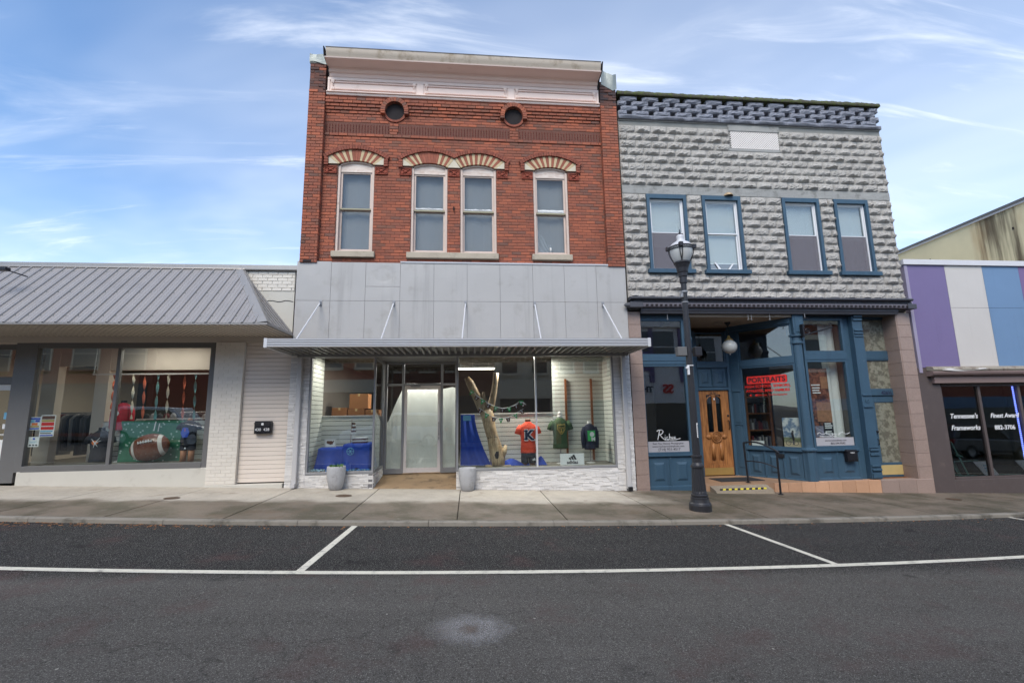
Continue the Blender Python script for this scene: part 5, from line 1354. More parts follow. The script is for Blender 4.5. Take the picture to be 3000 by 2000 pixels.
# ------------------------------------------------------------------ low shop with the metal mansard
def left_shop():
    Lb = thing('mansard_shop', 'low beige shop with ribbed grey metal mansard roof', 'building', (-8, 0, 0))
    XL = -13.0
    # parapet wall and body
    w = MB(); w.box(XL, -3.88, .0, .25, 3.2, 4.85); obj('parapet_wall', w, 'pale_stucco', Lb)
    sh = MB(); sh.box(XL, -3.88, 12, 12.2, -.2, 4.6); sh.box(XL, -3.88, .25, 12, 4.3, 4.4); sh.box(-3.98, -3.88, .25, 12, -.2, 4.4); sh.box(XL, XL+.1, .25, 12, -.2, 4.4); obj('shell', sh, 'beige_wall', Lb)
    # exposed painted bricks beside the roof
    z = 4.80; r = 0; pb = empty('painted_brickwork', (-4.3, 0, 4.4), Lb)
    um = MB().cham(-.5, .5, 0, 1, -.5, .5, .07).mesh('brick', 'painted_brick')
    while z > 4.42:
        x = -5.1+(.1 if r % 2 else 0)
        while x < -3.885:
            b = min(x+.205, -3.885); put('brick', um, pb, ((x+b)/2, -.012+rnd.uniform(-.003, .003), z-.037), (0, 0, 0), (b-x-.008, .02, .066)); x += .212
        z -= .075; r += 1
    ck = MB()
    for z in (4.40, 4.12):
        pts = [(-4.75+.085*k, -.004, z+.012*math.sin(k*1.7)+.006*math.sin(k*5)) for k in range(11)]; ck.tube(pts, .007, 5)
    obj('crack', ck, 'soot_shade', Lb)
    obj('coping', MB().extx([(-.06, 4.81), (-.07, 4.83), (-.065, 4.93), (.27, 4.94), (.27, 4.81)], XL, -3.83), 'flash_metal', Lb)
    # mansard
    R = empty('mansard_roof', (-8, -.7, 3.3), Lb); ye, ze, yt, zt, xt, xe = -1.40, 3.36, -.01, 4.86, -5.05, -3.84
    fr = MB(); fr.add([(XL, ye, ze), (xe, ye, ze), (xt, yt, zt), (XL, yt, zt)], [(0, 1, 2, 3)]); fr.add([(xe, ye, ze), (xe, .0, ze), (xt, .0, zt)], [(0, 1, 2)])
    obj('roof_sheet', fr, 'roof_metal', R)
    n = Vector((0, -(zt-ze), -(ye-yt)*-1)); sl = Vector((0, yt-ye, zt-ze)); nl = Vector((0, -sl.z, sl.y)).normalized()
    def rib(x, t1, x_end=None, w0=.024, w1=.013, h=.022, mt='rib_metal', nm='roof_rib'):
        p0 = Vector((x, ye, ze))-sl.normalized()*.02; p1 = Vector((x, ye, ze))+sl*t1; m = MB(); vs = []
        for p in (p0, p1):
            for dx, hh in ((-w0, 0), (-w1, h), (w1, h), (w0, 0)): q = p+nl*hh; vs.append((q.x+dx, q.y, q.z))
        m.add(vs, [(0, 1, 5, 4), (1, 2, 6, 5), (2, 3, 7, 6), (0, 3, 2, 1), (4, 5, 6, 7)]); obj(nm, m, mt, R)
    x = -4.075
    while x > XL:
        t1 = 1 if x < xt else (x-xe)/(xt-xe); rib(x, t1-.012)
        for k in (1, 2): 
            xx = x+.0723*k
            if xx < xe-.1: rib(xx, (1 if xx < xt else (xx-xe)/(xt-xe))-.02, w0=.010, w1=.006, h=.004, nm='minor_rib', mt='roof_metal')
        x -= .217
    sc = MB()
    for t in (.10, .50, .90):
        x = -4.075+.05
        while x > XL:
            if x < xe+(xt-xe)*t-.05:
                q = Vector((x-.05+.035, ye, ze))+sl*t+nl*.004; sc.box(q.x-.009, q.x+.009, q.y-.006, q.y+.004, q.z-.006, q.z+.008)
            x -= .217
    stuff(obj('screws', sc, 'sheet_metal', R))
    # hip cap and hip end
    hp = MB(); a, b = Vector((xe, ye, ze)), Vector((xt, yt, zt)); hn = Vector((.35, -.75, .65)).normalized()*.035
    hp.add([a+Vector((-.17, -.012, 0)), a+hn, a+Vector((0.01, .17, 0)), b+Vector((-.13, -.012, .0)), b+hn, b+Vector((.09, .0, -.02))], [(0, 1, 4, 3), (1, 2, 5, 4), (0, 2, 1)])
    obj('hip_cap', hp, 'flash_metal', R)
    for k in range(1, 7):
        y = ye+.2*k; t = 1-(k*.2/1.4); m = MB(); p0 = Vector((xe, y, ze)); p1 = p0+(Vector((xt, yt, zt))-Vector((xe, .0, ze)))*max(.02, min(.98, 1-((0-y)/1.4)*0.0))*max(.02, (k*.2/1.4))
        m.tube([p0+Vector((.01, 0, .01)), p1+Vector((.01, 0, .01))], .014, 5); obj('roof_rib', m, 'rib_metal', R)
    obj('eave_drip', MB().box(XL, xe+.01, ye-.012, ye+.01, ze-.045, ze-.002), 'flash_metal', R); obj('eave_drip', MB().box(xe-.008, xe+.012, ye, .0, ze-.045, ze-.002), 'flash_metal', R)
    obj('ridge_flashing', MB().extx([(-.03, zt-.05), (-.075, zt-.03), (-.062, zt+.005)], XL, xt+.1, caps=False), 'flash_metal', R)
    obj('soffit', MB().box(XL, xe-.01, ye+.012, .0, ze-.030, ze-.015), 'soffit', R)
    g = MB(); x = xe-.05
    while x > XL: g.box(x-.005, x+.005, ye+.02, -.002, ze-.036, ze-.030); x -= .1085
    stuff(obj('soffit_grooves', g, 'dark_trim', R))
    # wall below
    obj('header', MB().box(XL, -3.88, -.012, .25, 3.19, 3.33), 'beige_wall', Lb)
    um2 = MB().cham(-.5, .5, 0, 1, -.5, .5, .06).mesh('brick', 'painted_brick')
    P = empty('brick_pilaster', (-5.1, 0, .2), Lb); obj('core', MB().box(-5.43, -4.85, -.028, .25, -.1, 3.19), 'painted_brick', P)
    z = 3.19; r = 0
    while z > .24:
        xs = [-5.435, -5.24, -5.04, -4.845] if r % 2 else [-5.435, -5.335, -5.14, -4.94, -4.845]
        for a, b in zip(xs, xs[1:]): put('brick', um2, P, ((a+b)/2, -.036+rnd.uniform(-.0015, .0015), z-.037), (0, 0, 0), (b-a-.003, .02, .071))
        z -= .0745; r += 1
    obj('plinth', MB().box(-5.45, -3.89, -.05, .2, -.2, .20), 'pale_stucco', Lb, bevel=.012)
    S = empty('siding', (-4.4, .05, .2), Lb); obj('backing', MB().box(-4.845, -3.88, .09, .2, .20, 3.19), 'dark_room', S)
    bm = MB().cham(-.5, .5, 0, 1, -.5, .5, .03).mesh('siding_board', 'beige_siding'); z = .225; k = 0
    while z < 3.15: put('siding_board', bm, S, (-4.365, .055, z+.0445), (0, 0, 0), (.955, .04, .0885-(.006 if k % 3 == 2 else .0025))); z += .0905; k += 1
    # shop window and door
    obj('bulkhead', MB().box(-9.05, -5.43, -.02, .25, -.2, .56), 'pale_stucco', Lb, bevel=.01)
    W = empty('shop_window', (-7.3, 0, .6), Lb); m = MB()
    m.box(-9.12, -8.98, -.01, .10, .55, 3.19); m.box(-5.55, -5.44, -.01, .10, .55, 3.19); m.box(-8.98, -5.55, -.008, .10, 3.08, 3.19); m.box(-8.98, -5.55, -.02, .11, .55, .67)
    obj('frame', m, 'dark_trim', W, bevel=.005)
    obj('mullion', MB().box(-7.42, -7.35, .0, .08, .67, 3.08), 'dark_trim', W, bevel=.004)
    obj('pane', MB().box(-8.98, -7.42, .045, .051, .67, 3.08), 'glass', W); obj('pane', MB().box(-7.35, -5.55, .045, .051, .67, 3.08), 'glass', W)
    E = empty('entrance', (-9.9, .2, .35), Lb)
    m = MB(); m.box(-9.40, -9.12, .0, .30, -.1, 3.19); obj('jamb', m, 'dark_trim', E)
    m = MB(); m.box(-11.2, -9.40, .22, .30, 2.34, 2.50); m.box(-11.2, -9.40, .22, .30, 3.08, 3.19); obj('transom_bar', m, 'dark_trim', E); obj('pane', MB().box(-11.2, -9.40, .25, .256, 2.50, 3.08), 'glass', E)
    Dd = empty('door', (-9.9, .25, .35), E); m = MB(); m.box(-9.52, -9.42, .22, .27, .36, 2.33); m.box(-10.4, -10.3, .22, .27, .36, 2.33); m.box(-10.3, -9.52, .221, .269, .36, .58); m.box(-10.3, -9.52, .221, .269, 2.22, 2.33); obj('door_frame', m, 'white_trim', Dd)
    obj('door_pane', MB().box(-10.3, -9.52, .24, .246, .58, 2.22), 'glass', Dd); obj('push_bar', MB().tube([(-10.3, .19, 1.30), (-9.53, .19, 1.30), (-9.53, .19, 1.12), (-9.53, .22, 1.1)], .018, 8), 'white_trim', Dd)
    obj('threshold', MB().box(-11.2, -9.12, .0, .5, .0, .35), 'ramp_concrete', E)
    obj('side_jamb', MB().box(-11.4, -10.4, .2, .3, -.1, 2.34), 'dark_trim', E)
    obj('end_wall', MB().box(XL, -11.2, .0, .25, -.1, 3.19), 'beige_wall', Lb)
    # interior
    I = empty('shop_interior', (-8, 2, .4), Lb)
    obj('room_floor', MB().box(-12.9, -3.99, .5, 12, .3, .38), 'display_floor', I); obj('room_ceiling', MB().box(-12.9, -3.99, .26, 12, 3.35, 3.42), 'dim_wall', I); obj('room_back', MB().box(-12.9, -3.99, 9, 9.1, .3, 3.4), 'dark_room', I)
    obj('display_floor', MB().box(-9.1, -5.46, .11, .98, .2, .655), 'display_floor', I)
    obj('column', MB().box(-8.50, -8.22, .95, 1.15, .38, 3.35), 'beige_wall', I); obj('column', MB().box(-9.62, -9.30, .95, 1.15, .38, 3.35), 'beige_wall', I); obj('column', MB().box(-6.02, -5.46, .97, 1.1, .38, 3.35), 'beige_wall', I)
    obj('soffit_beam', MB().box(-9.3, -8.50, .96, 1.1, 2.80, 3.35), 'beige_wall', I); obj('soffit_beam', MB().box(-8.22, -6.02, .96, 1.1, 2.70, 3.35), 'beige_wall', I)
    obj('curtain_rail', MB().box(-8.28, -5.60, .55, .58, 2.555, 2.585), 'white_trim', I)
    for x in (-8.26, -5.62): obj('rail_hanger', MB().box(x-.01, x+.01, .56, .57, 2.585, 3.35), 'white_trim', I)
    slat_wall(I, -8.22, -5.5, .93, .66, 1.53)
    return Lb
LEFT = left_shop()

# ------------------------------------------------------------------ striped shop and the tall stucco neighbour
def right_shops():
    P = thing('striped_shop', 'low shop with purple, white and blue striped panels over a brown front', 'building', (13.5, 0, -.4))
    sh = MB(); sh.box(11.08, 16.2, .12, .25, 2.5, 5.2); sh.box(11.08, 11.2, .25, 12, -.6, 4.9); sh.box(11.08, 16.2, 12, 12.2, -.6, 4.9); sh.box(11.08, 16.2, .25, 12, 4.7, 4.8); obj('shell', sh, 'pale_stucco', P)
    ed = [11.22, 12.28, 13.36, 14.42, 15.4, 16.2]; ms = ['purple_panel', 'white_panel', 'blue_panel', 'plum_panel', 'white_panel']
    for a, b, m in zip(ed, ed[1:], ms):
        for z0, z1 in (((2.53, 4.06), (4.06, 5.18)) if m in ('white_panel', 'blue_panel') else ((2.53, 5.18),)):
            g = MB().grid(lambda u, v: (a+.003+(b-a-.006)*u, .0+.006*fnoise(u*2+a, v*2, 1)*math.sin(PI*u)*math.sin(PI*v), z0+.003+(z1-z0-.006)*v), 8, 8); g.box(a+.005, b-.005, .012, .10, z0+.005, z1-.005); o = obj('panel', g, m, P)
    obj('edge_strip', MB().box(11.13, 11.215, -.015, .12, 2.4, 5.17), 'lilac_trim', P); obj('cap', MB().box(11.10, 16.2, -.05, .3, 5.18, 5.32), 'white_cap', P, bevel=.006)
    # brown front
    obj('pier', MB().box(11.06, 11.64, .0, .3, -.7, 2.52), 'brown_paint', P, bevel=.008); obj('base', MB().box(11.64, 16.2, .02, .3, -.8, -.18), 'brown_paint', P, bevel=.008)
    obj('pier_step', MB().box(11.64, 11.72, .06, .3, -.18, 2.15), 'brown_paint', P)
    K = empty('ledge', (13.5, -.1, 2.2), P)
    obj('ledge_top', MB().extx([(.0, 2.45), (-.17, 2.43), (-.19, 2.47), (-.16, 2.53), (.0, 2.56)], 11.33, 16.2), 'old_trim', K); obj('ledge_mould', MB().extx([(.0, 2.31), (-.12, 2.31), (-.17, 2.35), (-.185, 2.40), (-.16, 2.43), (0, 2.43)], 11.31, 16.2), 'brown_paint_pale', K); obj('ledge_frieze', MB().box(11.42, 16.2, -.08, .1, 2.14, 2.31), 'brown_paint_pale', K)
    fl = MB().grid(lambda u, v: (11.55+1.2*u, -.17-.02*v-.012*math.sin(u*8), 2.50-.045*v-.03*math.sin(u*4)*v), 12, 2); obj('loose_flashing', fl, 'white_panel', K)
    W = empty('shop_window', (12.8, .08, -.18), P)
    m = MB(); m.box(11.72, 16.1, .05, .15, 2.06, 2.14); m.box(11.72, 16.1, .05, .15, -.18, -.12)
    for x in (12.74, 13.86): m.box(x-.035, x+.035, .052, .148, -.12, 2.06)
    obj('frame', m, 'brown_paint', W, bevel=.004)
    for a, b in ((11.72, 12.705), (12.775, 13.825), (13.895, 16.1)): obj('pane', MB().box(a, b, .095, .101, -.12, 2.06), 'glass_dark', W)
    T = empty('window_lettering', (12.6, .09, 1.1), W)
    for s, x, z, sz in (("Tennessee's", 12.24, 1.275, .165), ('Frameworks', 12.245, .99, .165), ('Finest Award', 13.37, 1.275, .155)): text(s, sz, (x, .088, z), 'ink_white', T, shear=.28, offset=.003, sx=.95)
    text('882-3706', .15, (13.33, .088, .985), 'ink_white', T, offset=.003)
    led = MB(); 
    for k in range(38): z = 2.03-.05*k; led.box(13.775, 13.80, .12, .135, z-.014, z+.014)
    stuff(obj('led_strip', led, 'led_blue', W)); obj('led_backing', MB().box(13.76, 13.815, .136, .145, .1, 2.05), 'white_trim', W)
    I = empty('shop_interior', (13.5, 2, 0), P); obj('room_floor', MB().box(11.2, 16.2, .3, 8, -.25, -.2), 'display_floor', I); obj('room_ceiling', MB().box(11.2, 16.2, .3, 8, 2.55, 2.62), 'dark_room', I); obj('room_back', MB().box(11.2, 16.2, 6, 6.1, -.2, 2.6), 'dark_room', I)
    # tall stucco building behind
    Y = thing('stucco_building', 'tall yellow stucco side wall with dark stains above the striped shop', 'building', (17, 4, -.6))
    w = MB().add([(16.2, .7, -.6), (16.2, 14, -.6), (16.2, .7, 7.50), (16.2, 14, 7.0), (22, .7, -.6), (22, 14, -.6), (22, .7, 7.5), (22, 14, 7.0)], [(0, 1, 3, 2), (4, 6, 7, 5), (0, 2, 6, 4), (1, 5, 7, 3), (2, 3, 7, 6)])
    obj('wall', w, 'stained_stucco', Y)
    c = MB().add([(16.12, .65, 7.50), (16.12, 14, 7.0), (16.30, .65, 7.50), (16.30, 14, 7.0), (16.12, .65, 7.57), (16.12, 14, 7.07), (16.30, .65, 7.57), (16.30, 14, 7.07)], [(0, 1, 5, 4), (2, 6, 7, 3), (4, 5, 7, 6), (0, 4, 6, 2), (0, 2, 3, 1)]); obj('roof_edge', c, 'dark_trim', Y)
    c = MB().box(16.17, 16.2, .7, 14, 6.9, 6.93) if False else MB().add([(16.15, .68, 7.44), (16.15, 14, 6.94), (16.2, .68, 7.44), (16.2, 14, 6.94), (16.15, .68, 7.50), (16.15, 14, 7.0), (16.2, .68, 7.5), (16.2, 14, 7.0)], [(0, 1, 5, 4), (0, 4, 6, 2), (0, 2, 3, 1)]); obj('roof_trim', c, 'white_cap', Y)
    for y, z, w_, h in ((2.3, 5.95, .05, .05), (3.75, 6.5, .03, .22), (1.2, 6.75, .04, .08)): obj('wall_mark', MB().box(16.19, 16.2, y, y+w_, z, z+h), 'soot_shade', Y)
M_('lilac_trim', (150, 142, 162), .5); M_('brown_paint_pale', (122, 104, 100), .6, .14, 2, .05, 40, .15, 40)
right_shops()

# ------------------------------------------------------------------ the other side of the street (seen in the shop glass)
def opposite():
    def block(x0, x1, h, m, wm, rows, n, lab, tm='opp_tan', base='opp_white'):
        b = thing('street_building', lab, 'building', ((x0+x1)/2, -16.6, zs((x0+x1)/2)))
        Y0 = -16.3; zb = zs((x0+x1)/2)-.4
        obj('wall', MB().box(x0, x1, Y0-9, Y0, zb, h), m, b); obj('cornice', MB().box(x0, x1, Y0, Y0+.3, h-.35, h+.05), tm, b)
        obj('shopfront', MB().box(x0+.3, x1-.3, Y0, Y0+.05, zb+.4, zb+3.0), 'opp_glass', b); obj('fascia', MB().box(x0, x1, Y0, Y0+.12, zb+3.0, zb+3.7), base, b)
        w = (x1-x0)/n
        for z in rows:
            for k in range(n):
                xc = x0+w*(k+.5); ww = w*.26
                o = empty('window', (xc, Y0, z), b); obj('pane', MB().box(xc-ww, xc+ww, Y0+.01, Y0+.03, z, z+1.9), wm, o); s = MB(); s.box(xc-ww-.1, xc+ww+.1, Y0, Y0+.12, z-.15, z); s.box(xc-ww-.1, xc+ww+.1, Y0, Y0+.09, z+1.9, z+2.2); s.box(xc-ww-.08, xc-ww, Y0, Y0+.06, z, z+1.9); s.box(xc+ww, xc+ww+.08, Y0, Y0+.06, z, z+1.9); s.box(xc-ww, xc+ww, Y0+.03, Y0+.05, z+.92, z+.98); obj('trim', s, tm, o)
        return b
    block(-36, -17, 7.6, 'opp_brick', 'opp_glass', (4.2, ), 8, 'red brick building with pale trims mirrored in the left pane of the mansard shop', base='opp_brick')
    block(-13.6, -5, 7.0, 'opp_brick', 'opp_glass', (4.3, ), 5, 'brick building mirrored at the pilaster side of the mansard shop window', base='opp_tan')
    block(-5, 1.5, 6.9, 'opp_brown', 'opp_glass', (4.3, ), 4, 'brown brick building mirrored in the glass above the papered door', base='opp_brown')
    block(1.5, 5.0, 7.0, 'opp_tan', 'opp_glass', (3.9, ), 2, 'tan building with paired windows mirrored behind the orange shirt', tm='opp_tan', base='opp_tan')
    block(5.0, 9.4, 6.9, 'opp_red', 'opp_glass', (4.0, ), 3, 'salmon brick building mirrored behind the green shirt', tm='opp_white', base='opp_red')
    wb = block(9.4, 17.5, 7.0, 'opp_white', 'opp_glass', (4.5, ), 2, 'white building with purple stripes mirrored in the blue shopfront', tm='opp_white', base='opp_white')
    for x in (9.9, 11.0, 12.9, 14.0): obj('purple_stripe', MB().box(x-.14, x+.14, -16.29, -16.2, 3.3, 6.6), 'purple_panel', wb)
    for z in (4.0, 4.9, 5.8): obj('purple_stripe', MB().box(9.5, 10.9, -16.28, -16.22, z, z+.25), 'purple_panel', wb)
    text('SS', .75, (11.9, -16.14, 2.66), 'ink_red', wb, 'sign_lettering', rot=(PI/2, 0, PI), ext=.03, offset=.02); text('THE', .5, (10.5, -16.14, 2.72), 'ink_navy', wb, 'sign_lettering', rot=(PI/2, 0, PI), ext=.03, offset=.015)
    block(17.5, 40, 7.2, 'opp_brick', 'opp_glass', (4.0, ), 8, 'dark brick building mirrored in the window of the striped shop', base='blue_panel')
    # parked cars along the far kerb
    def car(x, y, m, lab, L=4.7, H=1.72, flip=1):
        zb = zs(x)-.06; c = thing('parked_car', lab, 'car', (x, y, zb), 'cars parked along the far kerb')
        rot = Matrix.Translation((x, y, zb)) @ Matrix.Rotation(math.atan(.0375), 4, 'Y') @ Matrix.Diagonal((flip, 1, 1, 1)); hw = .92
        low = [(-L/2, .35), (-L/2+.02, .75), (-L/2+.12, 1.02), (L/2-1.15, 1.0), (L/2-.12, .82), (L/2, .62), (L/2-.03, .32)]
        prof = MB().prism(low, -hw, hw); obj('body', prof, m, c, bevel=.09, xf=rot)
        cab = [(-L/2+.10, 1.0), (-L/2+.38, H-.08), (-L/2+.65, H), (.35, H-.02), (L/2-1.25, 1.0)]
        cb = MB().prism(cab, -hw+.12, hw-.12); obj('cabin', cb, m, c, bevel=.07, xf=rot)
        gl = [(-L/2+.42, 1.04), (-L/2+.62, H-.14), (.28, H-.14), (L/2-1.5, 1.04)]
        for s in (-1, 1): obj('side_glass', MB().prism(gl, s*(hw-.12)-.006, s*(hw-.12)+.006), 'car_glass', c, xf=rot)
        for wx in (-L/2+.88, L/2-.92):
            for s in (-1, 1):
                wm = rot @ Matrix.Translation((wx, s*(hw-.10), .34)) @ Matrix.Rotation(PI/2, 4, 'X')
                w = empty('wheel', tuple((rot @ Vector((wx, s*(hw-.1), .34)))), c)
                obj('tyre', MB().lathe([(.22, -.11), (.33, -.11), (.345, -.07), (.345, .07), (.33, .11), (.22, .11)], 0, 0, 22, caps=False), 'tyre', w, xf=wm); obj('rim', MB().lathe([(.0001, -.09), (.22, -.10), (.22, .10), (.0001, .09)], 0, 0, 16, caps=False), 'rim', w, xf=wm)
        for s in (-1, 1): obj('tail_light', MB().box(-L/2-.01, -L/2+.12, s*.72-.14, s*.72+.14, .78, .95), 'tail_red', c, xf=rot); obj('headlight', MB().box(L/2-.25, L/2-.06, s*.68-.16, s*.68+.16, .66, .80), 'rim', c, xf=rot)
    car(-13.5, -12.2, 'car_white', 'white car mirrored low in the mansard shop window'); car(-3.5, -12.2, 'car_white', 'white car mirrored in the papered door of the brick building', flip=-1); car(27.0, -12.2, 'car_grey', 'grey car mirrored in the window of the striped shop')
    car(17.0, -12.2, 'car_white', 'white car mirrored in the patterned side door', H=1.5)
opposite()

# ------------------------------------------------------------------ street furniture
def street_lamp():
    x, y = 4.12, -2.2; g = zs(x); t = thing('street_lamp', 'black cast iron street lamp with glass lantern at the kerb', 'street lamp', (x, y, g))
    b = [(.19, g-.02), (.192, g+.10), (.185, g+.125), (.165, g+.15), (.155, g+.20), (.155, g+.225), (.14, g+.235), (.146, g+.255), (.146, g+.275), (.13, g+.29), (.13, g+.30)]
    obj('base', MB().lathe(b, x, y, 32), 'lamp_iron', t)
    obj('fluted_shaft', MB().lathe([(.128, g+.30), (.122, g+.34), (.105, g+.68), (.10, g+.73)], x, y, 64, flute=(.07, g+.31, g+.72, 16)), 'lamp_iron', t)
    obj('collar', MB().lathe([(.10, g+.73), (.118, g+.745), (.118, g+.775), (.104, g+.785), (.094, g+.81), (.084, g+.83), (.082, g+.92), (.098, g+.93), (.098, g+.95), (.07, g+.965)], x, y, 28), 'lamp_iron', t)
    obj('pole', MB().lathe([(.068, g+.96), (.060, g+2.2), (.052, 3.98)], x, y, 40, flute=(.05, -1, 9, 10)), 'lamp_iron', t)
    obj('cup', MB().lathe([(.058, 3.98), (.068, 3.99), (.068, 4.10), (.08, 4.115), (.085, 4.19), (.10, 4.20), (.112, 4.28), (.14, 4.36), (.152, 4.375), (.152, 4.40), (.135, 4.41)], x, y, 40, flute=(.03, 4.195, 4.365, 16)), 'lamp_iron', t)
    gl = obj('lantern_glass', MB().lathe([(.13, 4.405), (.165, 4.46), (.20, 4.55), (.218, 4.64), (.22, 4.68)], x, y, 32, caps=False), 'milk_glass', t, smooth=True)
    obj('lantern_top', MB().lathe([(.222, 4.68), (.21, 4.72), (.17, 4.775), (.115, 4.81), (.085, 4.83), (.066, 4.86), (.074, 4.90), (.074, 4.93), (.05, 4.955), (.02, 4.965)], x, y, 32), 'lamp_top', t, smooth=True)
    obj('finial', MB().lathe([(.016, 4.96), (.010, 4.985), (.022, 5.0), (.022, 5.008), (.008, 5.02), (.014, 5.035), (.004, 5.08)], x, y, 10), 'lamp_iron', t)
    ring = MB()
    for z in (4.645, 4.70): ring.tube([(x+.225*math.cos(2*PI*k/36), y+.225*math.sin(2*PI*k/36), z) for k in range(37)], .007, 6)
    for k in range(40):
        a = 2*PI*k/40; ring.tube([(x+.225*math.cos(a+.08*(j-2)), y+.225*math.sin(a+.08*(j-2)), 4.672+.022*math.sin(j*PI/2)) for j in range(5)], .004, 4)
    obj('filigree_ring', ring, 'lamp_iron', t)
    for k in range(4):
        a = PI/4+PI/2*k+.35
        r = MB(); P = lambda rr, z, da=0: (x+rr*math.cos(a+da), y+rr*math.sin(a+da), z)
        for s in (-1, 1): r.tube([P(.233, 4.70, s*.12), P(.228, 4.60, s*.11), P(.205, 4.52, s*.085), P(.172, 4.45, s*.04), P(.145, 4.40, 0)], .009, 6)
        q = P(.24, 4.70); r.box(q[0]-.035, q[0]+.035, q[1]-.03, q[1]+.03, 4.66, 4.735); obj('lantern_bracket', r, 'lamp_iron', t)
    for s, a, b_ in ((-1, -.23, -.055), (1, .10, .235)):
        m = MB().box(x+a, x+b_, y-.06, y+.07, 2.575, 2.745); obj('speaker_box', m, 'dark_trim' if s < 0 else 'lamp_iron', t, bevel=.012)
        obj('speaker_arm', MB().box(x+min(a, b_)*.2-.03, x+.06, y-.02, y+.02, 2.63, 2.68), 'lamp_iron', t)
    m = MB().box(x-.085, x-.05, y-.09, y-.05, 2.22, 2.40); m.box(x-.11, x-.06, y-.10, y-.05, 2.33, 2.37); m.box(x-.04, x+.04, y-.075, y-.06, 2.385, 2.40); obj('sensor', m, 'vinyl_white', t, bevel=.005)
    m = MB().lathe([(.066, 3.80), (.066, 3.83)], x, y, 20); m.box(x-.10, x-.05, y-.06, y, 3.70, 3.78); m.lathe([(.062, 3.60), (.062, 3.62)], x, y, 20); obj('cable_bracket', m, 'grey_alum', t)
    st = MB().grid(lambda u, v: (x+.0655*math.sin(.15+.5*u), y-.0655*math.cos(.15+.5*u), 1.08+.26*v), 4, 1); obj('sticker', st, 'paper', t)
    for k in range(6): obj('sticker_letter', MB().box(x+.022, x+.034, y-.0665, y-.0645, 1.10+.037*k, 1.12+.037*k), 'ink_black', t)
M_('lamp_top', (196, 196, 198), .3, .08, 4, spec=.5)
street_lamp()
def planters():
    for i, (x, y, lab) in enumerate(((-2.76, -.20, 'tall round grey planter with a few weeds before the blue table display'), (-.03, -.20, 'tall round grey planter without plants beside the papered door'))):
        g = zs(x); t = thing('planter', lab, 'planter', (x, y, g), 'grey planters by the entrance')
        pr = [(.105, 0), (.13, .02), (.165, .16), (.185, .30), (.19, .40), (.185, .465), (.182, .475), (.168, .475), (.165, .43)]
        obj('pot', MB().lathe([(r, z+g) for r, z in pr], x, y, 32), 'planter', t, smooth=True)
        obj('soil', MB().lathe([(.17, g+.43), (.10, g+.438), (.0001, g+.435)], x, y, 18, caps=False), 'soil', t)
        if i == 0:
            lf = MB(); r = random.Random(3)
            for k in range(90):
                a, rr = r.uniform(0, 2*PI), r.uniform(.02, .15); px, py, pz = x+rr*math.cos(a), y+rr*math.sin(a), g+.435
                h = r.uniform(.02, .09); dx, dy = r.uniform(-.04, .04), r.uniform(-.04, .04); w = .007
                lf.add([(px-w, py, pz), (px+w, py, pz), (px+dx+w*1.6, py+dy, pz+h*.6), (px+dx*1.6, py+dy*1.6, pz+h), (px+dx-w*1.6, py+dy, pz+h*.6)], [(0, 1, 2, 3, 4)])
            stuff(obj('weeds', lf, 'leaf', t))
planters()
def mailbox(x, y, z, w, h, d, lab, labels, lid=False):
    t = thing('mailbox', lab, 'mailbox', (x, y, z))
    obj('body', MB().prism([(x-w/2, z), (x+w/2, z), (x+w/2, z+h*.88), (x+w/2-.01, z+h), (x-w/2+.01, z+h), (x-w/2, z+h*.88)], y-d, y), 'black_metal', t, bevel=.006)
    obj('flap', MB().box(x-w/2-.008, x+w/2+.008, y-d-.012, y, z+h*.80, z+h*.86), 'black_metal', t, bevel=.004)
    obj('front_panel', MB().box(x-w*.42, x+w*.42, y-d-.008, y-d, z+h*.10, z+h*.74), 'black_metal', t, bevel=.004)
    for s, dx, dz, sz in labels: text(s, sz, (x+dx, y-d-.010, z+dz), 'ink_white', t)
    return t
mb_ = mailbox(-4.36, .055, 1.23, .34, .26, .10, 'black wall mailbox marked 430 428 on the beige siding', (('430', -.085, .06, .082), ('428', .085, .06, .082)))
obj('emblem', MB().loft([(-4.36, -.055, 1.405, .02, .004), (-4.36, -.055, 1.43, .026, .006), (-4.36, -.055, 1.455, .02, .004)], 10), 'ink_white', mb_)
mailbox(9.06, .095, .32, .26, .27, .11, 'small black mailbox hung under the blue framed display window', (('426½', 0, .19, .05),))
def handrail():
    t = thing('handrail', 'black iron handrail beside the step of the blue shopfront', 'handrail', (6.6, -.1, -.2))
    x0, y0, x1, y1 = 6.48, .12, 6.88, -.42; g0, g1 = -.11, zs(6.88)
    obj('post', MB().tube([(x0, y0, g0), (x0-.02, y0+.02, .80)], .022, 10), 'black_metal', t); obj('post', MB().tube([(x1, y1, g1), (x1, y1, .62)], .022, 10), 'black_metal', t)
    pts = [(x0-.02+(x1-x0+.02)*u, y0+.02+(y1-y0-.02)*u, .80+.05*math.sin(min(1, u*1.4)*PI*.7)-.20*u**2.2) for u in [k/10 for k in range(11)]]+[(x1+.02, y1-.05, .60)]
    obj('top_rail', MB().tube(pts, .021, 10), 'black_metal', t)
    pts = [(x0+(x1-x0)*u, y0+(y1-y0)*u, .38-.12*u+.05*math.sin(u*PI)) for u in [k/8 for k in range(9)]]; obj('lower_rail', MB().tube(pts, .014, 8), 'black_metal', t)
    for x, y, g in ((x0, y0, g0), (x1, y1, g1)): obj('foot_plate', MB().lathe([(.055, g), (.055, g+.012), (.03, g+.02)], x, y, 14), 'black_metal', t)
handrail()
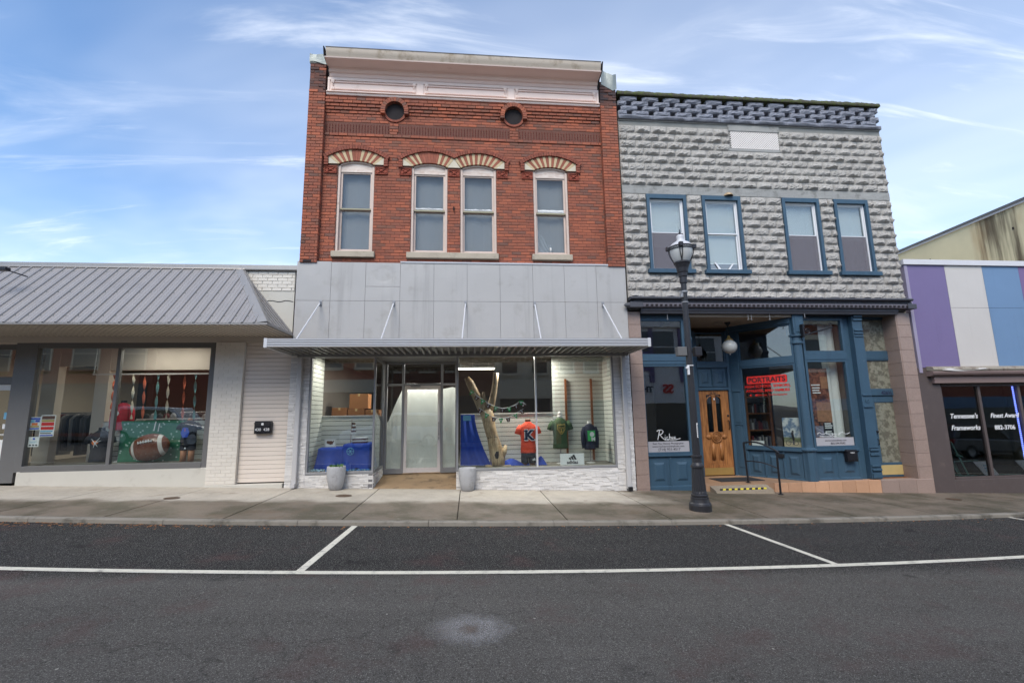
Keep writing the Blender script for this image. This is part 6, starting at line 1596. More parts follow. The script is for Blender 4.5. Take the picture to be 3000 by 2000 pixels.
def entry_bits():
    M_('worn_step', (136, 124, 108), .9, .25, 5, .15, 40, .4, 50)
    t = thing('door_mat', 'dark grey mat on the tiled floor before the wooden door', 'mat', (6.4, .6, -.11))
    obj('mat', MB().box(5.95, 7.05, .35, .95, -.11, -.098), 'door_mat', t, bevel=.004)
    h = thing('hazard_step', 'low concrete step edged in yellow and black hazard tape', 'step', (6.0, -.3, -.25))
    obj('slab', MB().add([(5.45, -.34, zs(5.45)-.02), (6.80, -.34, zs(6.8)-.02), (6.80, -.045, zs(6.8)-.02), (5.45, -.045, zs(5.45)-.02), (5.45, -.30, -.20), (6.80, -.30, -.205), (6.80, -.045, -.125), (5.45, -.045, -.125)],
        [(4, 5, 6, 7), (0, 1, 5, 4), (1, 2, 6, 5), (3, 0, 4, 7)]), 'worn_step', h)
    for k in range(16):
        u0, u1 = k/16, (k+.97)/16; P = lambda u, v: (5.55+1.1*u+.05*v, -.285+.075*v, -.193+.0235*v)
        obj('tape_stripe', MB().add([P(u0, 0), P(u1, 0), P(u1, 1), P(u0, 1)], [(0, 1, 2, 3)]), 'hazard_yellow' if k % 2 else 'hazard_black', h)
    g = thing('hanging_globe_lamp', 'white glass globe lamp hanging in the recessed blue entrance', 'lamp', (6.63, .65, 3.0))
    x, y = 6.63, .65
    obj('ceiling_cup', MB().lathe([(.02, 3.70), (.07, 3.76), (.075, 3.80)], x, y, 16), 'black_metal', g); obj('stem', MB().tube([(x, y, 3.73), (x, y, 3.50)], .009, 8), 'black_metal', g)
    for k in range(4): obj('chain_link', MB().tube([(x+.014*math.cos(2*PI*j/10)*(k % 2), y+.014*math.cos(2*PI*j/10)*(1-k % 2), 3.49-.03*k+.02*math.sin(2*PI*j/10)) for j in range(11)], .004, 5), 'black_metal', g)
    obj('brass_cap', MB().lathe([(.02, 3.45), (.035, 3.43), (.03, 3.40), (.05, 3.38), (.09, 3.345), (.10, 3.325)], x, y, 20), 'brass', g)
    obj('globe', MB().lathe([(.09, 3.335)]+[(.185*math.cos(a), 3.16+.175*math.sin(a)) for a in [math.radians(d) for d in range(60, -85, -12)]]+[(.0001, 2.985)], x, y, 28, caps=False), 'globe_glass', g, smooth=True)
    obj('drip_finial', MB().lathe([(.012, 2.985), (.018, 2.97), (.006, 2.95)], x, y, 10), 'vinyl_white', g)
    # wrought iron sign arm
    b = thing('sign_bracket', 'wrought iron scroll bracket without a sign above the blue display window', 'bracket', (8.1, -.1, 3.5)); yb = -.12
    obj('arm', MB().tube([(8.08, yb, 3.325), (8.87, yb, 3.53)], .016, 8), 'black_metal', b)
    obj('wall_plate', MB().box(8.06, 8.09, yb-.03, yb+.13, 3.28, 3.60), 'black_metal', b)
    sp = MB()
    def spiral(cx, cz, r0, turns, a0, s): return [(cx+r0*(1-.8*k/22)*math.cos(a0+s*2*PI*turns*k/22), yb, cz+r0*(1-.8*k/22)*math.sin(a0+s*2*PI*turns*k/22)) for k in range(23)]
    sp.tube(spiral(8.19, 3.44, .075, 1.4, -PI/2, 1), .009, 6); sp.tube(spiral(8.80, 3.60, .05, 1.3, -PI*.6, 1), .008, 6)
    sp.tube([(8.10, yb, 3.46), (8.14, yb, 3.58), (8.26, yb, 3.60), (8.45, yb, 3.55), (8.62, yb, 3.53), (8.78, yb, 3.55)], .009, 6); obj('scrolls', sp, 'black_metal', b)
    ch = MB()
    for k in range(12):
        u = k/11; ch.tube([(8.17+.5*u+.012*math.cos(2*PI*j/8), yb+.004*(k % 2), 3.76-.20*u+.03*(u-.5)**2+.016*math.sin(2*PI*j/8)) for j in range(9)], .004, 4)
    obj('chain', ch, 'black_metal', b); obj('hook', MB().tube([(8.17, yb, 3.86), (8.17, yb, 3.76)], .008, 6), 'grey_alum', b)
    for x in (4.72, 6.75, 6.83, 7.3):
        h = thing('ceiling_hook', {4.72: 'short metal hook under the iron cornice above the left blue window', 6.75: 'short metal hook in the recess ceiling near the globe lamp stem', 6.83: 'thin metal hook in the recess ceiling, the longer of two by the globe lamp', 7.3: 'small metal hook in the recess ceiling toward the corner column'}[x], 'hook', (x, -.04, 3.8), 'hooks under the iron cornice')
        obj('shank', MB().tube([(x, -.06, 3.865), (x, -.06, 3.74)], .007, 6), 'grey_alum', h); obj('eye', MB().tube([(x+.015*math.cos(2*PI*k/10), -.06, 3.727+.015*math.sin(2*PI*k/10)) for k in range(11)], .005, 5), 'grey_alum', h)
    s = thing('roof_floodlight', 'dark floodlight on an arm over the ribbed metal roof', 'floodlight', (-8.6, -.2, 4.7))
    obj('arm', MB().tube([(-10.2, -1.2, 4.62), (-9.0, -.95, 4.52)], .02, 6), 'black_metal', s); obj('head', MB().box(-9.12, -8.92, -1.0, -.88, 4.46, 4.53), 'black_metal', s, bevel=.012)
    obj('stay', MB().tube([(-8.95, -.93, 4.48), (-8.72, -.75, 4.40)], .012, 6), 'black_metal', s)
t_ = NT('globe_glass'); t_.bsdf(t_.scale(srgb((206, 206, 200)), t_.math('MULTIPLY_ADD', t_.noise(3), .2, .9)), .15, spec=.5, trans=.15); MAT['globe_glass'] = t_.m
entry_bits()

# ------------------------------------------------------------------ things in the shop windows
def torso(mb, x, y, z0, z1, w, d, neck=True):
    """shirt body from hem to collar"""
    H = z1-z0
    mb.loft([(x, y, z0, w*.50, d*.50), (x, y, z0+.02, w*.52, d*.52), (x, y, z0+H*.35, w*.47, d*.47), (x, y-.01, z0+H*.62, w*.51, d*.58), (x, y, z0+H*.80, w*.55, d*.50), (x, y, z0+H*.90, w*.46, d*.42), (x, y, z0+H*.965, w*.26, d*.34), (x, y, z1, w*.19, d*.28)], 20)
def figure(name, lab, x, y, zf, shirt, sc=1., sleeve='short', shorts=None, skin='skin_brown', stand=True, base_z=None, head=False, neck='skin_brown', wide=.36):
    t = thing(name, lab, 'mannequin', (x, y, base_z if base_z is not None else zf), 'mannequins in the shop windows')
    H = .60*sc; z1 = zf+H; w = wide*sc; d = .22*sc
    s = MB(); torso(s, x, y, zf, z1, w, d); so = obj('shirt', s, shirt, t, smooth=True)
    for k in (-1, 1):
        sl = MB(); top = (x+k*w*.42, y, zf+H*.86)
        if sleeve == 'short': sl.tube([top, (x+k*w*.60, y-.005, zf+H*.74), (x+k*w*.68, y-.01, zf+H*.60)], [.062*sc, .066*sc, .07*sc], 12)
        else: sl.tube([top, (x+k*w*.60, y-.005, zf+H*.66), (x+k*w*.64, y-.01, zf+H*.35), (x+k*w*.60, y-.03, zf+H*.06)], [.06*sc, .056*sc, .048*sc, .04*sc], 12)
        obj('sleeve', sl, shirt, so, smooth=True)
    obj('neck', MB().loft([(x, y, z1-.05*sc, .06*sc, .055*sc), (x, y, z1+.03*sc, .055*sc, .052*sc), (x, y, z1+.055*sc, .052*sc, .05*sc)], 14), neck, t, smooth=True)
    if head: obj('cap_disc', MB().loft([(x, y, z1+.055*sc, .05*sc, .048*sc), (x, y, z1+.11*sc, .035*sc, .035*sc), (x, y, z1+.13*sc, .01, .01)], 12), neck, t, smooth=True)
    if shorts:
        h = MB(); zb = zf-.19*sc
        h.loft([(x, y, zb+.10*sc, w*.50, d*.54), (x, y, zf+.02*sc, w*.47, d*.50)], 18)
        for k in (-1, 1): h.loft([(x+k*w*.25, y, zb, w*.24, d*.46), (x+k*w*.25, y, zb+.11*sc, w*.25, d*.50)], 14)
        obj('shorts', h, shorts, t, smooth=True)
        for k in (-1, 1): obj('leg', MB().loft([(x+k*w*.25, y, base_z, w*.17, d*.36), (x+k*w*.25, y, zb+.03*sc, w*.19, d*.40)], 14), skin, t, smooth=True)
    elif stand:
        obj('stand_pole', MB().tube([(x, y, base_z), (x, y, zf+.2)], .012, 8), 'grey_alum', t); obj('stand_foot', MB().lathe([(.11, base_z), (.10, base_z+.015), (.02, base_z+.03)], x, y, 18), 'white_trim', t)
    return t, (x, y-d*.52-.012, zf, H)
def displays():
    # orange shirt with K
    t, (x, fy, z, H) = figure('mannequin', 'mannequin in an orange shirt with a large navy K and black shorts', 1.385, .50, .66, 'orange_cloth', 1.18, shorts='black_cloth', base_z=.39, wide=.30)
    text('K', .30, (x, fy-.012, z+.31), 'ink_white', t, 'letter_outline', offset=.030, sx=1.0); text('K', .30, (x, fy-.016, z+.31), 'ink_navy', t, 'letter', offset=.014)
    for a in (-1, 1):
        for zz in (.315, .495): obj('letter_serif', MB().box(x+a*.075-.05, x+a*.075+.05, fy-.020, fy-.014, z+zz-.002, z+zz+.024), 'ink_navy', t)
    q = MB(); 
    for k in range(3): q.add([(x+.08+.022*k, fy-.006, .50), (x+.098+.022*k, fy-.006, .50), (x+.098+.022*k-.012, fy-.006, .525+.014*k), (x+.080+.022*k-.012, fy-.006, .525+.010*k)], [(0, 1, 2, 3)])
    obj('shorts_mark', q, 'ink_white', t)
    # green shirt with the gold head
    t, (x, fy, z, H) = figure('mannequin', 'mannequin bust in a dark green shirt with a gold animal head', 2.17, .60, .74, 'green_cloth', 1.18, stand=True, base_z=.39, neck='mannequin_white', head=True, wide=.30)
    hd = [(-.09, .17), (-.075, .20), (-.045, .185), (0, .19), (.045, .185), (.075, .20), (.09, .17), (.08, .13), (.085, .08), (.055, .03), (.02, -.02), (0, -.03), (-.02, -.02), (-.055, .03), (-.085, .08), (-.08, .13), (-.09, .17)]
    e = MB(); cz = z+.36
    e.tube([(x+a, fy-.01, cz+b) for a, b in hd], .008, 6)
    e.tube([(x+a*.62, fy-.011, cz+.02+b*.62) for a, b in hd], .005, 6)
    for s in (-1, 1): e.tube([(x+s*.055, fy-.012, cz+.12), (x+s*.02, fy-.012, cz+.10)], .007, 5)
    e.box(x-.012, x+.012, fy-.016, fy-.008, cz+.0, cz+.10); e.box(x-.03, x+.03, fy-.016, fy-.008, cz+.095, cz+.11); obj('emblem', e, 'ink_gold', t)
    # navy long sleeved shirt
    t, (x, fy, z, H) = figure('mannequin', 'small mannequin in a navy long sleeved shirt with green print', 2.88, .58, .70, 'navy_cloth', 1.0, sleeve='long', stand=True, base_z=.39, neck='mannequin_white', wide=.27)
    obj('print_block', MB().box(x-.085, x+.095, fy-.010, fy-.004, z+.20, z+.44), 'ink_green', t)
    obj('print_mark', MB().loft([(x+.02, fy-.013, z+.30, .02, .003), (x+.02, fy-.013, z+.335, .055, .003), (x+.02, fy-.013, z+.38, .05, .003), (x+.02, fy-.013, z+.41, .02, .003)], 14), 'ink_white', t)
    text('M', .12, (x+.045, fy-.018, z+.205), 'ink_white', t, 'print_letter', offset=.006)
    # white sign with three bars
    s = thing('sign_board', 'white sign board with three slanted black bars and lettering', 'sign', (2.36, .25, .38))
    obj('board', MB().box(2.085, 2.64, .245, .265, .385, .64), 'paper', s)
    bars = MB()
    for k in range(3):
        x0 = 2.30+.060*k; h = .05+.032*k; zb = .505
        bars.prism([(x0, zb), (x0+.046, zb), (x0+.046-.5*h-.0, zb+h-.0), (x0-.5*h+.0, zb+h*.82)], .241, .245)
    obj('bars', bars, 'ink_black', s); text('adidas', .105, (2.365, .243, .415), 'ink_black', s, offset=.003)
    # dead tree trunk
    t = thing('tree_trunk', 'bare forked tree trunk standing in the large display window', 'tree trunk', (.66, .45, .39))
    def limb(pts, rs, n=16, nm='limb', seed=0):
        m = MB().tube(pts, rs, n); m.v = [(x+.03*fnoise(x*9+seed, y*9, z*3)+.012*fnoise(x*30, y*30, z*9), y+.03*fnoise(x*9, y*9+seed, z*3), z) for x, y, z in m.v]; return obj(nm, m, 'dead_wood', t, smooth=True)
    limb([(.665, .50, .40), (.655, .50, .55), (.62, .50, .75), (.56, .50, 1.02), (.50, .50, 1.25), (.44, .50, 1.5), (.41, .50, 1.66)], [.18, .175, .165, .135, .135, .145, .145], nm='trunk')
    limb([(.42, .5, 1.55), (.30, .5, 1.75), (.15, .5, 2.05), (.02, .5, 2.30), (-.05, .5, 2.42)], [.115, .11, .095, .085, .055], seed=3)
    limb([(.44, .5, 1.58), (.53, .5, 1.80), (.59, .5, 2.05), (.63, .5, 2.30), (.655, .5, 2.53)], [.10, .085, .072, .068, .06], seed=5)
    limb([(.39, .5, 1.6), (.36, .48, 1.85), (.335, .47, 2.08)], [.075, .055, .03], seed=8)
    limb([(.74, .48, .60), (.83, .47, .70), (.87, .47, .85)], [.09, .06, .03], seed=11)
    obj('knot_hole', MB().loft([(.64, .335, .56, .03, .012), (.635, .33, .64, .05, .02), (.65, .335, .72, .03, .012)], 14), 'soot_shade', t)
    cr = MB().tube([(.44, .385, 1.02), (.52, .375, 1.035), (.62, .385, 1.04), (.66, .41, 1.045)], .006, 5); cr.tube([(.50, .38, 1.05), (.48, .385, 1.25), (.46, .38, 1.35)], .005, 5); obj('crack', cr, 'soot_shade', t)
    m = MB().box(.38, .96, .38, .62, .388, .405); m.box(.42, .52, .30, .70, .388, .41); obj('foot_board', m, 'pine_pale', t)
    # bunting
    b = thing('pennant_bunting', 'string of green and brown pennants draped round the tree trunk', 'bunting', (.7, .34, 1.4))
    A = [(.09, 2.05), (.21, 1.93), (.34, 1.84), (.47, 1.75), (.63, 1.68), (.78, 1.645), (.93, 1.66), (1.08, 1.72), (1.21, 1.81), (1.29, 1.75)]; Bp = [(.29, 1.63), (.43, 1.52), (.59, 1.44), (.74, 1.41), (.90, 1.43), (1.07, 1.50), (1.21, 1.60)]
    for L in (A, Bp):
        obj('string', MB().tube([(x, .33, z+.05) for x, z in L], .004, 5), 'ink_white', b)
        for k, (x, z) in enumerate(L):
            dz = (L[min(k+1, len(L)-1)][1]-L[max(k-1, 0)][1])/(L[min(k+1, len(L)-1)][0]-L[max(k-1, 0)][0]); a = math.atan(dz)*.8; c, s_ = math.cos(a), math.sin(a)
            Q = lambda u, v: (x+u*c-v*s_, .325, z+.05+u*s_+v*c)
            col = 'ink_green' if (k % 2 == (0 if L is A else 1)) else 'ink_brown'; p = empty('pennant', (x, .325, z), b)
            tri = [(-.055, 0), (.055, 0), (.0, -.12)] if col == 'ink_green' else [(-.06, 0), (.06, 0), (.03, -.10), (-.03, -.10)]
            m = MB(); n = len(tri); m.add([Q(u, v) for u, v in tri]+[(q[0], q[1]+.004, q[2]) for q in [Q(u, v) for u, v in tri]], [tuple(range(n)), tuple(range(2*n-1, n-1, -1))]+[(i, i+n, (i+1) % n+n, (i+1) % n) for i in range(n)]); obj('flag', m, col, p)
            m = MB(); 
            for u0, u1, v0, v1 in ([(-.02, .02, -.055, -.025)] if col == 'ink_green' else [(-.055, .055, -.015, -.003), (-.018, .018, -.05, -.042), (-.018, .018, -.075, -.067), (-.006, .006, -.085, -.03)]):
                q = [Q(u0, v0), Q(u1, v0), Q(u1, v1), Q(u0, v1)]; m.add([(a_, b_-.002, c_) for a_, b_, c_ in q], [(0, 1, 2, 3)])
            obj('flag_print', m, 'ink_white', p)
    # blue drape behind the trunk
    t = thing('blue_drape', 'blue cloth draped behind the tree trunk and over the display floor', 'cloth', (.15, .7, .39))
    def dp(u, v):
        xr = .14+.38*(1-v)**1.6; x = -.19+(xr+.19)*u; return (x, .72-.30*(1-v)*.6+.035*math.sin(u*16+v*2)*(1.1-v), .40+1.16*v)
    obj('hanging_fold', MB().grid(dp, 40, 20), 'blue_cloth', t, smooth=True)
    def fl(u, v): x = .50+.90*u; return (x, .40+.40*v, .392+max(.0, (.20-.17*u)*math.sin(PI*v)**.7*(1+.35*math.sin(x*17+v*5))))
    obj('trailing_fold', MB().grid(fl, 40, 12), 'blue_cloth', t, smooth=True)
    def fl2(u, v): x = 1.56+.24*u; return (x, .35+.35*v, .388+.16*math.sin(PI*u)**.8*math.sin(PI*v)**.6*(1+.2*math.sin(u*9+v*7)))
    obj('bunched_end', MB().grid(fl2, 20, 12), 'blue_cloth', t, smooth=True)
    obj('care_label', MB().box(-.13, .05, .50, .503, 1.42, 1.54), 'ink_cyan', t)
    # left window: table under blue cloth
    t = thing('display_table', 'low display table under a royal blue cloth', 'table', (-2.8, .5, .4))
    def tc(x0, x1, y0, y1, z, nm, sd):
        m = MB(); n = 72; vs = []; per = []
        for k in range(n):
            u = k/n*4; s = int(u); f = u-s
            per.append([(x0+(x1-x0)*f, y0), (x1, y0+(y1-y0)*f), (x1-(x1-x0)*f, y1), (x0, y1-(y1-y0)*f)][s])
        cx, cy = (x0+x1)/2, (y0+y1)/2
        for g in (.5, .82, .95):
            for k, (px, py) in enumerate(per): vs.append((cx+(px-cx)*g, cy+(py-cy)*g, z+.012*fnoise(px*9, py*9, sd)-(.012 if g > .9 else 0)))
        rings = 9
        for r in range(rings+1):
            h = r/rings
            for k, (px, py) in enumerate(per):
                fold = .5+.5*math.sin(k*.72+sd+.6*math.sin(k*.31))
                o = .012+h**1.3*(.02+.085*fold+.03*fnoise(k*.35, h*2, sd)); dx, dy = px-cx, py-cy; l = math.hypot(dx, dy)
                hem = .405+.035*(1-fold)*h
                vs.append((px+dx/l*o, py+dy/l*o, z-.022-(z-.022-hem)*h))
        R = rings+4
        m.add(vs, [(r*n+k, r*n+(k+1) % n, (r+1)*n+(k+1) % n, (r+1)*n+k) for r in range(R-1) for k in range(n)]+[tuple(range(n))]); obj(nm, m, 'blue_cloth', t, smooth=True)
    tc(-3.30, -2.80, .34, .80, .89, 'tablecloth', 1); tc(-2.76, -2.20, .30, .82, .965, 'tablecloth', 4)
    cm = MB()
    for k in range(6): a = PI*k/3; cm.tube([(-2.60, .255, .80), (-2.60+.075*math.cos(a), .255, .80+.075*math.sin(a))], .007, 4)
    cm.tube([(-2.60+.075*math.cos(2*PI*k/20), .255, .80+.075*math.sin(2*PI*k/20)) for k in range(21)], .006, 4); obj('cloth_emblem', cm, 'ink_cyan', t)
    f = thing('framed_map', 'white framed print of a country outline on the blue table', 'picture', (-3.1, .45, .89))
    m = MB(); m.box(-3.215, -3.195, .44, .46, .89, 1.08); m.box(-2.985, -2.965, .44, .46, .89, 1.08); m.box(-3.195, -2.985, .441, .459, .89, .91); m.box(-3.195, -2.985, .441, .459, 1.06, 1.08); obj('frame', m, 'white_trim', f); obj('sheet', MB().box(-3.195, -2.985, .452, .456, .91, 1.06), 'paper', f)
    out = [(-.08, .03), (-.06, .045), (-.01, .04), (.03, .042), (.05, .03), (.075, .05), (.085, .035), (.065, .005), (.05, -.02), (.055, -.045), (.04, -.03), (.0, -.045), (-.02, -.03), (-.055, -.02), (-.08, 0)]
    obj('map_shape', MB().prism([(-3.09+a, .985+b) for a, b in out], .448, .452), 'ink_brown', f)
    fl_ = thing('small_flag', 'small striped flag standing on the blue table', 'flag', (-2.62, .5, .97)); obj('staff', MB().tube([(-2.66, .50, .965), (-2.645, .50, 1.49)], .006, 6), 'pine_dark', fl_)
    for k in range(6):
        m = MB().grid(lambda u, v: (-2.655+(.13+.02*math.sin(v*3))*u*(.6+.4*v*0+.3*k/6), .50+.02*math.sin(u*7+k), 1.42-.042*(k+v)), 6, 2); obj('stripe', m, 'ink_brown' if k % 2 == 0 else 'ink_white', fl_)
    for k, (lab, c) in enumerate((('lowest dark red box lid in the stack on the blue table', 'ink_brown'), ('cream middle box in the stack on the blue table', 'ink_white'), ('dark red box in the stack on the blue table, above the cream one', 'ink_brown'), ('topmost cream box in the stack on the blue table', 'ink_white'))):
        b = tag(obj('gift_box', MB().box(-2.60, -2.30, .42, .62, .967+.032*k, .997+.032*k), c, bevel=.004), lab, 'box', 'stacked boxes on the blue table')
    pb = thing('glass_pebbles', 'bed of pale and blue glass pebbles along the window sill of the blue table display', 'pebbles', (-2.8, .15, .4)); 
    m1, m2 = MB(), MB(); r = random.Random(9)
    for k in range(260):
        x = r.uniform(-3.40, -2.12); 
        if -3.0 < x < -2.75 and r.random() < .6: continue
        y, s = r.uniform(.06, .28), r.uniform(.012, .022); z = .397+r.uniform(0, .035)*(1 if x < -3.05 else .5)
        (m1 if x < -3.05 or r.random() < .2 else m2).loft([(x, y, z, s*.6, s*.6), (x, y, z+s*.5, s, s*.9), (x, y, z+s, s*.4, s*.4)], 6)
    stuff(obj('pale_pebbles', m1, 'glass_bead', pb)); stuff(obj('blue_pebbles', m2, 'bead_blue', pb))
    # cardboard boxes beyond the half wall
    obj_t = thing('storage_table', 'dark table behind the half wall carrying cardboard boxes', 'table', (-2.9, 1.8, .2)); obj('table_top', MB().box(-3.45, -2.15, 1.45, 2.2, 1.50, 1.55), 'dark_room', obj_t)
    for x in (-3.40, -2.2):
        for y in (1.5, 2.15): obj('leg', MB().box(x-.03, x+.03, y-.03, y+.03, .19, 1.50), 'dark_room', obj_t)
    for x0, x1, z0, z1, lab in ((-3.40, -3.03, 1.551, 1.78, 'cardboard box on the dark table, beside the slatted side wall'), (-3.01, -2.60, 1.551, 1.75, 'low cardboard box under the big one behind the half wall'), (-2.58, -2.25, 1.551, 1.72, 'cardboard box at the window mullion end of the row'), (-2.98, -2.52, 1.752, 2.12, 'large cardboard box lying on top of the others')):
        t = thing('cardboard_box', lab, 'box', ((x0+x1)/2, 1.7, z0), 'cardboard boxes behind the half wall'); obj('carton', MB().box(x0, x1, 1.55, 1.95, z0, z1), 'cardboard', t, bevel=.006); obj('tape', MB().box((x0+x1)/2-.025, (x0+x1)/2+.025, 1.546, 1.954, z1-.06, z1+.002), 'tape', t)
    # ---- mansard shop
    t, (x, fy, z, H) = figure('mannequin', 'dark mannequin bust in a black shirt with orange insect print', -7.90, .48, .69, 'black_cloth', 1.1, stand=False, base_z=.66, neck='black_cloth', wide=.33)
    e = MB(); e.loft([(x-.02, fy-.012, z+.36, .02, .004), (x, fy-.014, z+.40, .07, .006), (x-.02, fy-.012, z+.45, .03, .004)], 12); obj('print_body', e, 'ink_orange', t)
    e = MB()
    for a, b in ((.09, .11), (.12, .05), (-.02, -.10), (.06, -.08), (-.08, .09)): e.tube([(x, fy-.016, z+.40), (x+a, fy-.016, z+.40+b)], [.012, .003], 5)
    obj('print_wing', e, 'ink_white', t)
    t, (x, fy, z, H) = figure('mannequin', 'mannequin in a red long sleeved shirt behind the dark one', -7.68, .72, 1.34, 'red_cloth', 1.0, sleeve='long', stand=True, base_z=.66, neck='dark_room', wide=.32)
    obj('print', MB().loft([(x-.04, fy-.012, z+.32, .03, .004), (x-.04, fy-.013, z+.37, .06, .004), (x-.04, fy-.012, z+.42, .03, .004)], 10), 'ink_white', t)
    t, (x, fy, z, H) = figure('mannequin', 'mannequin in a black shirt with blue print and black shorts by the pilaster', -6.08, .42, 1.05, 'black_cloth', .80, shorts='black_cloth', skin='skin_tan', base_z=.66, neck='skin_tan', wide=.40)
    obj('print', MB().loft([(x-.02, fy-.010, z+.12, .05, .004), (x-.02, fy-.014, z+.22, .09, .006), (x-.02, fy-.010, z+.33, .05, .004)], 14), 'ink_blue', t); obj('print_mark', MB().box(x-.03, x-.015, fy-.022, fy-.018, z+.25, z+.31), 'ink_orange', t)
    obj('shorts_mark', MB().prism([(x-.02, .93), (x+.03, .93), (x+.005, .97)], fy-.012, fy-.008), 'ink_white', t); obj('cuff', MB().tube([(x-.13, .40, 1.03), (x-.05, .34, 1.03)], .012, 6), 'ink_gold', t)
    bd = thing('green_backdrop', 'green printed cloth sheet with white yard marks in the shop window', 'backdrop', (-6.9, .55, .66)); obj('sheet', MB().grid(lambda u, v: (-7.62+1.36*u, .62+.012*math.sin(u*11+v*3), .66+.88*v), 24, 8), 'green_print', bd, smooth=True)
    y_ = MB(); y_.add([(-6.93, .595, 1.32), (-6.905, .595, 1.32), (-6.88, .595, 1.52), (-6.905, .595, 1.52)], [(0, 1, 2, 3)]); y_.add([(-6.84, .595, 1.30), (-6.82, .595, 1.30), (-6.80, .595, 1.48), (-6.82, .595, 1.48)], [(0, 1, 2, 3)]); obj('goal_mark', y_, 'ink_white', bd)
    fb = thing('football_balloon', 'big foil balloon shaped like a brown football', 'balloon', (-6.82, .36, .66))
    def ball(k0, k1, grow=1.): 
        secs = []
        for k in range(k0, k1+1):
            a = -1+2*k/24; secs.append((a*.41, (1-abs(a)**2.2)**.62*.285*grow if abs(a) < 1 else .001))
        m = MB().lathe([(max(r, .001), z) for z, r in secs], 0, 0, 26, caps=False); return m.xf(Matrix.Translation((-6.83, .38, .975)) @ Matrix.Rotation(math.radians(-12), 4, 'Y') @ Matrix.Rotation(PI/2, 4, 'Y') @ Matrix.Diagonal((1, .62, 1, 1)))
    obj('skin', ball(0, 24), 'ball_brown', fb, smooth=True)
    for a, b in ((3, 5), (19, 21)): obj('white_band', ball(a, b, 1.012), 'ball_white', fb, smooth=True)
    lc = MB(); lc.tube([(-6.97, .205, 1.075), (-6.83, .195, 1.10), (-6.69, .205, 1.12)], .012, 6)
    for k in range(6): u = k/5; lc.tube([(-6.96+.26*u, .198, 1.05+.045*u), (-6.97+.26*u, .20, 1.11+.045*u)], .010, 5)
    obj('laces', lc, 'ink_white', fb)
    for k, (xa, xb, zb, c, lab) in enumerate(((-7.83, -7.82, 1.80, 'streamer_orange', 'orange twisted streamer beside the mullion'), (-7.43, -7.39, 1.58, 'streamer_cream', 'cream twisted streamer over the left end of the green sheet'), (-7.20, -7.16, 1.55, 'streamer_orange', 'orange twisted streamer above the football balloon'), (-6.92, -6.90, 1.56, 'streamer_teal', 'teal twisted streamer above the football balloon'), (-6.70, -6.67, 1.56, 'streamer_cream', 'cream twisted streamer above the right of the football balloon'), (-6.36, -6.33, 1.53, 'streamer_orange', 'orange twisted streamer beside the mannequin with blue print'), (-6.13, -6.09, 1.57, 'streamer_teal', 'teal twisted streamer over the mannequin with blue print'), (-5.80, -5.78, 1.3, 'streamer_cream', 'cream twisted streamer close to the window frame by the pilaster'))):
        def rb(u, v): a = v*PI*3.2+k; x = xa+(xb-xa)*(1-v); w = (u-.5)*.055; return (x+w*math.cos(a), .565+w*math.sin(a), zb+(2.57-zb)*v)
        tag(obj('streamer', MB().grid(rb, 2, 40), c, smooth=True), lab, 'streamer', 'twisted streamers hung in the shop window')
    for n, (x0, x1, z0, z1, lab) in enumerate(((-8.99, -8.79, 1.39, 1.65, 'small poster with an orange centre taped in the mansard shop window'), (-8.785, -8.51, 1.25, 1.69, 'tall poster with red bands taped in the mansard shop window'), (-9.03+.06, -8.77, 1.05, 1.25, 'pale notice taped low in the corner of the mansard shop window'))):
        p = thing('poster', lab, 'poster', ((x0+x1)/2, .06, z0)); yy = .056; obj('sheet', MB().box(x0, x1, yy, yy+.002, z0, z1), 'paper', p); w, h = x1-x0, z1-z0
        rects = [[(.05, .95, .80, .95, 'ink_blue'), (.08, .45, .55, .78, 'ink_cyan'), (.5, .92, .60, .78, 'ink_blue'), (.2, .75, .36, .55, 'ink_orange'), (.08, .9, .2, .33, 'ink_gold'), (.06, .94, .05, .16, 'ink_blue')], [(.06, .94, .80, .96, 'ink_brown'), (.06, .94, .68, .78, 'ink_gold'), (.06, .94, .50, .66, 'ink_red'), (.06, .94, .32, .46, 'ink_red'), (.06, .9, .22, .28, 'ink_cyan'), (.06, .8, .14, .18, 'ink_black'), (.06, .94, .03, .09, 'ink_blue')], [(.4, .6, .72, .9, 'ink_blue'), (.12, .8, .5, .54, 'ink_cyan'), (.12, .7, .4, .43, 'ink_cyan'), (.1, .3, .1, .24, 'ink_black'), (.42, .6, .1, .24, 'ink_black'), (.7, .88, .1, .24, 'ink_black')]][n]
        for a, b, c_, d_, m in rects: obj('print_block', MB().box(x0+w*a, x0+w*b, yy-.002, yy, z0+h*c_, z0+h*d_), m, p)
    dn = thing('door_decal', 'white decal with dark lettering on the glass door of the mansard shop', 'decal', (-9.75, .23, .9)); obj('sheet', MB().box(-9.98, -9.56, .232, .235, .78, 1.20), 'paper', dn); text('adidas', .15, (-9.80, .23, .84), 'ink_black', dn); q = MB()
    for k in range(3): q.prism([(-9.93+.085*k, 1.0), (-9.865+.085*k, 1.0), (-9.90+.085*k-.02*k, 1.06+.05*k), (-9.95+.085*k-.02*k, 1.05+.05*k)], .229, .232)
    obj('bars', q, 'ink_black', dn)
    for z, h in ((1.62, .14), (1.42, .10)): tag(obj('door_sticker', MB().box(-9.66, -9.53, .236, .239, z, z+h), 'ink_cyan' if h > .12 else 'paper'), 'pale blue sticker on the glass door, the upper one' if h > .12 else 'white sticker on the glass door below the pale blue one', 'sticker')
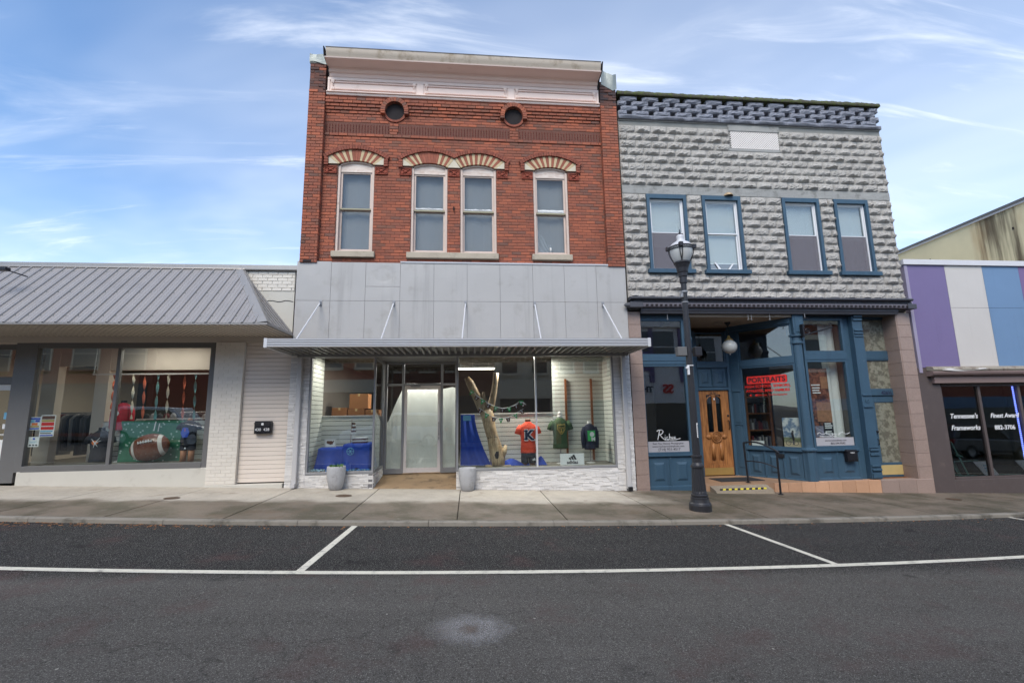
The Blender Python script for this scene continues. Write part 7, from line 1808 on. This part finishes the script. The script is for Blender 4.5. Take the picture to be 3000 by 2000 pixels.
    cs = thing('cap_shelf', 'shelf of dark caps behind the streamers of the mansard shop', 'shelf', (-6.9, 1.9, .4)); obj('boards', MB().box(-8.1, -5.6, 1.8, 2.1, 1.56, 1.59), 'white_trim', cs); obj('side_panel', MB().box(-5.62, -5.58, 1.8, 2.1, .38, 1.56), 'white_trim', cs); obj('side_panel', MB().box(-8.12, -8.08, 1.8, 2.1, .38, 1.56), 'white_trim', cs)
    cq = random.Random(8)
    for k in range(15):
        x = -7.95+.155*k+cq.uniform(-.02, .02); c = MB().loft([(x, 1.95, 1.591, .06, .075), (x, 1.95, 1.65, .06, .075), (x, 1.95, 1.70, .04, .05), (x, 1.95, 1.715, .008, .01)], 12); c.loft([(x, 1.85, 1.595, .05, .06), (x, 1.85, 1.60, .045, .055)], 10); obj('cap', c, 'garment%d' % cq.randrange(6), cs, smooth=True)
    # clothes rails deep in the shop
    for rx, ry, lab in ((-9.3, 1.6, 'rail of dark garments behind the left pane of the mansard shop window'), (-7.1, 3.2, 'rail of clothes deep inside the mansard shop'), (-10.4, 3.4, 'farther rail of clothes seen through the left pane of the mansard shop')):
        r_ = thing('clothes_rail', lab, 'clothes rail', (rx, ry, .38)); obj('bar', MB().tube([(rx-.8, ry, 1.75), (rx+1.0, ry, 1.75)], .015, 8), 'grey_alum', r_)
        for s in (-.8, 1.0): obj('upright', MB().tube([(rx+s, ry, .38), (rx+s, ry, 1.75)], .015, 8), 'grey_alum', r_)
        q = random.Random(int(rx*10))
        for k in range(22):
            x = rx-.72+.075*k; hh = q.uniform(.62, .95); obj('garment', MB().loft([(x, ry, 1.70-hh, .026, .20), (x, ry, 1.60, .03, .23), (x, ry, 1.68, .02, .14), (x, ry, 1.72, .008, .03)], 10), 'garment%d' % q.randrange(6), r_, smooth=True)
    for x, y, lab in ((-9.5, 3.5, 'first lit ceiling strip in the mansard shop, nearest its door'), (-8.7, 3.5, 'lit ceiling strip in the mansard shop behind the left pane'), (-9.2, 5.5, 'deeper lit ceiling strip behind the left pane of the mansard shop'), (-7.4, 3.2, 'lit ceiling strip above the football balloon'), (-6.2, 3.2, 'lit ceiling strip above the mannequin with blue print'), (-7.9, 5.6, 'small far lit ceiling strip behind the red shirt')):
        t = thing('strip_light', lab, 'light', (x, y, 3.3), 'ceiling strips of the mansard shop'); obj('tube', MB().box(x-.2, x+.2, y-.03, y+.03, 3.27, 3.29), 'lit_tube', t); obj('fitting', MB().box(x-.22, x+.22, y-.05, y+.05, 3.29, 3.34), 'white_trim', t)
        ld = bpy.data.lights.new('lamp', 'AREA'); ld.shape = 'RECTANGLE'; ld.size = .4; ld.size_y = .06; ld.energy = 16; ld.color = (1, .9, .75); lo = bpy.data.objects.new('lamp', ld); COL.objects.link(lo); lo.location = (x, y, 3.26); lo.parent = t; lo.matrix_parent_inverse = WM[t].inverted()
    for k, x in enumerate((-7.1, -6.4)): spot(('warm spot over the streamers', 'warm spot over the mannequin with blue print')[k]+' in the mansard shop window', x, .35, 3.29, 5, 'spots of the mansard shop window', size=.045)
    # ---- photo studio windows
    w = thing('window_banner', 'grey banner with a phone number along the foot of the left blue window', 'banner', (4.6, .1, .65)); yb = .098
    obj('strip', MB().box(4.115, 5.105, yb, yb+.002, .635, .875), 'banner_grey', w); text('Real. Fine. Natural. Photographer', .055, (4.6, yb-.002, .81), 'ink_black', w); text('www.ricchesrocherphoto.com', .062, (4.6, yb-.002, .745), 'ink_black', w); text('(714) 931-4517', .085, (4.62, yb-.002, .665), 'ink_black', w)
    sg = thing('script_lettering', 'white handwritten shop name on the left blue window', 'lettering', (4.55, .1, .9))
    st = MB(); S_ = lambda pts, r=.009: st.tube([(4.33+a*.62, yb-.004, .90+b*.62) for a, b in pts], r, 6)
    S_([(.04, .02), (.09, .20), (.13, .36)]); S_([(.02, .33), (.10, .38), (.22, .38), (.27, .32), (.22, .24), (.10, .20)]); S_([(.13, .21), (.20, .12), (.28, .04), (.32, .03)]); S_([(.33, .13), (.33, .05), (.36, .03)], .007); S_([(.45, .12), (.40, .13), (.39, .06), (.43, .03), (.48, .05)], .007); S_([(.50, .24), (.50, .03)], .007); S_([(.50, .10), (.55, .13), (.56, .04)], .007); S_([(.59, .07), (.65, .08), (.63, .13), (.59, .11), (.60, .04), (.66, .04)], .007); S_([(.68, .07), (.74, .08), (.72, .13), (.68, .11), (.69, .04), (.78, .03), (.92, .055)], .007); st.box(4.33+.335*.62-.006, 4.33+.335*.62+.006, yb-.01, yb-.002, 1.005, 1.017)
    obj('strokes', st, 'ink_white', sg); text('PORTRAITS', .055, (4.66, yb-.003, .885), 'ink_white', sg)
    ps = thing('photo_print', 'framed photo print of a cyclist under a cloudy sky in the splayed window', 'picture', (7.8, .4, .65))
    A, Bq = Vector((7.0, 1.36)), Vector((7.9, .06)); d = Bq-A; XF = Matrix.Translation((A.x, A.y, 0)) @ Matrix.Rotation(math.atan2(d.y, d.x), 4, 'Z')
    obj('sheet', MB().box(1.14, 1.53, .075, .09, .645, 1.36), 'photo_print', ps, xf=XF)
    fg = MB()
    for c in (1.24, 1.40): fg.tube([(c+.055*math.cos(2*PI*k/20), .072, .76+.055*math.sin(2*PI*k/20)) for k in range(21)], .006, 5)
    fg.tube([(1.24, .072, .76), (1.33, .072, .78), (1.40, .072, .76)], .006, 5); fg.tube([(1.26, .072, .84), (1.31, .072, .88), (1.38, .072, .85)], .006, 5); fg.tube([(1.35, .072, .72), (1.36, .07, .86), (1.34, .07, .98), (1.36, .07, 1.05)], [.018, .02, .028, .018], 6); obj('cyclist_shape', fg, 'ink_black', ps, xf=XF)
    sv = thing('book_shelf', 'tall brown wooden shelf inside the splayed window', 'shelf', (7.9, 1.6, -.1)); m = MB(); m.box(7.55, 7.62, 1.7, 2.1, -.1, 2.15); m.box(8.25, 8.32, 1.7, 2.1, -.1, 2.15)
    for z in (.1, .55, 1.0, 1.45, 1.9): m.box(7.62, 8.25, 1.7, 2.1, z, z+.03)
    obj('shelves', m, 'pine_dark', sv)
    bk = random.Random(4)
    for z in (.13, .58, 1.03, 1.48):
        x = 7.64
        while x < 8.2: w_ = bk.uniform(.03, .07); h_ = bk.uniform(.18, .3); obj('book', MB().box(x, x+w_-.004, 1.75, 1.95, z+.001, z+h_), 'garment%d' % bk.randrange(6), sv); x += w_
    bp = thing('easel_board', 'white board leaning low in the splayed window above the handrail', 'board', (7.35, 1.0, .6)); obj('panel', MB().box(.35, .65, .12, .14, .62, .78), 'paper', bp, xf=XF)
    cl = thing('portrait_collage', 'tall dark collage of portraits in the window right of the corner column', 'poster', (8.6, .25, .7)); obj('sheet', MB().box(8.36, 8.86, .24, .25, .86, 2.55), 'collage_print', cl)
    obj('photo', MB().box(8.66, 8.84, .234, .239, 2.05, 2.35), 'photo_warm', cl); obj('photo', MB().box(8.48, 8.86, .234, .239, 1.25, 1.72), 'photo_warm', cl); obj('photo', MB().box(8.40, 8.60, .234, .239, .90, 1.15), 'photo_cool', cl); obj('dark_field', MB().box(8.60, 8.86, .233, .238, .88, 1.22), 'ink_black', cl)
    for z, x0, x1 in ((2.13, 8.40, 8.63), (2.06, 8.42, 8.62), (2.0, 8.42, 8.60), (1.94, 8.42, 8.63), (1.19, 8.64, 8.80), (1.14, 8.64, 8.84), (1.09, 8.64, 8.82), (1.0, 8.64, 8.80), (.95, 8.64, 8.83)): obj('caption', MB().box(x0, x1, .229, .233, z, z+.026), 'ink_white', cl)
    w = thing('window_banner', 'pale banner with small lettering along the foot of the right blue window', 'banner', (8.75, .15, .65)); obj('strip', MB().box(8.29, 9.27, .137, .139, .685, .875), 'banner_grey', w); text('www.rocherphoto.com', .058, (8.8, .135, .79), 'ink_black', w); text('865.544.9542', .07, (8.85, .135, .715), 'ink_black', w)
    sg = thing('thin_lettering', 'thin white script line over the pale banner of the right blue window', 'lettering', (8.75, .14, .95)); m = MB().tube([(8.34+.06*k, .136, .96+.03*math.sin(k*1.9)+.02*math.sin(k*.7)) for k in range(15)], .006, 5); obj('strokes', m, 'ink_white', sg); text('PHOTOGRAPHY', .06, (8.62, .136, .885), 'ink_white', sg)
    wc = thing('white_curtain', 'pale wall panel beside the portrait collage in the right blue window', 'curtain', (9.1, .4, .6)); obj('cloth', MB().grid(lambda u, v: (8.9+.42*u, .42+.02*math.sin(u*14), .6+3.1*v), 14, 4), 'curtain_white', wc, smooth=True)
    # ---- frame shop
    e = thing('easel', 'pale mint easel leaning in the window of the brown fronted shop', 'easel', (12.35, .5, -.2)); m = MB(); m.tube([(12.28, .55, .70), (12.55, .45, -.2)], .018, 6); m.tube([(12.20, .6, .30), (12.36, .5, -.2)], .016, 6); m.tube([(12.33, .5, .35), (12.48, .5, .30)], .03, 6); m.tube([(12.22, .55, -.14), (12.55, .45, -.18)], .014, 6); obj('frame', m, 'mint_wood', e)
    for x, lab in ((12.95, 'white folded sign card standing in the brown shop window beside the mullion'), (14.15, 'white folded sign card at the far end of the brown shop window')):
        c = thing('sign_card', lab, 'sign', (x, .5, -.2)); obj('card', MB().add([(x-.12, .55, .17), (x+.32, .55, .17), (x+.40, .40, -.19), (x+.02, .40, -.19), (x-.12, .56, .17), (x+.32, .56, .17), (x+.40, .41, -.19), (x+.02, .41, -.19)], [(0, 1, 2, 3), (7, 6, 5, 4), (0, 4, 5, 1), (2, 6, 7, 3)]), 'paper', c)
        for z in (.06, .0, -.06): obj('print_line', MB().box(x+.08, x+.24, .40+.42*(z+.19)-.01, .40+.42*(z+.19)-.004, z, z+.022), 'ink_cyan', c)
    t = thing('picture_frame', 'low pale frame lying across the window floor of the brown shop', 'frame', (12.9, .6, -.2)); m = MB(); m.tube([(12.45, .7, .16), (12.5, .6, -.18), (14.2, .6, -.18)], .012, 6); m.tube([(12.45, .7, .16), (13.2, .75, .17)], .012, 6); obj('bars', m, 'mint_wood', t)
M_('pine_pale', (196, 168, 128), .6); M_('photo_warm', (150, 106, 78), .4, .5, 14); M_('photo_cool', (128, 124, 140), .4, .5, 14); M_('bead_blue', (40, 110, 180), .15, .4, 40, isl=.6)
displays()
